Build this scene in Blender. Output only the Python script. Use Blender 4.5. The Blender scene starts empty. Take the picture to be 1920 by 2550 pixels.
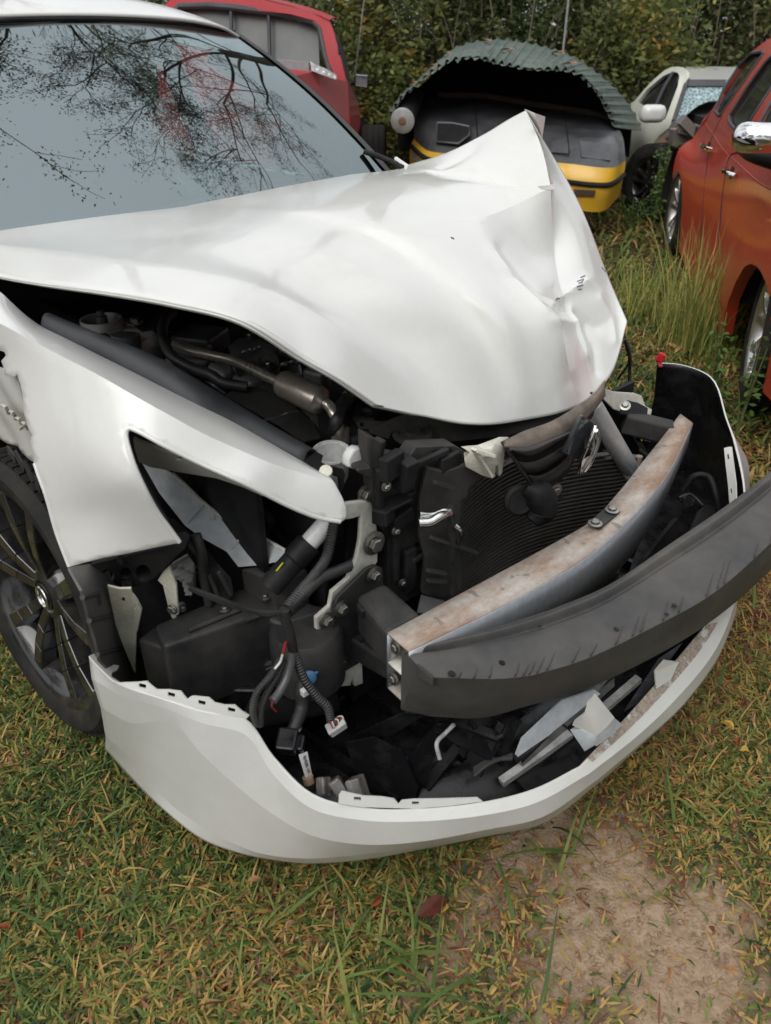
import bpy, bmesh, math, random
import numpy as np
from mathutils import Vector, Matrix, geometry
random.seed(7); RNG = np.random.default_rng(7)
scene = bpy.context.scene
COL = scene.collection
rad = math.radians

# ---------------------------------------------------------------- camera
CAM_H = 1.394; PITCH = rad(32.242)
LENS_PX = 1888.3; CX, CY = 960.0, 1275.0           # photograph is 1920 x 2550
cam_d = bpy.data.cameras.new('camera'); cam = bpy.data.objects.new('camera', cam_d); COL.objects.link(cam)
cam.location = (0, 0, CAM_H); cam.rotation_euler = (math.pi / 2 - PITCH, 0, 0)
cam_d.sensor_fit = 'HORIZONTAL'; cam_d.sensor_width = 36.0; cam_d.lens = 36.0 * LENS_PX / 1920.0
cam_d.clip_start = 0.05; cam_d.clip_end = 2000
cam_d.dof.use_dof = True; cam_d.dof.focus_distance = 1.75; cam_d.dof.aperture_fstop = 7.0
scene.camera = cam

# ---------------------------------------------------------------- sky and sun (overcast)
SUN_EL = rad(46); SUN_DIR = Vector((-.62 * math.cos(SUN_EL), -.785 * math.cos(SUN_EL), math.sin(SUN_EL)))   # veiled sun behind the photographer's left shoulder
SUN_AZ = math.atan2(SUN_DIR.x, SUN_DIR.y)
world = bpy.data.worlds.new('World'); scene.world = world; world.use_nodes = True
wn = world.node_tree.nodes; wl = world.node_tree.links; wn.clear()
w_out = wn.new('ShaderNodeOutputWorld'); w_bg = wn.new('ShaderNodeBackground'); w_sky = wn.new('ShaderNodeTexSky')
w_sky.sky_type = 'NISHITA'; w_sky.sun_disc = False; w_sky.sun_elevation = SUN_EL; w_sky.sun_rotation = SUN_AZ
w_sky.air_density = 1.0; w_sky.dust_density = 6.0; w_sky.ozone_density = 1.0
w_hs = wn.new('ShaderNodeHueSaturation'); w_hs.inputs['Saturation'].default_value = 0.22
w_mix = wn.new('ShaderNodeMix'); w_mix.data_type = 'RGBA'; w_mix.inputs[0].default_value = 0.75
# closed cloud cover: brightest overhead, a third as bright at the horizon (standard overcast sky)
w_tc = wn.new('ShaderNodeTexCoord'); w_sep = wn.new('ShaderNodeSeparateXYZ'); w_mr = wn.new('ShaderNodeMapRange'); w_mr.inputs[1].default_value = 0.0; w_mr.inputs[2].default_value = 1.0; w_mr.inputs[3].default_value = 4.6; w_mr.inputs[4].default_value = 13.8
w_mul = wn.new('ShaderNodeMix'); w_mul.data_type = 'RGBA'; w_mul.blend_type = 'MULTIPLY'; w_mul.inputs[0].default_value = 1.0; w_mul.inputs[7].default_value = (.95, .985, 1.02, 1)
wl.new(w_tc.outputs['Generated'], w_sep.inputs[0]); wl.new(w_sep.outputs[2], w_mr.inputs[0]); wl.new(w_mr.outputs[0], w_mul.inputs[6]); wl.new(w_mul.outputs[2], w_mix.inputs[7])
wl.new(w_sky.outputs[0], w_hs.inputs['Color']); wl.new(w_hs.outputs[0], w_mix.inputs[6])
wl.new(w_mix.outputs[2], w_bg.inputs['Color']); wl.new(w_bg.outputs[0], w_out.inputs['Surface'])
w_bg.inputs['Strength'].default_value = 0.11
sun_d = bpy.data.lights.new('sun', 'SUN'); sun = bpy.data.objects.new('sun', sun_d); COL.objects.link(sun)
sun_d.energy = 1.3; sun_d.angle = rad(55); sun_d.color = (1.0, 0.97, 0.93)
sun.rotation_euler = SUN_DIR.to_track_quat('Z', 'Y').to_euler()
vs = scene.view_settings; vs.view_transform = 'Standard'; vs.look = 'None'; vs.gamma = 1.0; vs.exposure = 0.34; vs.use_curve_mapping = False
cy = scene.cycles; cy.max_bounces = 7; cy.diffuse_bounces = 3; cy.glossy_bounces = 4; cy.transmission_bounces = 6; cy.transparent_max_bounces = 16
cy.caustics_reflective = False; cy.caustics_refractive = False; cy.use_denoising = True; cy.sample_clamp_indirect = 6.0

# ---------------------------------------------------------------- measuring helpers
def ray(u, v):
    a = (u - CX) / LENS_PX; b = (v - CY) / LENS_PX
    return np.array([a, math.cos(PITCH) - b * math.sin(PITCH), -math.sin(PITCH) - b * math.cos(PITCH)])
CAMP = np.array([0, 0, CAM_H])

class Frame:
    """A thing's own axes (x forward, y left, z up) standing at loc on the ground."""
    def __init__(s, loc, ang):
        c, sn = math.cos(ang), math.sin(ang)
        s.R = np.array([[c, -sn, 0], [sn, c, 0], [0, 0, 1.0]]); s.O = np.array(loc, float); s.ang = ang
    def p(s, u, v, ax, val):
        """the point of the thing seen at (u, v) in the photograph that has coordinate ax = val"""
        d = s.R.T @ ray(u, v); o = s.R.T @ (CAMP - s.O); i = 'xyz'.index(ax)
        return o + d * (val - o[i]) / d[i]
    def t(s, u, v, t):
        return s.R.T @ (CAMP + ray(u, v) * t - s.O)
    def tt(s, u, v, ax, val):
        d = s.R.T @ ray(u, v); o = s.R.T @ (CAMP - s.O); i = 'xyz'.index(ax)
        return (val - o[i]) / d[i]
WORLD = Frame((0, 0, 0), 0)

# ---------------------------------------------------------------- mesh helpers
def link(o, parent=None):
    COL.objects.link(o)
    if parent is not None: o.parent = parent
    return o
def mesh_obj(name, verts, faces, mat, parent=None, smooth=True, sharp=None):
    me = bpy.data.meshes.new(name)
    me.from_pydata([tuple(map(float, v)) for v in verts], [], [tuple(map(int, f)) for f in faces]); me.validate()
    o = bpy.data.objects.new(name, me); link(o, parent)
    if mat is not None: me.materials.append(mat)
    if smooth:
        me.polygons.foreach_set('use_smooth', [True] * len(me.polygons))
        if sharp is not None: me.set_sharp_from_angle(angle=rad(sharp))
    return o
def thing(name, label, cat, loc=(0, 0, 0), ang=0.0, group=None):
    o = bpy.data.objects.new(name, None); link(o); o.location = loc; o.rotation_euler = (0, 0, ang)
    o['label'] = label; o['category'] = cat
    if group: o['group'] = group
    return o
def tag(o, label, cat, group=None, kind=None):
    if label: o['label'] = label
    if cat: o['category'] = cat
    if group: o['group'] = group
    if kind: o['kind'] = kind
    return o
def solid(o, th, off=-1.0):
    m = o.modifiers.new('solid', 'SOLIDIFY'); m.thickness = th; m.offset = off; return o
def bevel(o, w=0.004, seg=2, ang=30):
    m = o.modifiers.new('bevel', 'BEVEL'); m.width = w; m.segments = seg; m.limit_method = 'ANGLE'; m.angle_limit = rad(ang)
    o.modifiers.new('wn', 'WEIGHTED_NORMAL').keep_sharp = True
    return o

class MB:
    """collects simple shapes into ONE mesh"""
    def __init__(s): s.v = []; s.f = []
    def add(s, v, f):
        n = len(s.v); s.v += [tuple(map(float, p)) for p in v]; s.f += [tuple(i + n for i in q) for q in f]; return s
    def box(s, c, size, R=None):
        c = np.array(c, float); h = np.array(size, float) / 2
        pts = np.array([[x, y, z] for x in (-1, 1) for y in (-1, 1) for z in (-1, 1)]) * h
        if R is not None: pts = pts @ np.array(R).T
        return s.add(pts + c, [(0, 1, 3, 2), (4, 6, 7, 5), (0, 4, 5, 1), (2, 3, 7, 6), (0, 2, 6, 4), (1, 5, 7, 3)])
    def hexa(s, p):   # eight corners: four of one side, four of the other in the same order
        return s.add(p, [(3, 2, 1, 0), (4, 5, 6, 7), (0, 1, 5, 4), (1, 2, 6, 5), (2, 3, 7, 6), (3, 0, 4, 7)])
    def beam(s, a, b, w, h, up=(0, 0, 1)):
        a = np.array(a, float); b = np.array(b, float); d = b - a; d /= np.linalg.norm(d) + 1e-9
        r = np.cross(d, up); r /= np.linalg.norm(r) + 1e-9; n = np.cross(r, d)
        q = lambda c: [c - r * w / 2 - n * h / 2, c + r * w / 2 - n * h / 2, c + r * w / 2 + n * h / 2, c - r * w / 2 + n * h / 2]
        return s.hexa(q(a) + q(b))
    def prism(s, poly, vec):
        n = len(poly); vec = np.array(vec, float); a = [np.array(p, float) for p in poly]
        return s.add(a + [p + vec for p in a], [tuple(range(n))[::-1], tuple(range(n, 2 * n))] + [(i, (i + 1) % n, n + (i + 1) % n, n + i) for i in range(n)])
    def tube(s, pts, r, n=10, cap=True, smooth=True, res=6):
        P = spline(pts, res) if smooth and len(pts) > 2 else np.array(pts, float)
        rr = np.interp(np.linspace(0, 1, len(P)), np.linspace(0, 1, len(r)), r) if hasattr(r, '__len__') else np.full(len(P), r)
        T = np.gradient(P, axis=0); T /= np.linalg.norm(T, axis=1)[:, None] + 1e-9
        u = np.cross(T[0], (0, 0, 1.0))
        if np.linalg.norm(u) < 1e-3: u = np.cross(T[0], (1.0, 0, 0))
        u /= np.linalg.norm(u); ver = []
        for i in range(len(P)):
            u = u - T[i] * (u @ T[i]); u /= np.linalg.norm(u) + 1e-9; w = np.cross(T[i], u)
            for k in range(n):
                a = 2 * math.pi * k / n; ver.append(P[i] + rr[i] * (math.cos(a) * u + math.sin(a) * w))
        m = len(P); fs = [(i * n + k, i * n + (k + 1) % n, (i + 1) * n + (k + 1) % n, (i + 1) * n + k) for i in range(m - 1) for k in range(n)]
        if cap: fs += [tuple(range(n))[::-1], tuple((m - 1) * n + k for k in range(n))]
        return s.add(ver, fs)
    def lathe(s, prof, n=32, M=None, cap=False):
        """prof: (radius, along) pairs; axis = local z, then M (4x4)"""
        ver = []; m = len(prof)
        for r, z in prof:
            for k in range(n):
                a = 2 * math.pi * k / n; ver.append((r * math.cos(a), r * math.sin(a), z))
        fs = [(i * n + k, i * n + (k + 1) % n, (i + 1) * n + (k + 1) % n, (i + 1) * n + k) for i in range(m - 1) for k in range(n)]
        if cap: fs += [tuple(range(n))[::-1], tuple((m - 1) * n + k for k in range(n))]
        if M is not None: ver = [tuple(M @ Vector(p)) for p in ver]
        return s.add(ver, fs)
    def grid(s, G):
        nu, nv = len(G), len(G[0])
        return s.add([p for r in G for p in r], [(i * nv + j, (i + 1) * nv + j, (i + 1) * nv + j + 1, i * nv + j + 1) for i in range(nu - 1) for j in range(nv - 1)])
    def build(s, name, mat, parent=None, smooth=True, sharp=35):
        return mesh_obj(name, s.v, s.f, mat, parent, smooth, sharp)

def crease_lines(o, nu, nv, cols=(), rows=()):
    """hard shading edges along chosen grid lines of a grid mesh"""
    me = o.data; at = me.attributes.get('sharp_edge') or me.attributes.new('sharp_edge', 'BOOLEAN', 'EDGE')
    for e in me.edges:
        (i0, j0), (i1, j1) = divmod(e.vertices[0], nv), divmod(e.vertices[1], nv)
        if e.vertices[0] < nu * nv and e.vertices[1] < nu * nv: at.data[e.index].value = (j0 == j1 and j0 in cols) or (i0 == i1 and i0 in rows)
def axisM(p, d):
    """4x4 that puts local z along d at p"""
    q = Vector(tuple(map(float, d))).to_track_quat('Z', 'Y')
    return Matrix.Translation(Vector(tuple(map(float, p)))) @ q.to_matrix().to_4x4()

def spline(pts, res=6, crease=()):
    """Catmull-Rom through pts; the tangent breaks at crease indices"""
    P = np.array(pts, float); n = len(P); out = []
    for i in range(n - 1):
        p1, p2 = P[i], P[i + 1]
        p0 = P[i - 1] if i > 0 and i not in crease else 2 * p1 - p2
        p3 = P[i + 2] if i + 2 < n and (i + 1) not in crease else 2 * p2 - p1
        l = [max(np.linalg.norm(b - a), 1e-6) ** 0.5 for a, b in ((p0, p1), (p1, p2), (p2, p3))]
        m1 = l[1] * ((p1 - p0) / l[0] - (p2 - p0) / (l[0] + l[1]) + (p2 - p1) / l[1])
        m2 = l[1] * ((p2 - p1) / l[1] - (p3 - p1) / (l[1] + l[2]) + (p3 - p2) / l[2])
        r = res[i] if hasattr(res, '__len__') else res
        for k in range(r):
            t = k / r; out.append((2 * t**3 - 3 * t**2 + 1) * p1 + (t**3 - 2 * t**2 + t) * m1 + (-2 * t**3 + 3 * t**2) * p2 + (t**3 - t**2) * m2)
    out.append(P[-1]); return np.array(out)
def surf(net, ru=6, rv=6, cu=(), cv=()):
    """interpolating surface through a net of points; cu / cv: creased rows / columns"""
    rows = [spline(r, rv, cv[k] if isinstance(cv, list) else cv) for k, r in enumerate(net)]                 # along columns
    rows = np.array(rows); cols = [spline(rows[:, j], ru, cu) for j in range(rows.shape[1])]
    return np.transpose(np.array(cols), (1, 0, 2))
def resample(pts, n, closed=False):
    P = np.array(pts, float)
    if closed: P = np.vstack([P, P[:1]])
    d = np.concatenate([[0], np.cumsum(np.linalg.norm(np.diff(P, axis=0), axis=1))]); s = np.linspace(0, d[-1], n)
    return np.stack([np.interp(s, d, P[:, k]) for k in range(P.shape[1])], 1)

def tps(ctrl):
    """thin-plate interpolation of a value over (u, v)"""
    X = np.array([c[:2] for c in ctrl], float) / 1000; y = np.array([c[2] for c in ctrl], float); n = len(X)
    k = lambda r: np.where(r > 1e-9, r * r * np.log(r + 1e-12), 0)
    K = k(np.linalg.norm(X[:, None] - X[None], axis=2)) + np.eye(n) * 1e-6
    Pm = np.hstack([np.ones((n, 1)), X]); A = np.block([[K, Pm], [Pm.T, np.zeros((3, 3))]])
    w = np.linalg.solve(A, np.concatenate([y, np.zeros(3)]))
    def f(u, v):
        q = np.array([u, v], float) / 1000
        return float(k(np.linalg.norm(X - q, axis=1)) @ w[:n] + w[n] + w[n + 1:] @ q)
    return f
def depth_fn(fr, ctrl):
    f = tps([(u, v, 1.0 / fr.tt(u, v, ax, val)) for u, v, ax, val in ctrl])
    return lambda u, v, lift=0.0: fr.t(u, v, 1.0 / f(u, v) - lift)
def panel(fr, outline, ctrl, step=14, holes=()):
    """sheet with the given outline whose depth runs smoothly through ctrl points (u, v, axis, value); -> verts, faces in the thing's axes"""
    f = tps([(u, v, 1.0 / fr.tt(u, v, ax, val)) for u, v, ax, val in ctrl])
    pts = [Vector(p) for p in outline]; edges = [(i, (i + 1) % len(outline)) for i in range(len(outline))]
    for h in holes:
        n0 = len(pts); pts += [Vector(p) for p in h]; edges += [(n0 + i, n0 + (i + 1) % len(h)) for i in range(len(h))]
    O = np.array(outline, float); lo, hi = O.min(0), O.max(0)
    def inside(x, y, poly):
        c = False; j = len(poly) - 1
        for i in range(len(poly)):
            (xi, yi), (xj, yj) = poly[i], poly[j]
            if (yi > y) != (yj > y) and x < (xj - xi) * (y - yi) / (yj - yi) + xi: c = not c
            j = i
        return c
    def dist(x, y, poly):
        A = np.array(poly, float); B = np.roll(A, -1, 0); d = B - A; q = np.array([x, y])
        t = np.clip(((q - A) * d).sum(1) / ((d * d).sum(1) + 1e-9), 0, 1); return np.min(np.linalg.norm(A + d * t[:, None] - q, axis=1))
    row = 0; y = lo[1] + step / 2
    while y < hi[1]:
        x = lo[0] + (step / 2 if row % 2 else 0)
        while x < hi[0]:
            if inside(x, y, outline) and dist(x, y, outline) > step * .45 and all(not inside(x, y, h) and dist(x, y, h) > step * .45 for h in holes): pts.append(Vector((x, y)))
            x += step
        y += step * .87; row += 1
    vs_, es_, fs_, *_ = geometry.delaunay_2d_cdt(pts, edges, [], 0, 1e-4)
    F = []
    for q in fs_:
        cx = sum(vs_[i].x for i in q) / len(q); cyy = sum(vs_[i].y for i in q) / len(q)
        if inside(cx, cyy, outline) and not any(inside(cx, cyy, h) for h in holes): F.append(tuple(q))
    V = [fr.t(p.x, p.y, 1.0 / f(p.x, p.y)) for p in vs_]
    return V, [q[::-1] for q in F]

# ---------------------------------------------------------------- material helpers
def newmat(name):
    m = bpy.data.materials.new(name); m.use_nodes = True; n = m.node_tree.nodes; l = m.node_tree.links
    return m, n, l, n['Principled BSDF']
def ramp(n, l, src, stops):
    r = n.new('ShaderNodeValToRGB'); e = r.color_ramp.elements
    while len(e) > 1: e.remove(e[0])
    e[0].position = stops[0][0]; e[0].color = stops[0][1]
    for p, c in stops[1:]:
        x = e.new(p); x.color = c
    l.new(src, r.inputs[0]); return r.outputs[0]
def c4(c): return (c[0], c[1], c[2], 1.0)
def noise(n, l, scale, detail=4, rough=.6, coord='Object', vec=None, dist=0.0):
    t = n.new('ShaderNodeTexCoord'); x = n.new('ShaderNodeTexNoise')
    x.inputs['Scale'].default_value = scale; x.inputs['Detail'].default_value = detail; x.inputs['Roughness'].default_value = rough; x.inputs['Distortion'].default_value = dist
    if vec:
        mp = n.new('ShaderNodeMapping'); mp.inputs['Scale'].default_value = vec; l.new(t.outputs[coord], mp.inputs[0]); l.new(mp.outputs[0], x.inputs['Vector'])
    else: l.new(t.outputs[coord], x.inputs['Vector'])
    return x.outputs[0]
def mixc(n, l, fac, a, b, mode='MIX'):
    m = n.new('ShaderNodeMix'); m.data_type = 'RGBA'; m.blend_type = mode
    for sock, val in ((m.inputs[0], fac), (m.inputs[6], a), (m.inputs[7], b)):
        if isinstance(val, (int, float)): sock.default_value = val
        elif isinstance(val, tuple): sock.default_value = c4(val)
        else: l.new(val, sock)
    return m.outputs[2]
def bump(n, l, b, h, strength=.2, dist=.002):
    x = n.new('ShaderNodeBump'); x.inputs['Strength'].default_value = strength; x.inputs['Distance'].default_value = dist
    l.new(h, x.inputs['Height']); l.new(x.outputs[0], b.inputs['Normal']); return x
def surface(name, base, rough=.5, metal=0.0, dirt=None, amt=.35, scale=6, thr=.5, var=.12, bscale=0, bstr=.2, coat=0.0, rvar=.12, spots=None, spec=None, bdist=.001):
    """one surface: base colour with slight mottling, dirt patches, uneven gloss and fine relief"""
    m, n, l, b = newmat(name)
    n1 = noise(n, l, scale, 5, .62); n2 = noise(n, l, scale * 9, 3, .6)
    dark = tuple(x * (1 - var) for x in base); lite = tuple(min(1, x * (1 + var)) for x in base)
    c = ramp(n, l, n2, [(.3, c4(dark)), (.7, c4(lite))])
    if dirt:
        fac = ramp(n, l, n1, [(max(0, thr - .12), (0, 0, 0, 1)), (min(1, thr + .18), (amt, amt, amt, 1))]); c = mixc(n, l, fac, c, dirt)
    if spots:   # (scale, threshold, colour)
        s3 = noise(n, l, spots[0], 2, .5); f3 = ramp(n, l, s3, [(spots[1], (0, 0, 0, 1)), (min(1, spots[1] + .03), (.8, .8, .8, 1))]); c = mixc(n, l, f3, c, spots[2])
    l.new(c, b.inputs['Base Color'])
    r = ramp(n, l, n1, [(.3, c4((rough - rvar,) * 3)), (.7, c4((min(1, rough + rvar),) * 3))]); l.new(r, b.inputs['Roughness'])
    b.inputs['Metallic'].default_value = metal
    if spec is not None: b.inputs['Specular IOR Level'].default_value = spec
    if coat: b.inputs['Coat Weight'].default_value = coat; b.inputs['Coat Roughness'].default_value = .04
    if bscale: bump(n, l, b, noise(n, l, bscale, 4, .6), bstr, bdist)
    return m
# ---------------------------------------------------------------- materials
M = {}
def paint(name, base, dirt, amt, rough=.32, thr=.55, flake=.03, coat=.8, scratch=0.0):
    m, n, l, b = newmat(name)
    big = noise(n, l, 2.2, 5, .65); fine = noise(n, l, 60, 3, .7); spk = noise(n, l, 420, 2, .5)
    c = ramp(n, l, fine, [(.3, c4(tuple(x * (1 - flake) for x in base))), (.7, c4(base))])
    c = mixc(n, l, ramp(n, l, big, [(thr - .15, (0, 0, 0, 1)), (thr + .2, (amt, amt, amt, 1))]), c, dirt)
    c = mixc(n, l, ramp(n, l, spk, [(.735, (0, 0, 0, 1)), (.78, (.40, .40, .40, 1))]), c, tuple(x * .35 for x in dirt))
    if scratch:
        sc = noise(n, l, 16, 4, .75, vec=(1, 5, 14)); c = mixc(n, l, ramp(n, l, sc, [(.70, (0, 0, 0, 1)), (.73, (scratch, scratch, scratch, 1))]), c, (.16, .15, .14))
    l.new(c, b.inputs['Base Color'])
    l.new(ramp(n, l, fine, [(.3, c4((rough,) * 3)), (.7, c4((rough + .14,) * 3))]), b.inputs['Roughness'])
    b.inputs['Coat Weight'].default_value = coat; b.inputs['Coat IOR'].default_value = 1.5; l.new(ramp(n, l, big, [(.35, (.05, .05, .05, 1)), (.7, (.14, .14, .14, 1))]), b.inputs['Coat Roughness'])
    return m
M['white'] = paint('white_paint', (.655, .650, .625), (.46, .425, .365), .22, rough=.30, coat=.7, thr=.52)
M['white_low'] = paint('white_paint_grimy', (.575, .573, .548), (.33, .30, .25), .40, thr=.50, rough=.34, coat=.55, scratch=.5)
M['offwhite'] = surface('offwhite_plastic', (.62, .60, .51), .5, dirt=(.2, .17, .13), amt=.4, scale=14, bscale=60)
M['offwhite2'] = surface('offwhite_steel', (.58, .57, .51), .45, dirt=(.18, .16, .13), amt=.5, scale=9, thr=.52, bscale=30)
M['primer'] = surface('grey_steel', (.50, .53, .56), .45, dirt=(.3, .29, .28), amt=.35, scale=7, bscale=25)
M['crush'] = surface('dented_liner_steel', (.50, .50, .48), .45, dirt=(.22, .2, .17), amt=.5, scale=10, bscale=18, bstr=.6, bdist=.006)
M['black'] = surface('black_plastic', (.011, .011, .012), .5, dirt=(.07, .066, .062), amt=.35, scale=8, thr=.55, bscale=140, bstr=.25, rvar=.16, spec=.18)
M['black_dusty'] = surface('dusty_black_plastic', (.021, .021, .021), .55, dirt=(.095, .088, .078), amt=.5, scale=7, thr=.50, bscale=110, bstr=.3, spec=.3)
M['black_wet'] = surface('wet_black_plastic', (.008, .008, .009), .28, dirt=(.05, .05, .05), amt=.4, scale=16, thr=.6, bscale=90, bstr=.3, rvar=.2, spec=.3)
M['black_gloss'] = surface('black_gloss_trim', (.012, .012, .013), .12, rvar=.05, coat=.5)
M['seal'] = surface('rubber_seal', (.022, .024, .028), .62, dirt=(.09, .09, .095), amt=.4, scale=9, bscale=90, bstr=.2)
M['rubber'] = surface('tyre_rubber', (.012, .012, .012), .75, spec=.2, dirt=(.11, .085, .065), amt=.30, scale=9, thr=.52, bscale=70, bstr=.3, rvar=.1)
M['hose'] = surface('hose_rubber', (.014, .014, .015), .5, dirt=(.07, .065, .06), amt=.4, scale=20)
M['rim'] = surface('dark_gloss_rim', (.011, .011, .012), .17, dirt=(.10, .085, .07), amt=.35, scale=12, thr=.56, coat=.5, rvar=.08)
M['alu'] = surface('aluminium', (.62, .62, .61), .38, 1.0, dirt=(.3, .26, .21), amt=.4, scale=10, bscale=40)
M['alu_bright'] = surface('bright_tube', (.72, .72, .70), .22, 1.0, dirt=(.32, .29, .25), amt=.35, scale=20)
M['steel'] = surface('brushed_steel_pipe', (.52, .48, .42), .34, .7, dirt=(.22, .17, .12), amt=.5, scale=12)
M['cast'] = surface('cast_aluminium', (.34, .34, .345), .5, .5, dirt=(.05, .045, .04), amt=.6, scale=12, bscale=90, bstr=.4)
M['engine'] = surface('engine_dark_metal', (.10, .10, .103), .55, .3, dirt=(.02, .02, .02), amt=.6, scale=12, bscale=60, bstr=.4)
M['bolt'] = surface('zinc_bolt', (.42, .41, .38), .4, 1.0, dirt=(.15, .12, .09), amt=.5, scale=60)
M['chrome'] = surface('chrome', (.82, .82, .83), .06, 1.0, rvar=.03)
M['white_pl'] = surface('white_plastic', (.72, .73, .72), .35, dirt=(.4, .36, .3), amt=.3, scale=14)
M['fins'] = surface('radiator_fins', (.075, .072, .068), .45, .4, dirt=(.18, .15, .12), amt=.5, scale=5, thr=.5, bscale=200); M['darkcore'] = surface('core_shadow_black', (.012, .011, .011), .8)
M['wire_red'] = surface('red_wire', (.25, .015, .015), .5); M['wire_white'] = surface('white_wire', (.6, .58, .55), .5); M['wire_blue'] = surface('blue_plastic', (.03, .12, .24), .4)
M['red_clip'] = surface('red_plastic', (.55, .02, .03), .3)
M['grey_pl'] = surface('grey_connector', (.42, .42, .41), .45, dirt=(.2, .18, .16), amt=.4, scale=60)
M['lens'] = surface('clear_lens', (.17, .155, .15), .18, dirt=(.07, .06, .055), amt=.6, scale=20)
def beam_mat():
    """bare bumper beam: light oxide on metal, brown mud band, dried spots"""
    m, n, l, b = newmat('mud_stained_beam')
    a = noise(n, l, 9, 6, .7, vec=(1, .35, 1)); f = noise(n, l, 90, 4, .7); sp = noise(n, l, 38, 1, .4)
    c = ramp(n, l, f, [(.3, c4((.40, .38, .35))), (.7, c4((.52, .50, .47)))])
    c = mixc(n, l, ramp(n, l, a, [(.34, (0, 0, 0, 1)), (.56, (.95, .95, .95, 1))]), c, mixc(n, l, f, (.17, .095, .055), (.34, .225, .15)))
    c = mixc(n, l, ramp(n, l, sp, [(.68, (0, 0, 0, 1)), (.71, (.7, .7, .7, 1))]), c, (.16, .14, .12))
    l.new(c, b.inputs['Base Color']); b.inputs['Metallic'].default_value = .15; b.inputs['Roughness'].default_value = .6
    bump(n, l, b, f, .25, .001); return m
M['beam'] = beam_mat()
M['beam_face'] = surface('bare_beam_face', (.40, .42, .45), .38, .75, dirt=(.26, .26, .27), amt=.5, scale=8, bscale=50)
def glass(name, tint, rough=.0, ior=1.5, gl=(1, 1, 1)):
    m = bpy.data.materials.new(name); m.use_nodes = True; n = m.node_tree.nodes; l = m.node_tree.links; n.clear()
    o = n.new('ShaderNodeOutputMaterial'); t = n.new('ShaderNodeBsdfTransparent'); g = n.new('ShaderNodeBsdfGlossy'); x = n.new('ShaderNodeMixShader'); fr = n.new('ShaderNodeFresnel')
    t.inputs[0].default_value = c4(tint); g.inputs['Roughness'].default_value = rough; g.inputs['Color'].default_value = c4(gl); fr.inputs[0].default_value = ior
    l.new(fr.outputs[0], x.inputs[0]); l.new(t.outputs[0], x.inputs[1]); l.new(g.outputs[0], x.inputs[2]); l.new(x.outputs[0], o.inputs[0]); return m
M['screen'] = glass('windscreen_glass', (.24, .38, .36), rough=.018, ior=2.7, gl=(.84, .97, 1.0))
M['tint'] = surface('dark_tinted_glass', (.014, .015, .015), .06, rvar=.03, dirt=(.05, .05, .048), amt=.3, scale=3)
M['pale_glass'] = glass('dusty_glass', (.30, .32, .32), rough=.12, ior=1.9)

def lens_mat():
    m, n, l, b = newmat('frosted_lens'); b.inputs['Base Color'].default_value = (.55, .52, .50, 1); b.inputs['Transmission Weight'].default_value = .75; b.inputs['Roughness'].default_value = .22; b.inputs['IOR'].default_value = 1.4
    l.new(ramp(n, l, noise(n, l, 30, 4), [(.35, c4((.60, .57, .55))), (.7, c4((.30, .26, .24)))]), b.inputs['Base Color']); return m
M['lens'] = lens_mat()
# ---------------------------------------------------------------- white wrecked sedan: frame and outer panels
CAR = Frame((-1.8417, 1.3081 + 0.5526, 0), rad(-47.331))
_o = -CAR.R @ np.array([1.4748, -1.1456, 0]); CAR.O = _o
car = thing('wrecked_sedan', 'white sedan with a buckled bonnet and its torn front bumper cover hanging off', 'car', tuple(_o), CAR.ang)
cp = CAR.p
def P(*pts): return [cp(*q) for q in pts]

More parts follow.
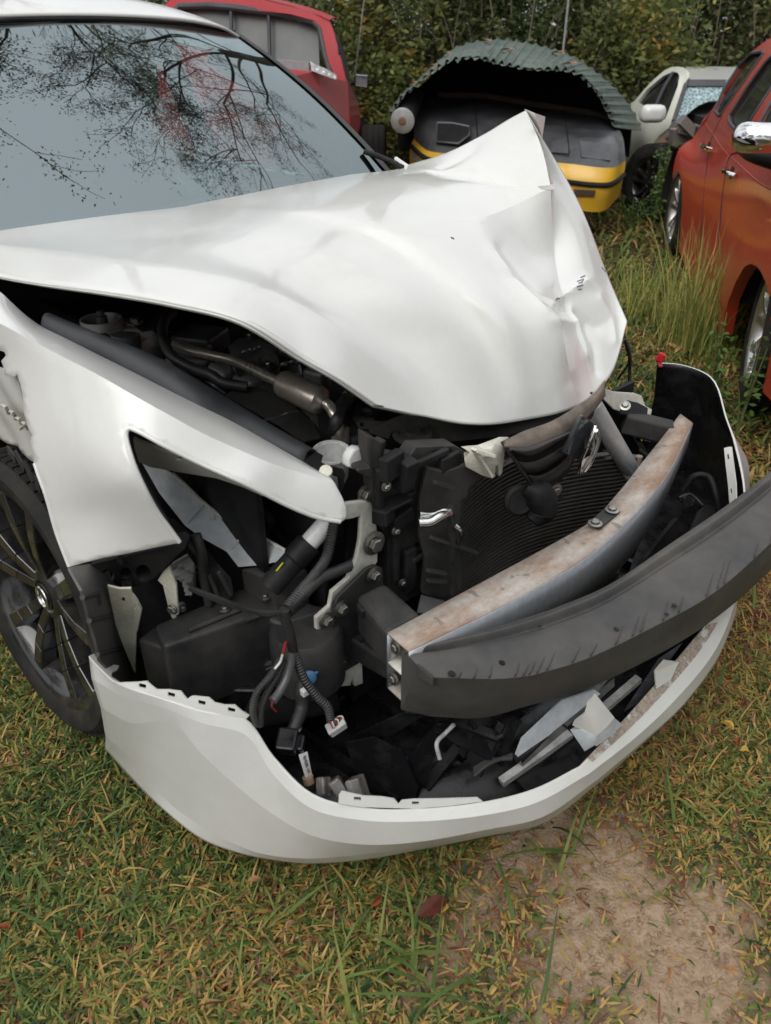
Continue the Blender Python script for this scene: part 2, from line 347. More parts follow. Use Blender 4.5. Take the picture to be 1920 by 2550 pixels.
# bonnet: net of stations from the near (right) edge to the far (left) edge, rear to front
def hood():
    S = []
    S.append([np.array((-.52, -.72, .965))] + P((0, 692, 'y', -.69), (300, 735, 'y', -.645), (425, 757, 'y', -.615), (600, 802, 'y', -.565), (750, 895, 'y', -.49), (833, 942, 'y', -.445), (933, 1010, 'y', -.38)))
    S.append([np.array((-.52, -.67, 1.0))] + P((0, 612, 'y', -.63), (270, 643, 'y', -.57), (450, 675, 'y', -.53), (625, 715, 'y', -.48), (750, 770, 'y', -.43), (870, 842, 'y', -.365), (1043, 1034, 'y', -.27)))
    S.append([np.array((-.49, -.56, 1.015))] + P((60, 596, 'y', -.57), (300, 600, 'y', -.47), (480, 620, 'y', -.43), (690, 680, 'y', -.37), (820, 750, 'y', -.33), (980, 865, 'y', -.25), (1150, 1052, 'y', -.18)))
    S.append(P((225, 536, 'x', -.45), (380, 540, 'y', -.29), (560, 560, 'y', -.27), (700, 590, 'y', -.25), (850, 645, 'y', -.22), (980, 725, 'y', -.19), (1110, 850, 'y', -.13), (1225, 1056, 'y', -.1)))
    S.append(P((392, 516, 'x', -.45), (520, 517, 'y', -.15), (690, 532, 'y', -.13), (800, 555, 'y', -.11), (940, 605, 'y', -.085), (1060, 685, 'y', -.07), (1190, 815, 'y', -.03), (1280, 1050, 'y', -.025)))
    S.append(P((450, 501, 'x', -.45), (600, 507, 'y', -.08), (760, 522, 'y', -.07), (860, 542, 'y', -.06), (990, 583, 'y', -.045), (1100, 665, 'y', -.03), (1250, 810, 'y', .005), (1330, 1042, 'y', .04)))
    S.append(P((640, 468, 'x', -.45), (760, 475, 'y', .10), (870, 492, 'y', .08), (960, 512, 'y', .07), (1070, 555, 'y', .06), (1170, 650, 'y', .05), (1310, 815, 'y', .07), (1385, 1031, 'y', .10)))
    # crease that bounds the caved-in face
    S.append(P((870, 432, 'x', -.45), (950, 440, 'y', .38), (1040, 456, 'y', .30), (1110, 480, 'y', .25), (1186, 548, 'y', .175), (1262, 672, 'y', .145), (1385, 792, 'y', .15), (1440, 1012, 'y', .195)))
    # inside of the cave, valley
    S.append(P((930, 427, 'x', -.45), (1010, 432, 'y', .48), (1100, 445, 'y', .41), (1185, 460, 'y', .365), (1275, 512, 'y', .335), (1322, 640, 'y', .305), (1392, 758, 'y', .255), (1462, 998, 'y', .235)))
    # fold between the near skin and the raised flap
    S.append(P((968, 424, 'x', -.46), (1060, 431, 'y', .55), (1170, 446, 'y', .50), (1283, 464, 'y', .46), (1372, 466, 'y', .44), (1380, 610, 'y', .425), (1402, 735, 'y', .335), (1487, 975, 'y', .29)))
    # middle of the raised flap
    S.append(P((990, 420, 'x', -.47), (1095, 408, 'y', .60), (1185, 392, 'y', .57), (1275, 375, 'y', .55), (1350, 372, 'y', .53), (1420, 560, 'y', .50), (1470, 712, 'y', .44), (1528, 922, 'y', .385)))
    # far edge: climbs to the peak, then falls down the front
    S.append(P((1010, 412, 'x', -.48), (1120, 377, 'y', .67), (1205, 334, 'y', .66), (1268, 296, 'y', .65), (1310, 274, 'y', .64), (1440, 500, 'y', .62), (1515, 690, 'y', .57), (1562, 800, 'y', .50)))
    G = surf(S, ru=[6, 6, 6, 6, 6, 6, 6, 16, 16, 18, 18], rv=[8, 8, 8, 8, 14, 24, 28], cu=(1, 7, 9), cv=[()] * 7 + [(4,)] * 5)
    G = np.array(G); nu, nv = G.shape[:2]
    # ridges (+) and valleys (-) of the crushed corner, each a line on the panel
    FOLD = [([(1225, 625), (1280, 700), (1335, 752), (1385, 797), (1426, 806)], .008, 13), ([(1250, 615), (1300, 682), (1345, 726), (1388, 748)], -.007, 18), ([(1390, 745), (1425, 722), (1460, 702)], .008, 14),
            ([(1405, 772), (1445, 782), (1490, 812)], -.008, 18), ([(1422, 770), (1440, 825), (1460, 885)], .010, 11), ([(1404, 815), (1418, 880), (1424, 950)], -.006, 16), ([(1462, 810), (1484, 865), (1490, 925)], -.010, 17),
            ([(1492, 745), (1522, 795), (1530, 850)], .007, 15), ([(1190, 420), (1120, 425), (1060, 428)], .005, 16), ([(1180, 372), (1140, 400), (1095, 425)], -.006, 14)]
    du = np.gradient(G, axis=0); dv = np.gradient(G, axis=1); nrmv = np.cross(du, dv); nrmv /= np.linalg.norm(nrmv, axis=2)[:, :, None] + 1e-9
    nrmv *= np.sign((nrmv * (CAR.R.T @ (CAMP - CAR.O) - G)).sum(2))[:, :, None]
    d = G @ CAR.R.T + CAR.O - CAMP; zc = d[..., 1] * math.cos(PITCH) - d[..., 2] * math.sin(PITCH); yc = -(d[..., 1] * math.sin(PITCH) + d[..., 2] * math.cos(PITCH))
    U = np.stack([CX + LENS_PX * d[..., 0] / zc, CY + LENS_PX * yc / zc], -1); off = np.zeros(G.shape[:2])
    for ln, amp, wd in FOLD:
        L_ = np.array(ln, float); e_ = np.full(off.shape, 1e9)
        for a_, b_ in zip(L_[:-1], L_[1:]):
            dd = b_ - a_; t_ = np.clip(((U - a_) @ dd) / (dd @ dd), 0, 1); e_ = np.minimum(e_, np.linalg.norm(a_ + dd * t_[..., None] - U, axis=-1))
        off += amp * 1.12 * np.exp(-(e_ / (wd * .9)) ** 1.12)
    iu = np.arange(nu)[:, None]; off *= (iu > 36) * (iu < nu - 1)
    off += (np.sin(G[..., 0] * 9 + G[..., 1] * 4) * .0010 + np.sin(G[..., 0] * 5 - G[..., 1] * 11) * .0010) * (iu > 0)
    G = G + nrmv * off[..., None]
    o = MB().grid(G).build('hood', M['white'], car, sharp=28)
    o.data.flip_normals(); solid(o, .006)
    o.modifiers.new('wn', 'WEIGHTED_NORMAL').keep_sharp = True
    # turned-in hem along the near edge
    e = [G[0, j] for j in range(nv)]; r = [np.array(p) + np.array((0, .018, -.008)) for p in e]
    h = MB().grid([e, r]).build('hood_hem', M['white'], car); solid(h, .004)
    # inner stiffening panel (dark underside)
    U = [[G[i, j] + np.array((-.02, 0, -.03)) for j in range(2, nv - 6, 3)] for i in range(3, 44, 3)]
    MB().grid(U).build('hood_insulation', M['black'], car)
    # blue-grey scuffs in the paint of the crushed corner
    scf = surface('blue_grey_scuff', (.16, .18, .22), .6); d_ = G @ CAR.R.T + CAR.O - CAMP; zc = d_[..., 1] * math.cos(PITCH) - d_[..., 2] * math.sin(PITCH); yc = -(d_[..., 1] * math.sin(PITCH) + d_[..., 2] * math.cos(PITCH)); UU = np.stack([CX + LENS_PX * d_[..., 0] / zc, CY + LENS_PX * yc / zc], -1)
    cv_ = CAR.R.T @ (CAMP - CAR.O)
    for (u0, v0, u1, v1) in ((1436, 702, 1448, 694), (1440, 706, 1454, 697), (1438, 716, 1450, 709), (1446, 690, 1456, 688), (1442, 720, 1447, 718), (1384, 748, 1392, 742), (1500, 668, 1508, 676)):
        pts = []
        for t in np.linspace(0, 1, 4):
            uv = np.array((u0 + (u1 - u0) * t, v0 + (v1 - v0) * t)); k = np.unravel_index(np.argmin(np.linalg.norm(UU - uv, axis=-1)), UU.shape[:2]); q = G[k]; pts.append(q + (cv_ - q) / np.linalg.norm(cv_ - q) * .0015)
        MB().tube(pts, .0014, 5, smooth=False).build('hood_scuff', scf, o)
    # torn corner of sheet folded over at the peak
    t = MB(); pk = cp(1306, 271, 'y', .56); a = cp(1330, 281, 'y', .55); b = cp(1356, 290, 'y', .60); c = cp(1349, 342, 'y', .60); d = cp(1335, 320, 'y', .56)
    t.add([pk, a, b, c, d], [(0, 1, 2, 3, 4)]); solid(t.build('hood_torn_corner', M['white'], car, False), .003)
    t = MB(); t.add(P((1340, 462, 'y', .34), (1382, 459, 'y', .325), (1384, 470, 'y', .325), (1371, 474, 'y', .335), (1350, 470, 'y', .34)), [(0, 1, 2, 3, 4)]); solid(t.build('hood_torn_tip', M['white'], car, False), .003)
    return G
HOOD = hood()

# near front wing with the empty lamp opening
def fender():
    top = [(-60, 690, 'y', -.745), (0, 730, 'y', -.735), (27, 755, 'y', -.725), (60, 785, 'y', -.715), (102, 815, 'y', -.70), (150, 839, 'y', -.69), (240, 884, 'y', -.667), (330, 929, 'y', -.645), (420, 975, 'y', -.62), (500, 1015, 'y', -.595), (576, 1052, 'y', -.565), (665, 1102, 'y', -.53), (749, 1150, 'y', -.50), (824, 1194, 'y', -.478)]
    cre = [(-60, 770, 'y', -.79), (0, 805, 'y', -.783), (30, 822, 'y', -.779), (65, 842, 'y', -.773), (110, 866, 'y', -.765), (160, 892, 'y', -.757), (240, 933, 'y', -.742), (330, 985, 'y', -.717), (420, 1035, 'y', -.688), (500, 1079, 'y', -.658), (590, 1120, 'y', -.615), (680, 1158, 'y', -.568), (760, 1182, 'y', -.525), (832, 1204, 'y', -.485)]
    den = lambda L: [(q[0], q[1], 'y', q[2]) for q in spline([(a, b, d * 1000) for a, b, _, d in L], 3) * np.array((1, 1, .001))]
    top = den(top); cre = den(cre)
    out = [(q[0], q[1]) for q in cre] + [(852, 1240), (860, 1262), (861, 1284), (856, 1295), (847, 1299), (800, 1291), (749, 1273), (691, 1246), (610, 1204), (495, 1152), (403, 1106), (346, 1075), (326, 1067), (316, 1068), (313, 1080), (318, 1105), (328, 1142), (340, 1178), (357, 1211), (374, 1244), (392, 1275), (410, 1300), (426, 1321), (447, 1350),
            (390, 1361), (323, 1376), (260, 1388), (213, 1400), (173, 1411), (160, 1375), (141, 1326), (126, 1280), (115, 1234), (104, 1202), (99, 1190), (92, 1172), (87, 1154), (88, 1135), (78, 1100), (82, 1084), (72, 1064), (70, 1052), (62, 1025), (60, 1005), (58, 980), (53, 955), (45, 930), (40, 938), (15, 935), (12, 915), (6, 899), (18, 885), (14, 876), (0, 872), (-60, 858)]
    ctrl = cre[::5] + [cre[-1]] + [(861, 1284, 'y', -.482), (749, 1273, 'y', -.556), (610, 1204, 'y', -.632), (447, 1350, 'y', -.722), (323, 1376, 'y', -.778), (173, 1411, 'y', -.842), (115, 1234, 'y', -.833), (62, 1025, 'y', -.808), (-60, 858, 'y', -.80), (235, 1275, 'y', -.797), (300, 1200, 'y', -.775)]
    sf = depth_fn(CAR, ctrl); B = [sf(u, v) for u, v, _, _ in cre]; A = P(*top)
    mid = [(a + b) / 2 + np.array((0, -.004, .006)) for a, b in zip(A, B)]
    inn = [a + np.array((0, .012, -.02)) for a in A]
    G = surf([inn, A, mid, B], ru=3, rv=1, cu=(1,))
    V, F = panel(CAR, out, ctrl, 15)
    m = MB().grid(G); m.add(V, F)
    bm = bmesh.new(); me = bpy.data.meshes.new('t'); me.from_pydata([tuple(map(float, v)) for v in m.v], [], m.f); bm.from_mesh(me)
    bmesh.ops.remove_doubles(bm, verts=bm.verts, dist=.0012); bmesh.ops.recalc_face_normals(bm, faces=bm.faces); bm.to_mesh(me); bm.free()
    o = bpy.data.objects.new('front_fender', me); link(o, car); me.materials.append(M['white']); me.polygons.foreach_set('use_smooth', [True] * len(me.polygons)); me.set_sharp_from_angle(angle=rad(26))
    solid(o, .004, 0); o.modifiers.new('wn', 'WEIGHTED_NORMAL').keep_sharp = True
    # rolled lip round the lamp opening
    lip = [(847, 1299), (800, 1291), (749, 1273), (691, 1246), (610, 1204), (495, 1152), (403, 1106), (346, 1075), (322, 1067), (314, 1078), (328, 1142), (357, 1211), (392, 1275), (426, 1321), (447, 1350)]
    MB().tube([sf(u, v) for u, v in lip], .0038, 8).build('lamp_opening_lip', M['white'], o)
    MB().tube([sf(u, v) for u, v in ((173, 1411), (141, 1326), (115, 1234), (99, 1190), (87, 1154))], .0035, 8).build('arch_lip', M['white'], o)
    # crumpled torn piece behind the tear
    V, F = panel(CAR, [(-60, 900), (0, 915), (45, 925), (62, 1025), (72, 1064), (82, 1100), (90, 1158), (72, 1142), (55, 1126), (40, 1112), (20, 1104), (0, 1092), (-60, 1060)],
                 [(-60, 900, 'y', -.785), (45, 925, 'y', -.785), (62, 1025, 'y', -.785), (90, 1158, 'y', -.80), (40, 1112, 'y', -.79), (-60, 1060, 'y', -.80)], 9)
    V = [np.array(p) + np.array((0, math.sin(p[2] * 60 + p[0] * 40) * .0025, 0)) for p in V]
    solid(mesh_obj('crumpled_fender_flap', V, F, M['white_low'], o, True, 20), .003)
    # ragged plastic threads along the tear
    t = MB()
    for (u0, v0, u1, v1) in ((0, 1008, 22, 1030), (18, 1022, 40, 1044), (34, 1040, 56, 1058), (48, 1052, 70, 1068), (52, 1068, 72, 1052)):
        t.tube([cp(u0, v0, 'y', -.80), cp((u0 + u1) / 2 + 4, (v0 + v1) / 2 - 5, 'y', -.812), cp(u1, v1, 'y', -.80)], .003, 5)
    t.build('torn_edge', M['offwhite2'], o)
    return o
FENDER = fender()

# roof, pillars and windscreen
def greenhouse():
    ys = np.linspace(-.60, .60, 9)
    def topx(y): return -1.02 - .17 * (y / .58) ** 2
    def topz(y): return 1.428 - .030 * (y / .58) ** 2
    def basx(y): return -.26 - .17 * (y / .66) ** 2
    rows = []
    for t in (0, .25, .5, .75, 1.0):
        r = []
        for y in ys:
            yy = y * (1 + .14 * t); x = topx(y) * (1 - t) + basx(yy) * t; z = topz(y) * (1 - t) + .975 * t + .030 * math.sin(math.pi * t)
            r.append(np.array((x, yy, z)))
        rows.append(r)
    G = surf(rows, 5, 4); MB().grid(G).build('windscreen', M['screen'], car)
    ws = car.children[-1]
    # black border and seals
    top = [g + np.array((.0, 0, .003)) for g in G[0]]; MB().tube(top, .007, 8, smooth=False).build('windscreen_top_seal', M['black'], ws)
    left = [g[-1] for g in G]
    strip = [[p + np.array((.006, -.012, .006)) for p in left], [p + np.array((-.012, .014, .008)) for p in left], [p + np.array((-.03, .052, -.008)) for p in left]]
    MB().grid(surf(strip, 3, 1)).build('pillar_trim', M['black_dusty'], ws)
    # far pillar, white
    pil = [[p + np.array((-.03, .050, -.006)) for p in left], [p + np.array((-.05, .066, -.012)) for p in left], [p + np.array((-.09, .085, -.05)) for p in left], [p + np.array((-.12, .06, -.08)) for p in left]]
    MB().grid(surf(pil, 3, 1)).build('windscreen_pillar', M['white'], car)
    right = [g[0] for g in G]
    pil = [[p + np.array((0, -.006, .004)) for p in right], [p + np.array((-.03, -.05, .0)) for p in right], [p + np.array((-.09, -.09, -.05)) for p in right]]
    MB().grid(surf(pil, 3, 1)).build('windscreen_pillar', M['white'], car)
    # inner lining of the far pillar
    inn = [[p + np.array((-.03, -.02, -.03)) for p in left], [p + np.array((-.05, -.075, -.06)) for p in left], [p + np.array((-.12, -.05, -.09)) for p in left]]
    MB().grid(surf(inn, 3, 1)).build('pillar_lining', surface('pale_lining', (.42, .45, .43), .7), car)
    # roof skin
    rr = []
    for s_, dz in ((0, .006), (.06, .024), (.25, .062), (.6, .092), (1.2, .095), (1.9, .03)):
        r = []
        for y in np.linspace(-.66, .66, 11):
            e = (abs(y) / .66); yy = y * (1 + .0 * s_)
            r.append(np.array((topx(y * .9) - s_, yy, topz(y * .9) + dz * (1 - .35 * e ** 2) - .05 * e ** 6)))
        rr.append(r)
    o = MB().grid(surf(rr, 4, 3)).build('roof', M['white'], car); solid(o, .01)
    # rear part of the cabin: far side window frame line and door, dashboard, seats
    m = MB(); side = .80
    poly = [(-.5, side, .93), (-2.9, side, .93), (-2.9, side, .45), (.1, side, .45)]
    m.prism(poly, (0, -.05, 0)); m.build('far_door', M['white'], car, False)
    m = MB(); m.beam((-1.62, .70, .93), (-1.75, .60, 1.40), .09, .05, (0, 1, 0)); m.build('door_pillar', M['black'], car, False)
    m = MB(); m.beam((-2.75, .72, .93), (-2.35, .6, 1.36), .12, .05, (0, 1, 0)); m.build('rear_pillar', M['white'], car, False)
    d = surf([[(-.42, y, .955) for y in np.linspace(-.74, .74, 7)], [(-.62, y, .985) for y in np.linspace(-.74, .74, 7)], [(-.86, y, .975 + .02 * math.cos(y * 9)) for y in np.linspace(-.74, .74, 7)], [(-.98, y, .90) for y in np.linspace(-.74, .74, 7)], [(-1.0, y, .6) for y in np.linspace(-.74, .74, 7)]], 4, 4)
    MB().grid(d).build('dashboard', surface('dashboard_plastic', (.035, .036, .038), .7), car)
    for y in (-.38, .38):
        s = MB(); s.grid(surf([[(-1.6, y - .24, .55), (-1.72, y - .22, .8), (-1.82, y - .17, 1.08)], [(-1.52, y - .12, .55), (-1.66, y - .1, .8), (-1.78, y - .08, 1.12)], [(-1.52, y + .12, .55), (-1.66, y + .1, .8), (-1.78, y + .08, 1.12)], [(-1.6, y + .24, .55), (-1.72, y + .22, .8), (-1.82, y + .17, 1.08)]], 4, 4))
        s.box((-1.8, y, 1.2), (.1, .24, .17)); s.build('seat', surface('seat_cloth', (.05, .05, .055), .9), car)
    MB().lathe([(.175, -.012), (.187, 0), (.175, .012), (.163, 0), (.175, -.012)], 28, axisM((-1.08, .38, .86), (-.8, 0, .55))).build('steering_wheel', M['black'], car)
    # crumpled plastic sheet lying on the dash
    bag = surf([[(-.62 - .06 * i, .02 + .09 * j, 1.0 + .022 * ((i * 7 + j * 5) % 4) * (1 - abs(j - 2) * .2)) for j in range(5)] for i in range(4)], 3, 3)
    MB().grid(bag).build('plastic_sheet', surface('pale_blue_plastic', (.45, .62, .62), .25), car)
    # cabin floor and firewall; closed back and side walls added to keep interior dark
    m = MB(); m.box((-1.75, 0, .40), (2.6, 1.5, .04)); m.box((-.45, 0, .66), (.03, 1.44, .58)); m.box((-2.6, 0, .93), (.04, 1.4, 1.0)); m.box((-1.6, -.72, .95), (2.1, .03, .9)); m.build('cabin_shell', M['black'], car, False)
    # cowl grille in front of the glass, seen over the bonnet's rear edge
    c = surf([[(-.50 + .12 * (1 - (y / .7) ** 2), y, .968) for y in np.linspace(-.72, .72, 9)], [(-.38 + .10 * (1 - (y / .7) ** 2), y, .985) for y in np.linspace(-.72, .72, 9)], [(-.33 + .10 * (1 - (y / .7) ** 2), y, .95) for y in np.linspace(-.72, .72, 9)]], 3, 3)
    MB().grid(c).build('cowl_panel', M['black'], car)
    # wiper lying at the foot of the far side
    MB().tube([cp(905, 377, 'y', .62), cp(950, 392, 'y', .66), cp(1005, 418, 'y', .69)], .009, 8).build('wiper_arm', M['black'], car)
    MB().tube([cp(985, 395, 'y', .73), cp(1008, 411, 'y', .73), cp(1030, 425, 'y', .73)], .007, 6).build('fender_rear_edge', M['white'], car)
greenhouse()

# bumper cover: torn off and hanging low in front
def bumper():
    z = 'z'; y = 'y'
    S = [P((221, 1634, z, .470), (228, 1690, y, -.868), (250, 1760, y, -.870), (263, 1835, y, -.868), (262, 1866, y, -.862)),
         P((292, 1700, z, .462), (303, 1732, z, .436), (325, 1800, z, .375), (338, 1895, z, .255), (331, 1945, z, .170)),
         P((400, 1738, z, .452), (412, 1765, z, .433), (428, 1800, z, .405), (412, 1990, z, .195), (402, 2012, z, .168)),
         P((500, 1768, z, .440), (508, 1802, z, .420), (505, 1880, z, .362), (508, 2062, z, .190), (502, 2090, z, .160)),
         P((612, 1790, z, .425), (614, 1832, z, .404), (588, 1956, z, .312), (590, 2104, z, .175), (592, 2124, z, .150)),
         P((682, 1886, z, .375), (678, 1926, z, .352), (674, 2024, z, .282), (652, 2126, z, .172), (662, 2139, z, .145)),
         P((776, 1976, z, .340), (773, 2012, z, .322), (774, 2080, z, .264), (760, 2138, z, .186), (765, 2151, z, .145)),
         P((900, 2010, z, .320), (898, 2042, z, .306), (900, 2103, z, .254), (900, 2128, z, .200), (905, 2142, z, .150)),
         P((1033, 2014, z, .312), (1034, 2046, z, .300), (1038, 2097, z, .255), (1040, 2109, z, .210), (1042, 2117, z, .165)),
         P((1200, 1997, z, .312), (1206, 2030, z, .300), (1212, 2066, z, .262), (1217, 2075, z, .220), (1220, 2081, z, .180)),
         P((1330, 1964, z, .315), (1338, 1998, z, .302), (1350, 2035, z, .265), (1353, 2043, z, .222), (1356, 2049, z, .190)),
         P((1444, 1908, z, .322), (1468, 1926, z, .310), (1490, 1940, z, .275), (1496, 1942, z, .242), (1500, 1943, z, .215)),
         P((1548, 1800, z, .335), (1588, 1832, z, .312), (1602, 1846, z, .280), (1604, 1847, z, .250), (1606, 1848, z, .225)),
         P((1632, 1705, z, .345), (1682, 1742, z, .318), (1702, 1753, z, .285), (1705, 1753, z, .256), (1706, 1752, z, .230)),
         P((1715, 1608, z, .36), (1776, 1628, z, .328), (1790, 1631, z, .298), (1792, 1631, z, .268), (1793, 1630, z, .240)),
         P((1765, 1545, z, .375), (1822, 1528, z, .345), (1832, 1516, z, .318), (1833, 1510, z, .288), (1834, 1505, z, .255)),
         [np.array(p) for p in ((.955, .435, .42), (.985, .45, .37), (.988, .45, .32), (.98, .45, .24), (.96, .44, .14))],
         P((1856, 1251, z, .480)) + [np.array(p) for p in ((.925, .56, .42), (.925, .57, .34), (.91, .57, .24), (.88, .56, .10))],
         P((1832, 1105, z, .535)) + [np.array(p) for p in ((.835, .72, .46), (.832, .73, .36), (.82, .73, .25), (.79, .72, .10))],
         P((1811, 1042, z, .56)) + [np.array(p) for p in ((.76, .79, .47), (.755, .80, .37), (.745, .80, .26), (.72, .79, .10))],
         P((1771, 938, z, .60)) + [np.array(p) for p in ((.64, .865, .49), (.635, .87, .38), (.63, .87, .26), (.62, .86, .10))],
         P((1700, 908, z, .605)) + [np.array(p) for p in ((.555, .865, .49), (.552, .87, .38), (.55, .87, .26), (.55, .86, .10))],
         P((1636, 902, z, .605)) + [np.array(p) for p in ((.485, .85, .49), (.482, .85, .38), (.48, .85, .26), (.48, .84, .10))]]
    G = surf(S, ru=6, rv=6, cu=(11,), cv=(1, 2, 3))
    o = MB().grid(G).build('bumper_cover', M['white_low'], car, sharp=80)
    crease_lines(o, len(G), len(G[0]), cols=(6, 12, 18), rows=(66,))
    o.data.materials.append(M['black_wet']); o.data.flip_normals()
    s = solid(o, .004).modifiers['solid']; s.material_offset = 1; s.material_offset_rim = 0
    return o, G
BUMPER, BG = bumper()

fl_ = mesh_obj('leaf_scrap', [cp(1122, 598, 'y', .02), cp(1130, 601, 'y', .02), cp(1131, 605, 'y', .02), cp(1123, 602, 'y', .02)], [(0, 1, 2, 3)], surface('dry_leaf_scrap', (.16, .05, .03), .7), None, False); solid(fl_, .001)
fl_.matrix_world = Matrix.Translation(Vector(tuple(CAR.O))) @ Matrix.Rotation(CAR.ang, 4, 'Z') @ Matrix.Translation(Vector((.004, -.004, .008))); tag(fl_, 'tiny brown leaf scrap lying on the white bonnet', 'leaf')

# near flank behind the wheel: rest of the wing, door and sill
wing = surf([[(-.60, -.74, .965), (-.35, -.74, .985), (-.16, -.745, 1.0)], [(-.60, -.83, .90), (-.36, -.82, .92), (-.20, -.80, .945)], [(-.60, -.875, .72), (-.44, -.87, .74), (-.32, -.85, .79)], [(-.60, -.88, .50), (-.50, -.88, .52), (-.42, -.87, .56)], [(-.60, -.87, .28), (-.52, -.87, .28), (-.44, -.87, .30)]], 4, 4)
solid(MB().grid(wing).build('rear_of_fender', M['white'], car), .004)
door = surf([[(-.62, -.75, .97), (-1.2, -.76, .97), (-1.75, -.76, .98)], [(-.62, -.86, .86), (-1.2, -.87, .86), (-1.75, -.87, .87)], [(-.62, -.89, .60), (-1.2, -.90, .60), (-1.75, -.90, .60)], [(-.62, -.88, .36), (-1.2, -.89, .36), (-1.75, -.89, .36)]], 4, 4)
solid(MB().grid(door).build('near_door', M['white'], car), .004)
door2 = [[np.array(p) * np.array((1, 1, 1)) + np.array((-1.14, 0, 0)) for p in r] for r in door]; solid(MB().grid(door2).build('near_rear_door', M['white'], car), .004)
MB().beam((-.5, -.84, .27), (-2.9, -.84, .27), .10, .12).build('sill', M['white'], car, False)
# ---------------------------------------------------------------- white wrecked sedan: what the torn front lays open
def esplit(o, a=35):
    m = o.modifiers.new('es', 'EDGE_SPLIT'); m.split_angle = rad(a); return o
def plate(name, outline, ctrl, mat, th=.004, parent=None, step=22, holes=(), bev=0.0, wave=None):
    V, F = panel(CAR, outline, ctrl, step, holes)
    if wave: V = [np.array(p) + wave(p) for p in V]
    o = mesh_obj(name, V, F, mat, parent or car, True, 30); solid(o, th)
    if bev: bevel(o, bev, 2, 40)
    else: esplit(o)
    return o
def circ(u, v, r, n=14, k=1.0): return [(u + r * math.cos(2 * math.pi * i / n), v + r * k * math.sin(2 * math.pi * i / n)) for i in range(n)]
def block(name, c, size, mat, rot=(0, 0, 0), bev=.004, parent=None):
    R = np.array(Matrix.Rotation(rad(rot[2]), 3, 'Z') @ Matrix.Rotation(rad(rot[1]), 3, 'Y') @ Matrix.Rotation(rad(rot[0]), 3, 'X'))
    o = MB().box(c, size, R).build(name, mat, parent or car, False); bevel(o, bev); return o
def pipe(name, pts, r, mat, parent=None, n=12, res=8):
    return MB().tube(pts, r, n, res=res).build(name, mat, parent or car)
def bolt(p, d, r=.008, parent=None, h=.008, washer=1.7):
    m = MB(); Mx = axisM(p, d)
    m.lathe([(0, .0015), (r * washer, .0015), (r * washer, 0.003), (r * 1.05, .004)], 16, Mx)
    m.lathe([(r, .003), (r, h), (r * .8, h + .0015), (0, h + .0015)], 6, Mx)
    return m.build('bolt', M['bolt'], parent or car, False)
def spiral_loom(name, pts, r, mat=None, parent=None, pitch=.0055):
    P_ = spline(pts, 30); L = np.sum(np.linalg.norm(np.diff(P_, axis=0), axis=1)); n = int(L / pitch * 4); P_ = resample(P_, max(n, 8))
    rr = [r * (1.0 if (i % 4) < 2 else .84) for i in range(len(P_))]
    m = MB(); m.tube(P_, rr, 10, smooth=False); return m.build(name, mat or M['hose'], parent or car)

# --- bumper flanges, tabs and torn pieces
M['scuffed'] = surface('scuffed_alloy', (.50, .50, .49), .45, .25, dirt=(.18, .17, .16), amt=.7, scale=30, thr=.5, bscale=60)
ctl = [(300, 1702, 'z', .462), (400, 1738, 'z', .452), (500, 1768, 'z', .440), (612, 1790, 'z', .425), (365, 1695, 'z', .475), (480, 1734, 'z', .462), (600, 1770, 'z', .44)]
plate('mounting_flange', [(296, 1700), (318, 1699), (345, 1698), (365, 1696), (377, 1707), (390, 1717), (420, 1717), (450, 1721), (458, 1732), (466, 1741), (474, 1735), (482, 1733), (520, 1737), (535, 1750), (560, 1756), (585, 1756), (600, 1769), (621, 1782), (612, 1791), (560, 1781), (500, 1768), (400, 1738), (330, 1715)],
      ctl, M['white'], .003, BUMPER, 14, holes=[[(x - 9, y - 5 + .25 * -9), (x + 9, y - 5 + .25 * 9), (x + 8, y + 5 + .25 * 8), (x - 9, y + 5 + .25 * -9)] for x, y in ((355, 1708), (427, 1730), (503, 1750), (577, 1768))])
plate('mounting_flange', [(222, 1633), (232, 1628), (264, 1633), (268, 1638), (258, 1644), (256, 1656), (266, 1663), (284, 1655), (297, 1658), (292, 1668), (279, 1674), (277, 1684), (296, 1700), (280, 1692), (250, 1664)],
      [(222, 1633, 'z', .472), (264, 1633, 'z', .455), (297, 1658, 'z', .445), (296, 1700, 'z', .462)], M['white_low'], .003, BUMPER, 10)
plate('mounting_flange', [(843, 2001), (844, 1980), (851, 1971), (905, 1983), (950, 1985), (982, 1990), (993, 2003), (1001, 1994), (1030, 1991), (1100, 1990), (1190, 1987), (1202, 1996), (1120, 2007), (1033, 2014), (900, 2010)],
      [(843, 2003, 'z', .33), (1033, 2014, 'z', .312), (1200, 1997, 'z', .312), (851, 1971, 'z', .352), (1001, 1992, 'z', .330), (1190, 1987, 'z', .32)], M['white'], .003, BUMPER, 14,
      holes=[[(881, 1984), (899, 1985), (899, 1994), (881, 1993)], [(1026, 1996), (1043, 1996), (1043, 2004), (1026, 2004)]])
plate('far_mounting_flange', [(1803, 1116), (1812, 1113), (1822, 1112), (1826, 1150), (1832, 1200), (1834, 1262), (1824, 1282), (1817, 1260), (1812, 1200), (1806, 1150)],
      [(1803, 1116, 'z', .525), (1822, 1112, 'z', .535), (1834, 1262, 'z', .48), (1817, 1260, 'z', .465)], M['white_low'], .003, BUMPER, 14, holes=[[(1810, 1131), (1815, 1131), (1816, 1143), (1811, 1143)], [(1817, 1218), (1822, 1216), (1823, 1228), (1819, 1229)]])
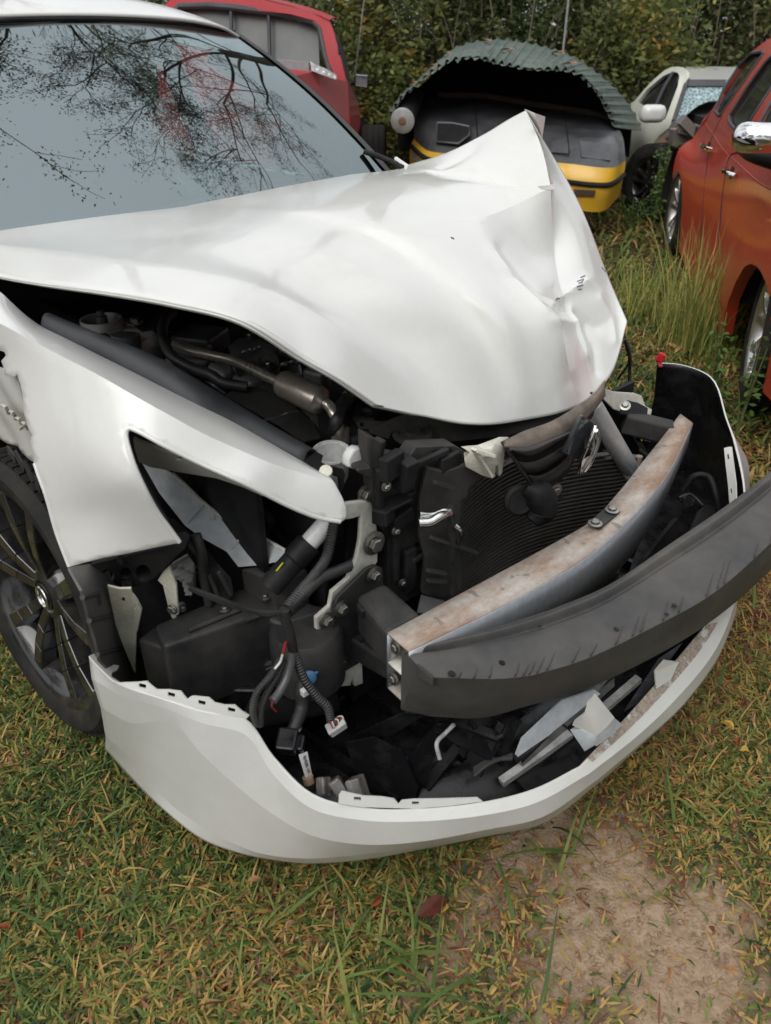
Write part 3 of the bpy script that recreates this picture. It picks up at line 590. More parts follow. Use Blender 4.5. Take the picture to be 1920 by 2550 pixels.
# torn shard standing on the centre bar
plate('torn_shard', [(1482, 1727), (1470, 1742), (1462, 1748), (1460, 1760), (1455, 1775), (1440, 1786), (1430, 1794), (1425, 1806), (1450, 1818), (1487, 1832), (1512, 1810), (1530, 1787), (1510, 1762)], [(1482, 1727, 'z', .46), (1425, 1806, 'z', .375), (1487, 1832, 'z', .375), (1530, 1787, 'z', .40), (1470, 1790, 'z', .41)], M['white_low'], .003, BUMPER, 12)
plate('torn_shard_side', [(1420, 1818), (1450, 1818), (1487, 1832), (1512, 1810), (1530, 1788), (1552, 1806), (1510, 1838), (1456, 1871)], [(1420, 1818, 'z', .365), (1487, 1832, 'z', .373), (1530, 1788, 'z', .395), (1552, 1806, 'z', .345), (1456, 1871, 'z', .326)], M['primer'], .003, BUMPER, 12)
sh = MB(); sh.add(P((1470, 1845, 'z', .35), (1526, 1812, 'z', .345), (1532, 1822, 'z', .33), (1482, 1856, 'z', .33)), [(0, 1, 2, 3)]); solid(sh.build('torn_strip', M['white'], BUMPER, False), .003)
sh = MB(); sh.add(P((1652, 1642, 'z', .40), (1688, 1647, 'z', .38), (1668, 1690, 'z', .35), (1632, 1714, 'z', .345), (1628, 1670, 'z', .38)), [(0, 1, 2, 3, 4)]); solid(sh.build('torn_shard', M['white_low'], BUMPER, False), .003)
# grey mud scraped along the top of the centre bar
def mud_mat():
    m, n, l, b = newmat('scraped_mud'); a = noise(n, l, 26, 5, .7); f = noise(n, l, 110, 4, .7)
    l.new(ramp(n, l, f, [(.3, c4((.17, .125, .095))), (.6, c4((.33, .27, .22))), (.8, c4((.50, .46, .41)))]), b.inputs['Base Color']); b.inputs['Roughness'].default_value = .85; bump(n, l, b, f, .5, .002)
    tr = n.new('ShaderNodeBsdfTransparent'); mx = n.new('ShaderNodeMixShader'); l.new(ramp(n, l, a, [(.40, (0, 0, 0, 1)), (.52, (1, 1, 1, 1))]), mx.inputs[0]); l.new(tr.outputs[0], mx.inputs[1]); l.new(b.outputs[0], mx.inputs[2]); l.new(mx.outputs[0], n['Material Output'].inputs[0]); return m
mud = mud_mat()
gm = [[BG[i][j] + np.array((0, 0, .0025)) for j in range(0, 4)] for i in range(67, 90)]
o = MB().grid(gm).build('mud_scrape', mud, BUMPER); o.data.flip_normals()
# red clip on the far tip of the cover
rc = cp(1646, 890, 'z', .62); block('red_clip', rc, (.02, .012, .024), M['red_clip'], (0, 20, 30), .002, BUMPER); block('clip_base', rc + np.array((-.004, 0, -.014)), (.045, .012, .006), surface('dull_red_plastic', (.25, .02, .03), .5), (0, 20, -40), .002, BUMPER)

# --- undertray and dark inner shell
tray = MB(); inner = [b_[-1] + np.array((-.03, 0, .02)) for b_ in BG[8:112:4]]
for k_, (x0, y0) in enumerate(((.30, .80), (.30, -.80))): pass
cen = np.array((.45, 0, .17)); ring = [cen + (q - cen) * .97 for q in inner]; back = [np.array((min(.42, q[0] - .05), q[1] * .92, .16)) for q in ring]
tray.grid([ring, [(a_ + b_) / 2 + np.array((0, 0, -.015)) for a_, b_ in zip(ring, back)], back]); o = tray.build('undertray', M['black_wet'], car); solid(o, .006)
rb = MB()
for k_ in range(7): rb.beam((.50 + .0 * k_, -.55 + .17 * k_, .17), (.88 - abs(k_ - 3) * .015, -.52 + .16 * k_, .20), .014, .03)
rb.build('undertray_ribs', M['black_wet'], car, False)
sh = MB(); sh.box((.05, 0, .20), (1.0, 1.2, .03)); sh.build('engine_floor', M['black'], car, False)
# splash panels standing inside the bumper opening
plate('splash_panel', [(860, 1850), (930, 1838), (1000, 1870), (1040, 1960), (1030, 1992), (960, 1985), (900, 1960)], [(860, 1850, 'z', .30), (1000, 1870, 'z', .30), (1030, 1992, 'z', .22), (900, 1960, 'z', .20)], M['black_wet'], .005)
plate('air_guide', [(1000, 1990), (1020, 1880), (1090, 1800), (1150, 1800), (1080, 1890), (1040, 1990)], [(1000, 1990, 'z', .19), (1090, 1800, 'z', .34), (1150, 1800, 'z', .33), (1040, 1990, 'z', .19)], M['black_wet'], .005)
plate('air_guide', [(870, 1850), (880, 1835), (1010, 1775), (1060, 1780), (950, 1845), (960, 1870)], [(870, 1850, 'z', .26), (1060, 1780, 'z', .34), (1010, 1775, 'z', .35), (960, 1870, 'z', .24)], M['black_wet'], .005)
plate('lower_crossmember', [(620, 1800), (640, 1752), (845, 1720), (850, 1772), (640, 1820)], [(620, 1800, 'x', .62), (640, 1752, 'x', .62), (845, 1720, 'x', .62), (850, 1772, 'x', .64)], M['black'], .03, bev=.006)
# broken bits lying in the tray
rr = random.Random(3)
for k_, (u0, v0, z0, u1, v1, z1, wd) in enumerate(((1085, 1800, .33, 1230, 1880, .27, .035), (1120, 1790, .34, 1250, 1840, .30, .022), (1290, 1790, .34, 1240, 1900, .25, .020), (1180, 1800, .33, 1150, 1880, .26, .018), (1250, 1800, .32, 1190, 1930, .23, .014), (1300, 1960, .23, 1440, 1890, .24, .030), (1330, 1900, .24, 1480, 1790, .28, .018), (1060, 1960, .20, 1140, 1860, .25, .02), (1100, 1975, .19, 1230, 1960, .20, .03))):
    MB().beam(cp(u0, v0, 'z', z0), cp(u1, v1, 'z', z1), wd, .006).build('broken_plastic_strip', M['black_wet' if k_ % 3 else 'black'], car, False)
pipe('torn_strip', P((1095, 1890, 'z', .30), (1088, 1850, 'z', .33), (1110, 1825, 'z', .33), (1130, 1805, 'z', .35)), .004, M['grey_pl'])
for k_ in range(4): pipe('splayed_plastic_finger', P((1275, 1888 - 3 * k_, 'z', .27), (1215, 1895 + 3 * k_, 'z', .27), (1180, 1915 + 6 * k_, 'z', .26)), .004, M['black_dusty'])
# silver bars lying towards the far side
bm_ = MB(); bm_.beam(cp(1248, 1948, 'z', .235), cp(1420, 1828, 'z', .27), .015, .013); bm_.build('silver_bar', M['scuffed'], car, False)
bm_ = MB(); bm_.beam(cp(1430, 1828, 'z', .27), cp(1590, 1690, 'z', .31), .015, .013); bm_.build('silver_bar', M['scuffed'], car, False)
bm_ = MB(); bm_.beam(cp(1290, 1895, 'z', .26), cp(1520, 1690, 'z', .33), .02, .03); bm_.build('black_bar', M['black_gloss'], car, False)
plate('metal_deflector', [(1285, 1880), (1300, 1840), (1400, 1745), (1480, 1718), (1495, 1728), (1380, 1820), (1300, 1895)], [(1285, 1880, 'z', .28), (1400, 1745, 'z', .36), (1480, 1718, 'z', .37), (1380, 1820, 'z', .30)], M['primer'], .004)
plate('grille_duct', [(1450, 1960), (1330, 1965), (1480, 1850), (1600, 1740), (1700, 1600), (1640, 1640), (1560, 1760)], [(1330, 1965, 'z', .22), (1480, 1850, 'z', .24), (1600, 1740, 'z', .25), (1700, 1600, 'z', .27), (1450, 1960, 'z', .23)], M['black_wet'], .005)
# amber-grey marker lenses in the near corner
for (u, v, s_) in ((806, 1958, .034), (846, 1964, .042), (892, 1968, .05)):
    q = cp(u, v, 'z', .295); block('marker_lens', q, (s_ * .5, s_ * .9, s_ * .75), M['lens'], (38 + (u % 5) * 6, -25, 20 + (u % 7) * 9), .003, BUMPER)

# --- bumper beam
def beam():
    rows_in = [(965, 1578, .562), (1120, 1495, .562), (1270, 1414, .562), (1380, 1354, .562), (1472, 1299, .563), (1545, 1222, .567), (1606, 1145, .572), (1647, 1094, .578), (1694, 1032, .586)]
    rows_out = [(1018, 1624, .560), (1150, 1560, .560), (1270, 1501, .560), (1385, 1436, .560), (1472, 1380, .560), (1545, 1315, .564), (1606, 1252, .569), (1665, 1175, .575), (1724, 1054, .584)]
    A = spline(P(*[(u, v, 'z', z) for u, v, z in rows_in]), 6); B = spline(P(*[(u, v, 'z', z) for u, v, z in rows_out]), 6)
    n = len(A); hgt = [.122 if i < n - 14 else .122 - .06 * (i - n + 14) / 14 for i in range(n)]
    dn = lambda p, i, k=1.0: p + np.array((0, 0, -hgt[i] * k))
    root = bpy.data.objects.new('bumper_beam', None); link(root, car)
    w_ = [(b - a) / np.linalg.norm(b - a) for a, b in zip(A, B)]
    def strip(name, X, Y, mat, th=.004):
        o = MB().grid([X, [(x + y) / 2 for x, y in zip(X, Y)], Y]).build(name, mat, root); solid(o, th, 0); return o
    strip('top_flange', A, B, M['beam']); strip('front_face', B, [dn(b, i) for i, b in enumerate(B)], M['beam_face'])
    strip('back_face', [a + np.array((0, 0, -.002)) for a in A], [dn(a, i) for i, a in enumerate(A)], M['beam_face']); strip('bottom_flange', [dn(a, i) for i, a in enumerate(A)], [dn(b, i) for i, b in enumerate(B)], M['beam'])
    strip('middle_web', [dn(a, i, .52) for i, a in enumerate(A)], [dn(b, i, .52) for i, b in enumerate(B)], M['offwhite2'])
    # bolted plate
    q = [cp(1464, 1306, 'z', .568), cp(1492, 1320, 'z', .568), cp(1544, 1277, 'z', .568), cp(1514, 1262, 'z', .568)]
    MB().prism(q, (0, 0, .004)).build('bolted_plate', M['black_dusty'], root, False)
    for u, v in ((1482, 1305), (1524, 1272)): bolt(cp(u, v, 'z', .573), (0, 0, 1), .0085, root)
    for (u, v) in ((988, 1612), (983, 1690)): bolt(cp(u, v, 'x', .80), (0, -1, .2), .007, root)
    return root
beam()

# --- black foam absorber
def foam():
    bk = [(1000, 1622, .553), (1100, 1596, .553), (1250, 1556, .553), (1370, 1518, .553), (1506, 1461, .553), (1674, 1350, .553), (1808, 1259, .553), (1920, 1172, .553), (2040, 1060, .553)]
    ft = [(1037, 1655, .545), (1075, 1687, .540), (1250, 1690, .540), (1325, 1682, .540), (1450, 1645, .540), (1650, 1550, .540), (1770, 1482, .540), (1920, 1352, .540), (2050, 1210, .540)]
    fb = [(1000, 1768, .425), (1075, 1785, .412), (1200, 1788, .410), (1315, 1758, .412), (1450, 1720, .412), (1675, 1610, .415), (1800, 1526, .418), (1930, 1410, .42), (2060, 1270, .42)]
    A, T, F_ = P(*[(u, v, 'z', z) for u, v, z in bk]), P(*[(u, v, 'z', z) for u, v, z in ft]), P(*[(u, v, 'z', z) for u, v, z in fb])
    lip = [a + (t - a) * .14 + np.array((0, 0, .006)) for a, t in zip(A, T)]; gr = [a + (t - a) * .22 + np.array((0, 0, -.007)) for a, t in zip(A, T)]; g2 = [a + (t - a) * .34 + np.array((0, 0, .004)) for a, t in zip(A, T)]
    ab = [a + np.array((0, 0, -.13)) for a in A]; mid = [(t + f) / 2 + np.array((.004, -.003, 0)) for t, f in zip(T, F_)]
    net = [ab, A, lip, gr, g2, T, mid, F_, [f + np.array((-.03, .02, -.004)) for f in F_], ab]
    G = surf(net, ru=4, rv=7, cu=(1, 5, 7, 8), cv=(1, 3))
    m = MB().grid(G)
    for end in (0, -1):
        ring = [G[i][end] for i in range(0, len(G) - 1, 4)]; m.add(ring, [tuple(range(len(ring)))])
    M['foam'] = surface('moulded_foam', (.048, .047, .046), .55, dirt=(.14, .125, .11), amt=.5, scale=5, thr=.48, bscale=160, bstr=.35, spec=.3); o = m.build('foam_absorber', M['foam'], car, sharp=32); bevel(o, .003, 2, 40)
    # moulded notches along the front edge and raised pads on the near end
    S_ = spline(T, 10); D_ = spline(g2, 10); path = resample(S_, 34); path2 = resample(D_, 34)
    for k_ in range(6, 32):
        if k_ in (9, 15, 23, 27): continue
        tj = (k_ + .35 * math.sin(k_ * 5.3)) / 33 * (len(S_) - 1); i0 = int(tj); a_, b_ = S_[i0], D_[min(i0, len(D_) - 1)]; b_ = a_ + (b_ - a_) * (.65 + .4 * abs(math.sin(k_ * 3.7))); d_ = (b_ - a_); nt = MB(); nt.hexa([a_ + d_ * .02 + np.array((0, -.0015, .0)), a_ + d_ * .02 + np.array((0, .0035, .0)), a_ + d_ * .02 + np.array((0, .003, .005)), a_ + d_ * .02 + np.array((0, -.001, .005)), a_ + d_ * .42 + np.array((.006, -.001, .0)), a_ + d_ * .42 + np.array((.006, .0, .0)), a_ + d_ * .42 + np.array((.006, .0, .001)), a_ + d_ * .42 + np.array((.006, -.001, .001))]); nt.build('moulded_notch', M['foam'], o, False)
    pd = MB(); a1, a2, a3, a4 = P((1037, 1650, 'z', .552), (1078, 1688, 'z', .552), (1080, 1712, 'z', .530), (1036, 1688, 'z', .525)); nrm = np.array((-.02, .03, -.03))
    pd.hexa([a1, a2, a3, a4, a1 + nrm, a2 + nrm, a3 + nrm, a4 + nrm]); bevel(pd.build('moulded_pad', M['foam'], o, False), .004)
    pd = MB(); a1, a2, a3, a4 = P((1028, 1722, 'z', .485), (1092, 1728, 'z', .49), (1110, 1745, 'z', .468), (1062, 1760, 'z', .455)); nrm = np.array((-.03, .03, -.01))
    pd.hexa([a1, a2, a3, a4, a1 + nrm, a2 + nrm, a3 + nrm, a4 + nrm]); bevel(pd.build('moulded_pad', M['foam'], o, False), .006)
    pl = MB()
    for (u, v, w_) in ((1262, 1720, 8), (1610, 1600, 12), (1730, 1540, 26)):
        i = int(np.argmin([abs(u - q[0]) for q in ft])); pass
    # dried splashes
    sp = MB()
    for (u, v, r_) in ((1480, 1533, .009), (1250, 1649, .006), (1222, 1633, .006), (1125, 1676, .007), (1268, 1596, .008), (1302, 1560, .005), (1535, 1565, .005), (1680, 1506, .005), (1661, 1528, .004), (1342, 1556, .004), (1208, 1622, .004)):
        c_ = cp(u, v, 'z', .5475); sp.lathe([(0, .0), (r_ * .9, 0), (r_, -.0015)], 12, Matrix.Translation(Vector(tuple(c_))) @ Matrix.Diagonal((1, .8, 1, 1)))
    sp.build('dried_splashes', M['black'], o, True)['kind'] = 'stuff'
    return o
foam()

# --- near frame rail end: flange plate, crash box and white post
plate('radiator_support_post', [(858, 1256), (868, 1252), (900, 1248), (923, 1248), (932, 1258), (937, 1300), (942, 1330), (941, 1400), (932, 1412), (905, 1420), (880, 1445), (850, 1478), (830, 1500), (826, 1545), (824, 1592), (789, 1568), (788, 1538), (822, 1508), (828, 1474), (868, 1440), (888, 1392), (897, 1345), (900, 1285), (880, 1292), (852, 1296)],
      [(858, 1256, 'x', .62), (923, 1248, 'x', .62), (942, 1330, 'x', .62), (850, 1478, 'x', .625), (826, 1545, 'x', .63), (789, 1568, 'x', .63)], M['offwhite2'], .010, bev=.003)
for (u, v, x, r_) in ((930, 1352, .628, .014), (910, 1229, .61, .011)): bolt(cp(u, v, 'x', x), (1, -.1, .05), r_, None, .014)
fl = plate('flange_plate', [(915, 1416), (935, 1408), (953, 1416), (955, 1440), (958, 1500), (952, 1560), (930, 1620), (902, 1648), (862, 1671), (834, 1674), (826, 1648), (826, 1560), (832, 1515), (842, 1488), (878, 1452)], [(915, 1416, 'x', .645), (955, 1440, 'x', .645), (826, 1560, 'x', .645), (862, 1671, 'x', .645)], M['black_dusty'], .008, holes=[circ(849, 1577, 7, 10, 1.4)], bev=.002)
for (u, v) in ((930, 1431), (849, 1514), (812, 1544), (845, 1649)): bolt(cp(u, v, 'x', .652), (1, 0, 0), .010, fl, .012)
plate('tow_bracket', [(836, 1678), (902, 1648), (905, 1702), (884, 1710), (878, 1690), (874, 1708), (842, 1710)], [(836, 1678, 'x', .64), (902, 1648, 'x', .64), (905, 1702, 'x', .64)], M['offwhite2'], .01, bev=.002)
cb = MB()
ct = P((884, 1482, 'z', .562), (958, 1446, 'z', .562), (1052, 1530, 'z', .552), (966, 1580, 'z', .552))
cb.hexa(ct + [q + np.array((0, 0, -.085)) for q in ct]); o = cb.build('crash_box', M['black_dusty'], car, False); bevel(o, .012, 3)
pl = MB(); pl.beam(cp(893, 1510, 'z', .545), cp(908, 1530, 'z', .543), .012, .018); bevel(pl.build('slot_rib', M['black'], o, False), .004)
cb = MB(); ct = P((868, 1590, 'z', .440), (905, 1560, 'z', .440), (1000, 1625, 'z', .432), (962, 1645, 'z', .432)); cb.hexa(ct + [q + np.array((0, 0, -.05)) for q in ct]); o = cb.build('lower_rail', M['black_dusty'], car, False); bevel(o, .006)
for q in ((898, 1592), (945, 1622)): MB().lathe([(.005, 0), (.005, .002), (0, .002)], 12, axisM(cp(*q, 'z', .4425), (0, 0, 1))).build('drain_hole', M['black'], o)

# --- lock carrier, black plastic
sup = plate('upper_support_cover', [(918, 1068), (965, 1050), (1010, 1030), (1100, 1015), (1300, 1000), (1478, 975), (1470, 998), (1378, 1053), (1264, 1086), (1136, 1100), (1040, 1108), (1028, 1106), (1003, 1082), (990, 1074), (976, 1076), (968, 1094), (920, 1080)],
      [(918, 1068, 'z', .765), (1010, 1030, 'z', .79), (1300, 1000, 'z', .75), (1478, 975, 'z', .715), (1378, 1053, 'z', .690), (1136, 1100, 'z', .715), (1028, 1106, 'z', .725)], M['black_dusty'], .006, bev=.002)
rg = cp(1028, 1076, 'z', .752); MB().lathe([(.040, -.004), (.038, .004), (.03, .004), (.027, 0), (.016, 0), (.015, .005), (.010, .005), (.009, -.004), (0, -.004)], 28, axisM(rg, (.1, -.1, 1))).build('bump_stop_seat', M['black_dusty'], sup)
post = plate('lock_carrier', [(911, 1082), (935, 1092), (950, 1125), (968, 1135), (1010, 1144), (1021, 1135), (1035, 1114), (1135, 1110), (1166, 1130), (1160, 1158), (1105, 1174), (1066, 1165), (1055, 1200), (1045, 1235), (1043, 1338), (1058, 1350), (1058, 1395), (1048, 1480), (998, 1506), (966, 1490), (966, 1345), (950, 1318), (934, 1302), (928, 1250), (923, 1192), (888, 1176), (890, 1168), (920, 1164), (913, 1138)],
      [(911, 1082, 'x', .625), (1021, 1135, 'x', .65), (1160, 1140, 'x', .665), (1043, 1338, 'x', .635), (1048, 1480, 'x', .635), (966, 1400, 'x', .62), (923, 1192, 'x', .63)], M['black_dusty'], .035, holes=[[(1010, 1202), (1040, 1196), (1034, 1228), (1010, 1234)], [(1036, 1352), (1050, 1352), (1050, 1366), (1038, 1366)], [(1080, 1124), (1120, 1120), (1128, 1136), (1088, 1144)]], bev=.003)
for (u, v, x, s_, r_) in ((975, 1160, .655, (.02, .05, .045), (0, 0, 10)), (1010, 1180, .66, (.03, .03, .06), (0, 10, 0)), (955, 1280, .65, (.03, .035, .03), (0, 0, 20)), (1000, 1290, .645, (.02, .05, .03), (10, 0, 0)), (985, 1250, .65, (.03, .06, .008), (0, 10, 0)), (1020, 1420, .64, (.012, .03, .10), (0, 0, 0)), (940, 1130, .64, (.02, .012, .06), (0, 10, 10)), (1070, 1142, .672, (.012, .09, .012), (0, 0, 0)), (1120, 1150, .675, (.012, .05, .03), (0, 0, 0)), (945, 1225, .648, (.012, .012, .09), (0, 0, 0)), (985, 1370, .642, (.012, .012, .14), (0, 0, 0)), (1040, 1390, .645, (.01, .03, .012), (0, 0, 0))): block('moulded_rib', cp(u, v, 'x', x), s_, M['black'], r_, .003, post)
dct = plate('radiator_side_duct', [(1066, 1166), (1108, 1174), (1165, 1158), (1200, 1185), (1168, 1215), (1165, 1240), (1150, 1248), (1146, 1300), (1152, 1380), (1150, 1478), (1100, 1492), (1052, 1480), (1060, 1390), (1046, 1338), (1046, 1240)], [(1066, 1166, 'x', .675), (1165, 1158, 'x', .690), (1150, 1478, 'x', .692), (1052, 1480, 'x', .665), (1046, 1240, 'x', .665)], M['black_dusty'], .012, bev=.003)
for (u0, v0, u1, v1) in ((1075, 1338, 1186, 1375), (1065, 1420, 1110, 1428), (1065, 1445, 1110, 1448), (1122, 1260, 1128, 1480), (1082, 1200, 1132, 1215)):
    MB().beam(cp(u0, v0, 'x', .690), cp(u1, v1, 'x', .700), .006, .010, (1, 0, 0)).build('moulded_rib', M['black_dusty'], dct, False)
plate('lower_air_dam', [(1050, 1480), (1100, 1492), (1110, 1500), (1075, 1530), (1040, 1525)], [(1050, 1480, 'x', .66), (1110, 1500, 'x', .68), (1040, 1525, 'x', .70)], surface('grey_air_dam', (.12, .12, .12), .6), .004)
pipe('coolant_tube', P((1042, 1282, 'x', .69), (1080, 1283, 'x', .70), (1105, 1274, 'x', .708), (1120, 1275, 'x', .708), (1122, 1290, 'x', .695)), .0078, M['alu_bright'])
pipe('coolant_tube', P((1042, 1302, 'x', .70), (1070, 1300, 'x', .71), (1095, 1286, 'x', .715), (1118, 1279, 'x', .71)), .0085, M['alu_bright'])
pipe('coolant_tube', P((1130, 1307, 'x', .70), (1142, 1318, 'x', .705), (1146, 1335, 'x', .705), (1143, 1352, 'x', .70)), .006, M['alu_bright'])
# white broken bracket
wb = plate('headlamp_bracket', [(1148, 1112), (1190, 1108), (1244, 1088), (1266, 1088), (1258, 1120), (1250, 1180), (1242, 1186), (1241, 1158), (1234, 1160), (1233, 1188), (1220, 1190), (1199, 1183), (1160, 1162), (1157, 1147), (1169, 1126)], [(1148, 1112, 'x', .69), (1266, 1088, 'x', .70), (1220, 1190, 'x', .715), (1157, 1147, 'x', .70), (1228, 1132, 'x', .735)], M['offwhite'], .03, bev=.002)
MB().beam(cp(1180, 1118, 'x', .725), cp(1222, 1186, 'x', .73), .005, .012, (1, 0, 0)).build('moulded_rib', M['offwhite'], wb, False)
MB().beam(cp(1186, 1122, 'x', .728), cp(1230, 1135, 'x', .742), .005, .012, (1, 0, 0)).build('moulded_rib', M['offwhite'], wb, False)

# --- grille remains and badge
gr = bpy.data.objects.new('grille', None); link(gr, car)
SLAT = surface('satin_brown_black_slat', (.020, .017, .016), .42, dirt=(.07, .055, .05), amt=.5, scale=14, spec=.35)
dusty = surface('dust_caked_plastic', (.16, .125, .10), .8, dirt=(.05, .045, .04), amt=.7, scale=22, thr=.5, bscale=120)
def fin(name, top, bot, mat, th=.008):
    o = MB().grid(surf([P(*top), P(*[((a[0] + b[0]) / 2, (a[1] + b[1]) / 2, 'x', (a[3] + b[3]) / 2 + .006) for a, b in zip(top, bot)]), P(*bot)], 4, 6)).build(name, mat, gr); solid(o, th); return o
X = 'x'
fin('grille_top', [(1250, 1100, X, .735), (1300, 1075, X, .74), (1370, 1050, X, .745), (1430, 1015, X, .735), (1484, 975, X, .715), (1506, 945, X, .70)], [(1270, 1120, X, .755), (1310, 1116, X, .765), (1380, 1094, X, .77), (1438, 1062, X, .755), (1484, 1018, X, .735), (1508, 985, X, .715)], dusty)
fin('grille_slat', [(1270, 1113, X, .757), (1310, 1112, X, .767), (1380, 1088, X, .772), (1420, 1070, X, .76), (1450, 1050, X, .75)], [(1285, 1130, X, .76), (1320, 1136, X, .77), (1390, 1100, X, .775), (1420, 1085, X, .765), (1440, 1070, X, .755)], SLAT)
fin('grille_slat', [(1295, 1150, X, .75), (1330, 1150, X, .755), (1390, 1120, X, .76), (1430, 1090, X, .755)], [(1310, 1175, X, .745), (1345, 1172, X, .75), (1395, 1140, X, .755), (1435, 1110, X, .75)], SLAT)
fin('grille_slat', [(1318, 1185, X, .735), (1350, 1185, X, .74), (1400, 1155, X, .745), (1425, 1130, X, .745)], [(1335, 1220, X, .725), (1360, 1222, X, .73), (1395, 1195, X, .735), (1418, 1172, X, .735)], SLAT)
pipe('grille_edge_trim', P((1250, 1100, X, .738), (1268, 1125, X, .75), (1298, 1170, X, .745), (1330, 1220, X, .728)), .0035, SLAT, gr)
plate('grille_back', [(1252, 1104), (1300, 1082), (1370, 1056), (1430, 1022), (1484, 992), (1478, 1035), (1450, 1075), (1440, 1120), (1416, 1178), (1360, 1224), (1336, 1222), (1300, 1172)], [(1252, 1104, X, .728), (1370, 1056, X, .735), (1484, 992, X, .70), (1440, 1120, X, .735), (1350, 1222, X, .715)], M['black'], .006, gr)
bad = MB(); q = P((1452, 1034, X, .79), (1488, 1058, X, .785), (1453, 1150, X, .77), (1404, 1128, X, .775)); bad.prism(q, (-.012, .004, -.003)); bevel(bad.build('badge_plate', surface('smoked_badge_plate', (.045, .048, .054), .2, coat=.4), gr, False), .003)
ch = plate('badge', [(1487, 1060), (1494, 1076), (1490, 1110), (1474, 1160), (1456, 1182), (1442, 1184), (1450, 1150), (1470, 1105)], [(1487, 1060, X, .80), (1494, 1076, X, .795), (1456, 1182, X, .775), (1442, 1184, X, .775), (1478, 1115, X, .80)], M['chrome'], .008, gr, 8, bev=.002)
pipe('badge_ring', P((1484, 1072, X, .805), (1490, 1095, X, .803), (1476, 1140, X, .797), (1456, 1172, X, .785)), .004, M['chrome'], gr)
plate('grille_bracket', [(1370, 1212), (1392, 1205), (1404, 1248), (1372, 1232)], [(1370, 1212, X, .72), (1392, 1205, X, .72), (1404, 1248, X, .72)], M['black'], .004, gr); bolt(cp(1381, 1222, X, .725), (1, -.3, 0), .010, gr)
# horn
hn = MB(); hc = cp(1290, 1245, X, .715); Mx = axisM(hc, (.75, -.35, .25)); hn.lathe([(0, -.02), (.022, -.018), (.030, -.004), (.031, .006), (.026, .012), (.014, .008), (0, .006)], 28, Mx)
hn.tube(P((1310, 1210, X, .72), (1340, 1228, X, .74), (1345, 1268, X, .74), (1322, 1296, X, .735)), [.018, .03, .034, .02], 12); hn.build('horn', M['black'], car)

# --- condenser
def condenser():
    root = bpy.data.objects.new('condenser', None); link(root, car)
    y0, y1 = cp(1146, 1300, 'x', .665)[1] - .05, cp(1557, 1201, 'x', .69)[1]
    def top(s_): return .665 - .10 * s_ ** 1.5
    def at(s_, z): # dented in the middle, far end dragged forward
        return np.array((.668 - .055 * math.sin(math.pi * min(1, s_ * 1.1)) + .045 * s_ ** 3, y0 + (y1 - y0) * s_, z - .035 * max(0, s_ - .40) ** 1.3))
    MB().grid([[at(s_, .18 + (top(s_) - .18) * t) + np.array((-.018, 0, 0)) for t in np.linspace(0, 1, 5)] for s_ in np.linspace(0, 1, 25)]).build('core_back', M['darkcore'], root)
    m = MB()
    for k_ in range(46):
        z = .185 + k_ * .0108
        ss = [s_ for s_ in np.linspace(0, 1, 30) if z < top(s_)]
        if len(ss) < 3: continue
        t_ = [at(s_, z) for s_ in ss]
        m.grid([[p + np.array((-.016, 0, .0016)) for p in t_], [p + np.array((.002, 0, .0014)) for p in t_], [p + np.array((.002, 0, -.0014)) for p in t_], [p + np.array((-.016, 0, -.0016)) for p in t_]])
    m.build('cooling_tubes', M['fins'], root)
    e = [at(1.0, z) for z in np.linspace(.20, .565, 12)]; pipe('end_tank', e[::3] + [e[-1]], .008, surface('rusty_end_tank', (.26, .21, .18), .75, dirt=(.1, .07, .05), amt=.7, scale=60, bscale=90), root)
    return root
condenser()
rec = MB(); a_, b_ = cp(1474, 1008, X, .690), cp(1574, 1178, X, .712); d_ = b_ - a_; L = np.linalg.norm(d_)
rec.lathe([(0, -.004), (.019, -.003), (.021, .002), (.0215, L - .03), (.0195, L - .026), (.0195, L - .02), (.0215, L - .016), (.021, L), (.012, L + .006), (0, L + .006)], 24, axisM(a_, d_)); rec.build('receiver_drier', surface('satin_silver', (.50, .50, .50), .38, .35, dirt=(.3, .28, .26), amt=.4, scale=12), car)
pipe('drier_bracket', P((1555, 1215, X, .735), (1572, 1204, X, .735), (1600, 1176, X, .735)), .004, M['alu'])

# --- far front corner: bent brackets and torn black parts
plate('far_inner_fender', [(1490, 960), (1530, 975), (1580, 978), (1600, 985), (1608, 1010), (1625, 1020), (1618, 1045), (1560, 1030), (1530, 1020), (1500, 990)], [(1490, 960, 'z', .70), (1600, 985, 'z', .62), (1618, 1045, 'z', .56), (1530, 1020, 'z', .62)], M['offwhite2'], .006, bev=.003)
fb = plate('far_bracket', [(1541, 1005), (1560, 995), (1590, 1002), (1615, 1015), (1612, 1040), (1570, 1036), (1545, 1030)], [(1541, 1005, 'z', .625), (1590, 1002, 'z', .62), (1612, 1040, 'z', .59)], M['black'], .012, bev=.003); bolt(cp(1556, 1011, 'z', .632), (.3, -.5, .8), .008, fb)
cb = MB(); cb.beam(cp(1552, 1048, 'z', .58), cp(1672, 1078, 'z', .56), .05, .05); bevel(cb.build('far_crash_box', M['black_dusty'], car, False), .006)
plate('far_lamp_carrier', [(1490, 1000), (1520, 1015), (1560, 1060), (1600, 1130), (1590, 1165), (1570, 1150), (1540, 1080), (1500, 1040)], [(1490, 1000, 'z', .60), (1560, 1060, 'z', .53), (1600, 1130, 'z', .47), (1500, 1040, 'z', .54)], M['black'], .02, bev=.003)
plate('headlamp_base', [(1480, 985), (1500, 995), (1520, 1025), (1515, 1050), (1490, 1030)], [(1480, 985, 'z', .62), (1520, 1025, 'z', .56), (1490, 1030, 'z', .57)], surface('blue_black_plastic', (.03, .035, .045), .5), .02, bev=.003)
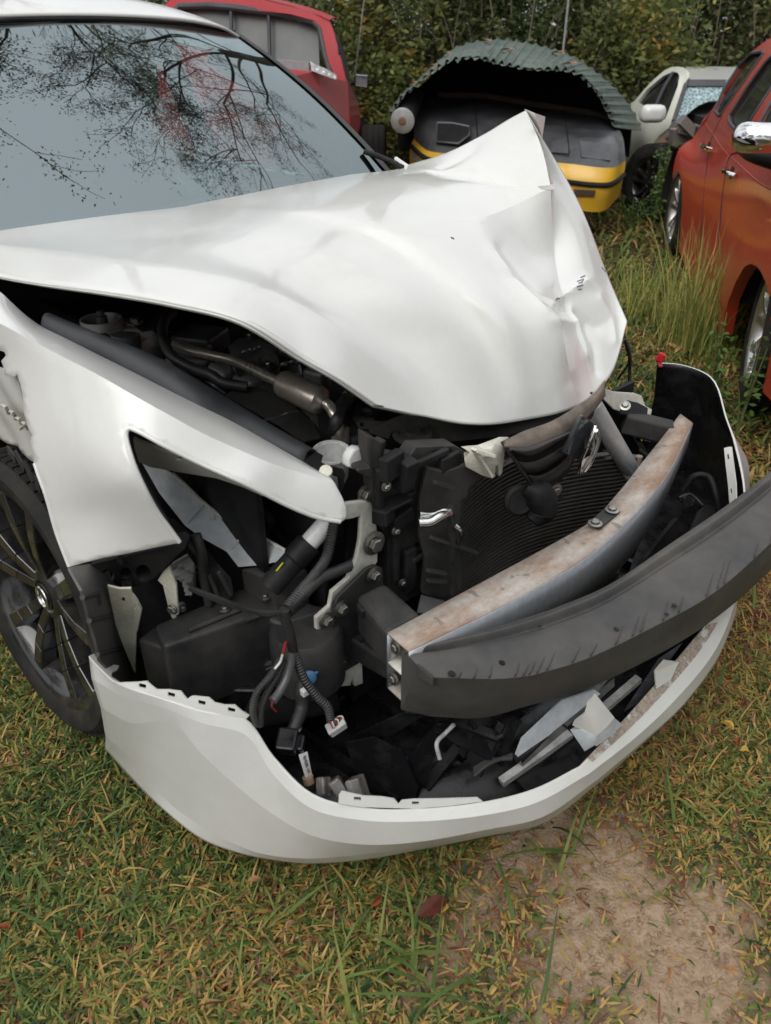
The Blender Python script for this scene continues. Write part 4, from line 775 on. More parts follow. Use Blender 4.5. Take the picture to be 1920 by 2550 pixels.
for k_ in range(8):
    u, v = rr.uniform(1540, 1640), rr.uniform(1060, 1160); p0 = cp(u, v, 'z', rr.uniform(.46, .54)); dr = np.array((rr.uniform(-1, 1), rr.uniform(-1, 1), rr.uniform(-.6, .6))) * .05
    MB().beam(p0, p0 + dr, rr.uniform(.01, .03), .004).build('broken_plastic_strip', M['black_dusty' if k_ % 2 else 'black'], car, False)
pipe('far_wire', P((1556, 845, 'y', .62), (1568, 880, 'y', .64), (1568, 930, 'y', .66), (1566, 975, 'y', .66)), .0045, M['hose'])
pipe('far_wire', P((1556, 850, 'y', .62), (1566, 900, 'y', .65), (1545, 935, 'y', .66), (1538, 945, 'y', .66)), .003, M['hose'])
# fog-lamp bezel and duct inside the far corner
pipe('far_bezel_ring', P((1700, 1220, 'z', .40), (1730, 1185, 'z', .44), (1765, 1188, 'z', .44), (1785, 1240, 'z', .40), (1795, 1300, 'z', .34)), .008, M['black'])
plate('far_bezel', [(1715, 1330), (1740, 1270), (1760, 1255), (1800, 1265), (1800, 1330), (1760, 1360)], [(1715, 1330, 'z', .34), (1760, 1255, 'z', .37), (1800, 1330, 'z', .33)], M['black'], .02, bev=.004)
pipe('far_wire', P((1690, 1240, 'z', .42), (1720, 1232, 'z', .42), (1750, 1258, 'z', .40)), .004, M['hose'])
MB().lathe([(0, 0), (.013, 0), (.013, .03), (0, .03)], 14, axisM(cp(1706, 1246, 'z', .41), (.6, -.6, .4))).build('far_connector', M['black_gloss'], car)
plate('far_floor_panel', [(1540, 1500), (1600, 1330), (1640, 1230), (1700, 1170), (1760, 1190), (1810, 1300), (1720, 1420), (1620, 1520)], [(1540, 1500, 'z', .26), (1640, 1230, 'z', .29), (1810, 1300, 'z', .25), (1620, 1520, 'z', .24)], M['black_wet'], .006)
plate('far_splash_panel', [(1560, 1480), (1600, 1400), (1680, 1300), (1690, 1290), (1690, 1330), (1640, 1420), (1590, 1500)], [(1560, 1480, 'z', .40), (1680, 1300, 'z', .42), (1640, 1420, 'z', .36)], M['black'], .01)
# soft shield filling the gap behind foam and beam
plate('lower_grille_frame', [(1240, 1600), (1400, 1560), (1600, 1430), (1760, 1300), (1800, 1330), (1640, 1500), (1400, 1650), (1260, 1680)], [(1240, 1600, 'z', .33), (1600, 1430, 'z', .33), (1800, 1330, 'z', .31), (1400, 1650, 'z', .30)], M['black_wet'], .01)
# ---------------------------------------------------------------- near corner of the engine bay
# firewall, inner wing walls: keep the bay dark
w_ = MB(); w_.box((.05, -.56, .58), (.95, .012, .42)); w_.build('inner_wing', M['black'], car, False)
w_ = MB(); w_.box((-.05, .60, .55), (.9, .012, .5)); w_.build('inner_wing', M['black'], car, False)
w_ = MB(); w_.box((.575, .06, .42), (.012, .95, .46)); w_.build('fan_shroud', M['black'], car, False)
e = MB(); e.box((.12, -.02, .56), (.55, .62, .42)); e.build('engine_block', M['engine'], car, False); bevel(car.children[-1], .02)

# rubber seal strip along the wing
lo = [(104, 813, 'y', -.690), (150, 838, 'y', -.68), (240, 884, 'y', -.66), (369, 951, 'y', -.627), (480, 1010, 'y', -.595), (576, 1067, 'y', -.555), (665, 1108, 'y', -.52), (757, 1149, 'y', -.487)]
hi = [(130, 785, 'y', -.655), (180, 806, 'y', -.645), (280, 845, 'y', -.625), (403, 896, 'y', -.588), (505, 955, 'y', -.555), (597, 1012, 'y', -.515), (690, 1068, 'y', -.485), (787, 1124, 'y', -.452)]
A, B = P(*lo), P(*hi); md = [(a + b) / 2 + np.array((0, -.002, .012)) for a, b in zip(A, B)]
o = MB().grid(surf([[a + np.array((0, .004, -.02)) for a in A], A, md, B, [b + np.array((0, .006, -.02)) for b in B]], 4, 5)).build('wing_seal_strip', M['seal'], car); solid(o, .003, 0)
plate('seal_end_clip', [(757, 1148), (787, 1124), (805, 1134), (800, 1150), (815, 1160), (810, 1180), (780, 1168), (762, 1160)], [(757, 1148, 'y', -.487), (787, 1124, 'y', -.452), (810, 1180, 'y', -.47)], M['black'], .006)
plate('lamp_top_bracket', [(822, 1160), (855, 1168), (860, 1180), (856, 1215), (848, 1225), (845, 1190), (822, 1182), (800, 1178)], [(822, 1160, 'x', .60), (860, 1180, 'x', .605), (848, 1225, 'x', .605), (800, 1178, 'x', .60)], M['black'], .006)
MB().lathe([(.011, 0), (.011, .006), (.005, .008), (0, .008)], 12, axisM(cp(812, 1176, 'x', .60), (.4, -.4, .8))).build('push_pin', M['offwhite'], car)

# strut tower
st = cp(252, 797, 'z', .865); twr = MB(); twr.lathe([(.125, -.20), (.118, -.06), (.105, -.035), (.06, -.022), (0, -.022)], 28, Matrix.Translation(Vector(tuple(st)))); tw = twr.build('strut_tower', M['offwhite2'], car)
MB().lathe([(.044, -.03), (.045, .004), (.041, .004), (.039, -.022), (0, -.022)], 28, Matrix.Translation(Vector(tuple(st)))).build('strut_mount_ring', surface('dull_steel_ring', (.30, .30, .29), .5, .4), tw)
MB().lathe([(.012, -.03), (.012, .01), (.008, .012), (.008, .022), (0, .022)], 10, Matrix.Translation(Vector(tuple(st + np.array((.004, 0, 0)))))).build('strut_nut', M['engine'], tw)
br = plate('strut_bracket', [(305, 790), (330, 808), (350, 822), (395, 815), (402, 800), (395, 790), (410, 782), (404, 780), (365, 800), (330, 792)], [(305, 790, 'z', .87), (402, 800, 'z', .875), (350, 822, 'z', .86)], M['black'], .005); bolt(cp(338, 806, 'z', .875), (0, 0, 1), .010, br, .012)
# heater hose, pipe with resonator, vacuum hose
pipe('vacuum_hose', P((430, 782, 'z', .88), (412, 795, 'z', .89), (404, 830, 'z', .875), (424, 882, 'z', .85), (475, 916, 'z', .835), (528, 936, 'z', .83), (552, 952, 'z', .82), (615, 964, 'z', .81)), .011, M['hose'])
pp = pipe('exhaust_return_pipe', P((438, 858, 'z', .83), (455, 866, 'z', .83), (482, 875, 'z', .832), (530, 886, 'z', .832), (578, 897, 'z', .83), (625, 917, 'z', .828), (665, 937, 'z', .826), (705, 955, 'z', .824)), [.013, .013, .0115, .0105, .0105, .0105, .0105, .0105], M['steel'])
a_, b_ = cp(702, 953, 'z', .825), cp(802, 1001, 'z', .812); d_ = b_ - a_; L = np.linalg.norm(d_)
MB().lathe([(.010, -.012), (.013, -.004), (.024, .0), (.027, .006), (.0275, L - .012), (.026, L - .004), (.016, L), (.011, L + .006)], 28, axisM(a_, d_)).build('resonator', M['steel'], pp)
pipe('flexible_elbow', P((800, 1000, 'z', .812), (818, 1010, 'z', .806), (832, 1032, 'z', .795), (842, 1060, 'z', .775), (848, 1092, 'z', .745)), .0105, M['steel'], pp)
MB().lathe([(.012, 0), (.018, .004), (.018, .03), (.013, .036)], 18, axisM(cp(848, 1105, 'z', .73), (0, 0, 1))).build('pipe_collar', M['steel'], pp)
pipe('coolant_hose', P((878, 982, 'z', .80), (862, 996, 'z', .805), (848, 1015, 'z', .80), (838, 1050, 'z', .785), (830, 1080, 'z', .745), (822, 1096, 'z', .69)), .0125, M['hose'])
MB().lathe([(.0135, -.004), (.0135, .004), (.0125, .004)], 16, axisM(cp(866, 990, 'z', .805), (.3, .6, .4))).build('hose_clamp', M['steel'], car)
# engine front cover with cast lettering
ev = plate('timing_cover', [(565, 860), (590, 838), (640, 835), (700, 870), (745, 900), (750, 930), (700, 940), (640, 925), (590, 905)], [(565, 860, 'z', .80), (640, 835, 'z', .81), (745, 900, 'z', .79), (640, 925, 'z', .77), (590, 905, 'z', .78)], M['cast'], .04, bev=.008)
for (u, v) in ((622, 838), (668, 910)): bolt(cp(u, v, 'z', .815), (.2, -.2, 1), .007, ev)
MB().lathe([(.03, -.02), (.03, .008), (.026, .012), (.012, .012), (.011, .006), (0, .006)], 20, axisM(cp(660, 905, 'z', .80), (.3, -.3, 1))).build('cover_boss', M['cast'], ev)
def text(name, s_, p, xdir, ydir, size, mat, parent, depth=.001):
    cu = bpy.data.curves.new(name, 'FONT'); cu.body = s_; cu.size = size; cu.extrude = depth; cu.align_x = 'CENTER'; cu.align_y = 'CENTER'
    tmp = bpy.data.objects.new(name, cu); COL.objects.link(tmp); dg = bpy.context.evaluated_depsgraph_get(); me = bpy.data.meshes.new_from_object(tmp.evaluated_get(dg)); bpy.data.objects.remove(tmp)
    me.materials.clear(); me.materials.append(mat); o = bpy.data.objects.new(name, me); link(o, parent)
    x = Vector(tuple(map(float, xdir))).normalized(); y_ = Vector(tuple(map(float, ydir))); y_ = (y_ - x * y_.dot(x)).normalized(); zz = x.cross(y_)
    Mx = Matrix((x, y_, zz)).transposed().to_4x4(); Mx.translation = Vector(tuple(map(float, p))); o.matrix_basis = Mx; return o
text('cast_lettering', 'QR2', cp(722, 905, 'z', .815), cp(750, 900, 'z', .815) - cp(700, 910, 'z', .815), cp(722, 890, 'z', .83) - cp(722, 910, 'z', .80), .024, M['cast'], ev, .002)
text('cast_lettering', 'QR25', cp(625, 872, 'z', .825), cp(660, 862, 'z', .825) - cp(595, 880, 'z', .825), cp(625, 860, 'z', .84) - cp(625, 880, 'z', .81), .02, M['cast'], ev, .002)
for (u, v, z, s_, r_, mt) in ((500, 850, .80, (.1, .1, .05), (0, 0, 30), 'engine'), (470, 905, .79, (.09, .06, .05), (10, 0, 50), 'cast'), (560, 930, .78, (.05, .07, .05), (0, 20, 20), 'cast'), (620, 950, .76, (.10, .08, .05), (0, 0, 10), 'cast'), (690, 1000, .74, (.14, .06, .04), (0, 10, -40), 'black'), (775, 1040, .73, (.10, .05, .05), (0, 0, -30), 'black'), (790, 945, .78, (.05, .04, .05), (0, 0, 15), 'cast'), (890, 1010, .77, (.05, .05, .03), (0, 0, 0), 'black'), (905, 1030, .76, (.05, .03, .04), (0, 0, 30), 'black'), (430, 930, .78, (.12, .05, .04), (0, 0, 20), 'engine'), (880, 1095, .72, (.05, .05, .04), (0, 0, 0), 'engine'), (905, 1050, .76, (.05, .02, .02), (0, 0, 20), 'black_dusty')):
    block('engine_part', cp(u, v, 'z', z), s_, M[mt], r_, .008)
plate('engine_shield', [(560, 985), (590, 960), (650, 965), (720, 1000), (780, 1055), (800, 1090), (760, 1100), (690, 1055), (620, 1015)], [(560, 985, 'z', .80), (650, 965, 'z', .80), (780, 1055, 'z', .75), (690, 1055, 'z', .77)], M['black_dusty'], .004)
for k_, (u, v) in enumerate(((560, 905), (572, 912), (586, 918))): MB().lathe([(.016, 0), (.02, .002), (.016, .004)], 16, axisM(cp(u, v, 'z', .80), (.4, .5, .3))).build('pulley_rib', M['cast'], car)
plate('carrier_lug', [(885, 1050), (905, 1047), (960, 1048), (990, 1035), (1010, 1040), (960, 1062), (920, 1068), (895, 1066)], [(885, 1050, 'z', .77), (990, 1035, 'z', .775), (920, 1068, 'z', .76)], M['black_dusty'], .01, holes=[circ(902, 1056, 5, 8)], bev=.002)

# coolant bottle with open neck
fn = cp(825, 1130, 'z', .742); m = MB(); m.lathe([(.020, -.075), (.030, -.05), (.0335, .006), (.0355, .006), (.0365, .002), (.0315, .002), (.029, -.045), (0, -.047)], 32, axisM(fn, (.12, -.1, 1))); fb_ = m.build('coolant_bottle', M['white_pl'], car); fb_.data.flip_normals()
plate('bottle_wing', [(880, 1124), (892, 1116), (912, 1118), (908, 1140), (904, 1166), (890, 1172), (868, 1165), (870, 1140)], [(880, 1124, 'x', .60), (912, 1118, 'x', .60), (890, 1172, 'x', .60)], M['white_pl'], .02, fb_, bev=.004)

# lamp-opening interior: apron, rails
def ribbed(p): return np.array((0, .006 * (math.sin(p[0] * 55) > .93), 0))
APC = [(346, 1140, 'y', -.62), (426, 1176, 'y', -.60), (716, 1373, 'y', -.53), (593, 1412, 'y', -.585), (461, 1309, 'y', -.62), (501, 1246, 'y', -.575)]; asf = depth_fn(CAR, APC)
ap = plate('wing_apron', [(346, 1140), (426, 1176), (470, 1215), (501, 1246), (576, 1303), (662, 1344), (716, 1373), (696, 1398), (640, 1408), (593, 1412), (564, 1374), (500, 1338), (461, 1309), (397, 1229)], APC, M['primer'], .004, bev=.001)
for (u0, v0, u1, v1) in ((466, 1300, 510, 1252), (572, 1368, 620, 1322)): pipe('pressed_rib', [asf(u0, v0), asf(u1, v1)], .0035, M['primer'], ap)
MB().lathe([(.006, 0), (.006, .003), (0, .005)], 12, axisM(asf(530, 1288), (.3, -.8, .4))).build('rivet', M['primer'], ap)
pipe('apron_edge', [asf(u, v, .001) for u, v in ((430, 1178), (470, 1215), (501, 1246), (576, 1303), (662, 1344), (714, 1373))], .0035, M['offwhite2'], ap)
pipe('lamp_wire', P((345, 1165, 'y', -.70), (380, 1240, 'y', -.70), (430, 1315, 'y', -.69), (480, 1365, 'y', -.67), (500, 1385, 'y', -.66)), .007, M['hose'])
rl = plate('wing_top_rail', [(330, 1092), (345, 1100), (400, 1120), (470, 1143), (540, 1168), (610, 1200), (660, 1228), (655, 1236), (600, 1212), (540, 1192), (480, 1182), (430, 1174), (370, 1163), (345, 1150), (335, 1120)], [(330, 1092, 'y', -.70), (470, 1143, 'y', -.665), (660, 1228, 'y', -.585), (430, 1174, 'y', -.655), (345, 1150, 'y', -.68)], M['white'], .006, holes=[circ(447, 1142, 10, 12, .45)], bev=.002)
# dark parts seen deeper in the opening
for (u, v, y_, s_, r_, mt) in ((585, 1235, -.50, (.06, .05, .05), (0, 20, 20), 'engine'), (660, 1270, -.46, (.10, .06, .06), (0, 20, 0), 'engine'), (620, 1260, -.48, (.05, .05, .04), (0, 20, 40), 'black'), (560, 1260, -.50, (.03, .03, .03), (0, 0, 40), 'cast'), (735, 1290, -.45, (.055, .04, .075), (0, 25, 0), 'primer'), (690, 1245, -.44, (.09, .03, .03), (0, 25, 0), 'cast'), (720, 1335, -.46, (.08, .05, .02), (0, 15, 0), 'black')):
    block('bay_part', cp(u, v, 'y', y_), s_, M[mt], r_, .006)
MB().lathe([(0, 0), (.018, 0), (.018, .04), (0, .04)], 16, axisM(cp(612, 1222, 'y', -.52), (.7, -.5, -.2))).build('lamp_motor', M['grey_pl'], car)
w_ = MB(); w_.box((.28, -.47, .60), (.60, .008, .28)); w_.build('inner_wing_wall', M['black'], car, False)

# filler neck into the black tank
a_, b_ = cp(826, 1288, 'y', -.455), cp(752, 1372, 'y', -.515); m = MB().tube([a_, (a_ + b_) / 2, b_], .0175, 18); m.build('filler_neck', M['white_pl'], car)
d_ = b_ - a_; d_ /= np.linalg.norm(d_); MB().lathe([(.019, -.02), (.024, -.018), (.024, .018), (.021, .022), (.021, .085), (.0, .085)], 22, axisM(b_, d_)).build('neck_collar', M['black'], car)
pipe('yellow_mark', P((704, 1402, 'y', -.560), (676, 1438, 'y', -.575)), .0016, surface('yellow_paint', (.7, .65, .05), .5), car, 6)
# black tank
tk = bpy.data.objects.new('washer_tank', None); link(tk, car)
M['tank'] = surface('tank_plastic', (.020, .020, .021), .5, dirt=(.085, .078, .07), amt=.45, scale=9, thr=.5, bscale=120, bstr=.3, spec=.35)
def hx(name, px, dz, mat=None, bv=.007):
    mat = mat or M['tank']
    top = P(*px); o = MB().hexa(top + [t + np.array((0, 0, -dz)) for t in top]).build(name, mat, tk, False); bevel(o, bv, 3); return o
hx('tank_upper', [(596, 1412, 'z', .575), (700, 1404, 'z', .585), (768, 1412, 'z', .58), (706, 1455, 'z', .575)], .10)
hx('tank_body', [(383, 1556, 'z', .520), (630, 1452, 'z', .520), (700, 1510, 'z', .515), (408, 1610, 'z', .520)], .17)
hx('tank_step', [(340, 1592, 'z', .490), (385, 1556, 'z', .492), (425, 1580, 'z', .488), (406, 1614, 'z', .488)], .16)
hx('tank_front', [(600, 1500, 'z', .513), (690, 1470, 'z', .513), (830, 1520, 'z', .49), (700, 1560, 'z', .49)], .15)
m = MB(); q = cp(762, 1560, 'z', .49); m.lathe([(0, 0), (.060, 0), (.068, -.012), (.068, -.12), (0, -.12)], 28, Matrix.Translation(Vector(tuple(q)))); m.build('tank_round', M['tank'], tk)
sm = P((400, 1716, 'y', -.665), (500, 1664, 'y', -.64), (578, 1612, 'y', -.62), (610, 1620, 'y', -.615), (652, 1652, 'y', -.60), (690, 1648, 'y', -.585), (740, 1632, 'y', -.57), (800, 1620, 'y', -.545)); pipe('moulding_seam', sm, .006, M['black_dusty'], tk)
hx('tank_lower', [(400, 1716, 'z', .37), (578, 1620, 'z', .365), (800, 1625, 'z', .36), (640, 1720, 'z', .36)], .15, M['black_wet'])

# wheel-side liner, bracket and beige supports
lin = plate('fender_liner', [(172, 1412), (222, 1404), (300, 1460), (306, 1600), (336, 1700), (300, 1698), (250, 1645), (240, 1600), (222, 1540), (205, 1470)], [(172, 1412, 'y', -.865), (222, 1404, 'y', -.83), (306, 1600, 'y', -.775), (336, 1700, 'y', -.76), (250, 1645, 'y', -.86), (205, 1470, 'y', -.868)], surface('liner_plastic', (.070, .069, .069), .6, dirt=(.16, .14, .12), amt=.5, scale=10), .005)
lsf = depth_fn(CAR, [(172, 1412, 'y', -.865), (222, 1404, 'y', -.83), (306, 1600, 'y', -.775), (336, 1700, 'y', -.76), (250, 1645, 'y', -.86), (205, 1470, 'y', -.868)])
for (u0, v0, u1, v1) in ((205, 1488, 245, 1478), (222, 1546, 292, 1530), (242, 1630, 310, 1612), (245, 1478, 248, 1505)): pipe('liner_rib', [lsf(u0, v0, .002), lsf(u1, v1, .002)], .004, M['black_dusty'], lin)
bk = plate('bumper_side_bracket', [(224, 1408), (262, 1398), (330, 1382), (444, 1357), (460, 1368), (425, 1402), (384, 1442), (356, 1458), (330, 1464), (298, 1466), (281, 1458), (262, 1448), (240, 1437)], [(224, 1408, 'y', -.812), (444, 1357, 'y', -.722), (384, 1442, 'y', -.742), (298, 1466, 'y', -.775), (240, 1437, 'y', -.805)], M['black'], .03, holes=[circ(266, 1437, 17, 16, 1.08), circ(313, 1428, 13, 14, 1.05), circ(356, 1427, 18, 16, 1.08)], bev=.003)
for (u, v) in ((303, 1394), (358, 1384), (416, 1370)): block('bracket_tooth', cp(u, v, 'y', -.765 + (u - 330) * .0005), (.012, .012, .012), M['black'], (0, 0, 20), .002, bk)
text('moulded_lettering', 'RH1', cp(316, 1453, 'y', -.772), cp(340, 1449, 'y', -.762) - cp(290, 1457, 'y', -.782), cp(316, 1440, 'y', -.768) - cp(316, 1458, 'y', -.772), .014, M['black_dusty'], bk, .0015)
b1 = plate('support_bracket', [(268, 1460), (298, 1467), (326, 1466), (330, 1490), (349, 1519), (345, 1545), (339, 1574), (338, 1625), (336, 1676), (326, 1655), (306, 1606), (288, 1557)], [(268, 1460, 'y', -.815), (326, 1466, 'y', -.785), (349, 1519, 'y', -.775), (336, 1676, 'y', -.775), (288, 1557, 'y', -.80)], M['offwhite'], .004, holes=[circ(307, 1494, 5, 10, 1.4)])
plate('bracket_lug', [(328, 1480), (340, 1496), (351, 1519), (340, 1575), (330, 1560), (334, 1520)], [(328, 1480, 'y', -.79), (351, 1519, 'y', -.78), (340, 1575, 'y', -.78)], M['offwhite'], .004, b1, holes=[circ(335, 1510, 5, 10, 1.4)])
b2 = plate('support_bracket', [(393, 1445), (405, 1425), (420, 1411), (432, 1440), (438, 1455), (442, 1506), (444, 1530), (436, 1534), (440, 1542), (442, 1553), (428, 1538), (420, 1516), (406, 1458)], [(393, 1445, 'y', -.735), (420, 1411, 'y', -.725), (442, 1506, 'y', -.715), (428, 1538, 'y', -.72)], M['offwhite'], .004); bolt(cp(431, 1516, 'y', -.722), (.4, -.9, 0), .009, b2, .006, 1.1)
bolt(cp(448, 1510, 'y', -.70), (1, 0, 0), .006, b2, .012)
plate('crumpled_apron', [(322, 1470), (390, 1448), (440, 1400), (478, 1372), (490, 1420), (482, 1480), (440, 1530), (400, 1556), (345, 1585)], [(322, 1470, 'y', -.70), (478, 1372, 'y', -.655), (482, 1480, 'y', -.64), (345, 1585, 'y', -.68)], M['crush'], .004, step=9, wave=lambda p: np.array((0, .009 * math.sin(p[2] * 120 + p[0] * 60), 0)))
plate('inner_guide', [(446, 1352), (462, 1366), (500, 1420), (520, 1480), (560, 1500), (582, 1480), (575, 1440), (540, 1400), (500, 1350), (430, 1290)], [(446, 1352, 'y', -.70), (500, 1420, 'y', -.65), (582, 1480, 'y', -.62), (430, 1290, 'y', -.69)], M['black'], .005)
for (u0, v0, u1, v1) in ((520, 1430, 550, 1500), (545, 1425, 575, 1480), (500, 1440, 520, 1505)): pipe('guide_rib', P((u0, v0, 'y', -.655), (u1, v1, 'y', -.64)), .004, M['black_dusty'])

# wiring
wx = .695
spiral_loom('corrugated_loom', P((832, 1296, X, .60), (826, 1330, X, .61), (814, 1385, X, .63), (785, 1430, X, .655), (745, 1478, X, .68), (714, 1514, X, wx)), .0095)
spiral_loom('corrugated_loom', P((893, 1375, X, .59), (884, 1398, X, .60), (845, 1420, X, .63), (796, 1440, X, .655), (752, 1482, X, .685), (716, 1518, X, wx)), .0105)
pipe('wire_bundle', P((708, 1518, X, wx), (712, 1545, X, wx), (722, 1580, X, wx), (729, 1618, X, wx)), .0085, M['hose'])
for k_ in range(5): pipe('loose_wire', P((700, 1522 + k_, X, wx), (660, 1524 + 2 * k_, X, .69), (625, 1518 + k_, X, .685), (580, 1503 + 2 * k_, X, .68), (530, 1484 + k_ * 2, X, .675), (470, 1462 + k_, X, .665)), .0028, M['hose'], n=6)
pipe('vent_hose', P((488, 1330, 'y', -.665), (500, 1370, 'y', -.665), (510, 1450, 'y', -.66), (522, 1514, 'y', -.655), (527, 1613, 'y', -.66), (532, 1712, 'y', -.665), (545, 1765, 'y', -.67)), .0085, M['hose'])
pipe('cut_sleeve', P((728, 1620, X, wx), (724, 1655, X, .70), (714, 1690, X, .705), (697, 1722, X, .71), (679, 1746, X, .715)), .0075, surface('grey_sleeve', (.06, .06, .062), .35))
pipe('red_wire_end', P((680, 1744, X, .714), (677, 1758, X, .715), (688, 1772, X, .715)), .0015, M['wire_red'], n=6)
spiral_loom('braided_loom', P((731, 1620, X, wx), (742, 1650, X, .70), (757, 1690, X, .71), (790, 1735, X, .725), (815, 1760, X, .735), (824, 1795, X, .74)), .008)
cn = bpy.data.objects.new('multi_pin_connector', None); link(cn, car); q = cp(837, 1809, X, .745)
block('connector_shell', q, (.02, .032, .018), M['grey_pl'], (25, 0, -20), .002, cn); block('connector_rim', q + np.array((.004, -.003, .007)), (.018, .035, .006), M['grey_pl'], (25, 0, -20), .0015, cn)
for k_ in range(8):
    a_ = q + np.array((.007, -.013 + .0035 * k_, .011)); pipe('pin_wire', [a_, a_ + np.array((-.004, 0, .008)), cp(826, 1793, X, .742)], .0013, M[('wire_red', 'wire_white', 'hose')[k_ % 3]], cn, n=5)
pipe('red_wire', P((712, 1598, X, .70), (708, 1615, X, .70), (704, 1628, X, .70)), .0022, M['wire_red'], n=6)
pipe('white_wire', P((704, 1628, X, .70), (698, 1648, X, .70), (684, 1666, X, .70)), .002, M['wire_white'], n=6)
for dx in (0, 26): spiral_loom('taped_loom', P((700 + dx * .2, 1640, X, .69), (676 + dx * .6, 1680, X, .69), (640 + dx, 1725, X, .69), (630 + dx * .8, 1765, X, .69), (640 + dx * .3, 1805, X, .685)), .0065, pitch=.004)
q = cp(772, 1676, X, .66); block('blue_connector', q, (.022, .024, .018), M['wire_blue'], (20, 30, 10), .003); MB().lathe([(.012, 0), (.012, .01), (.008, .012), (0, .012)], 12, axisM(q + np.array((.01, -.01, .005)), (.7, -.3, .5))).build('blue_plug', M['wire_blue'], car)
pipe('branch_loom', P((765, 1690, X, .66), (752, 1715, X, .66), (752, 1760, X, .67), (742, 1790, X, .68), (728, 1825, X, .69)), .012, M['hose'])
block('white_tape', cp(760, 1722, X, .675), (.012, .016, .014), M['white_pl'], (0, 0, 0), .002)
MB().lathe([(.0105, -.005), (.0115, 0), (.0105, .005)], 16, axisM(cp(735, 1812, X, .688), (-.1, -.2, -1))).build('clamp_ring', M['grey_pl'], car)
q = cp(716, 1846, X, .70); block('plug', q, (.035, .04, .03), M['black_wet'], (20, 0, 40), .004); block('plug', cp(738, 1852, X, .705), (.03, .03, .024), M['black_wet'], (20, 0, 40), .004)
pipe('label_wire', P((738, 1858, X, .71), (748, 1866, X, .715), (755, 1880, X, .72)), .003, M['wire_white'], n=6)
lbp = P((744, 1882, X, .725), (766, 1874, X, .725), (777, 1930, X, .735), (760, 1936, X, .735)); lb = MB().prism(lbp, (-.003, .002, -.001)).build('paper_label', surface('label_paper', (.75, .74, .71), .6), car, False)
lc = (lbp[0] + lbp[2]) / 2; nn = np.cross(lbp[1] - lbp[0], lbp[3] - lbp[0]); nn /= np.linalg.norm(nn); nn = nn if nn[0] > 0 else -nn
text('label_lettering', 'RHS0B 1/FL', lc + nn * .0012 + (lbp[1] - lbp[0]) * .1, lbp[3] - lbp[0], lbp[1] - lbp[0], .0088, surface('label_ink', (.02, .02, .02), .6), lb, .0002)
pipe('tan_plug', P((766, 1934, X, .735), (770, 1950, X, .74)), .010, surface('tan_plastic', (.35, .25, .16), .6)); pipe('plug_boot', P((770, 1950, X, .74), (775, 1972, X, .745)), .0105, M['hose'])

# small clips, lugs, nuts, ribs and thin cables that fill the open bay
rb_ = random.Random(21)
def litter_parts(n, box, ax, vr, sizes, mats, nm):
    for k_ in range(n):
        u, v = rb_.uniform(box[0], box[2]), rb_.uniform(box[1], box[3]); q = cp(u, v, ax, rb_.uniform(*vr)); s0 = [rb_.uniform(*sizes) * f for f in (1, rb_.uniform(.4, 1.2), rb_.uniform(.3, .9))]
        block(nm[k_ % len(nm)], q, s0, M[mats[k_ % len(mats)]], (rb_.uniform(-30, 30), rb_.uniform(-30, 30), rb_.uniform(0, 180)), .002)
litter_parts(22, (430, 850, 760, 1040), 'z', (.70, .765), (.012, .04), ('engine', 'black', 'black_dusty', 'hose'), ('clip', 'bracket', 'casting_lug', 'hose_joint'))
litter_parts(14, (640, 1660, 830, 1780), 'x', (.54, .60), (.015, .04), ('black', 'black_wet', 'engine'), ('clip', 'bracket', 'splash_tab'))
litter_parts(10, (870, 1000, 950, 1090), 'z', (.68, .73), (.010, .028), ('black', 'engine', 'black_dusty'), ('clip', 'bracket'))
litter_parts(10, (1510, 1010, 1630, 1150), 'z', (.45, .52), (.012, .03), ('black', 'black_wet'), ('broken_tab', 'broken_plastic_bit'))
for k_ in range(0, 16, 4):   # thin cables
    b4 = ((430, 800, 780, 1040, 'z', .79, .83), (520, 1230, 700, 1340, 'y', -.52, -.47), (620, 1540, 840, 1780, 'x', .66, .70), (480, 1440, 640, 1560, 'x', .66, .69))[k_ % 4]
    u0, v0 = rb_.uniform(b4[0], b4[2]), rb_.uniform(b4[1], b4[3]); pts = []
    for t in range(4): pts.append(cp(u0 + rb_.uniform(-12, 12) + 26 * t * (1 if k_ % 2 else -1), v0 + 14 * t * (1 if k_ % 3 else -.4) + rb_.uniform(-12, 12), b4[4], rb_.uniform(b4[5], b4[6])))
    pipe('cable', pts, rb_.uniform(.002, .0042), M['hose'], n=6)
for (u, v, ax, val, d_) in ((520, 870, 'z', .815, (0, 0, 1)), (575, 955, 'z', .80, (.2, -.2, 1)), (735, 1010, 'z', .77, (0, -.3, 1)), (455, 925, 'z', .81, (0, 0, 1)), (700, 880, 'z', .815, (0, 0, 1)), (960, 1210, 'x', .66, (1, -.2, 0)), (985, 1320, 'x', .65, (1, -.2, 0)), (1000, 1450, 'x', .65, (1, -.2, 0)), (660, 1490, 'z', .53, (0, 0, 1)), (560, 1520, 'z', .53, (0, 0, 1))): bolt(cp(u, v, ax, val), d_, .0055)

# moulded ribs and steps on the tank
for (a0, b0) in (((430, 1622, 'y', -.672), (520, 1580, 'y', -.655)), ((415, 1660, 'y', -.672), (540, 1600, 'y', -.652)), ((610, 1545, 'z', .517), (680, 1520, 'z', .515)), ((470, 1570, 'z', .524), (600, 1516, 'z', .524))): pipe('tank_rib', P(a0, b0), .0045, M['tank'], tk, 8)
hx('tank_ledge', [(655, 1562, 'z', .470), (700, 1545, 'z', .470), (735, 1562, 'z', .462), (690, 1585, 'z', .462)], .03)
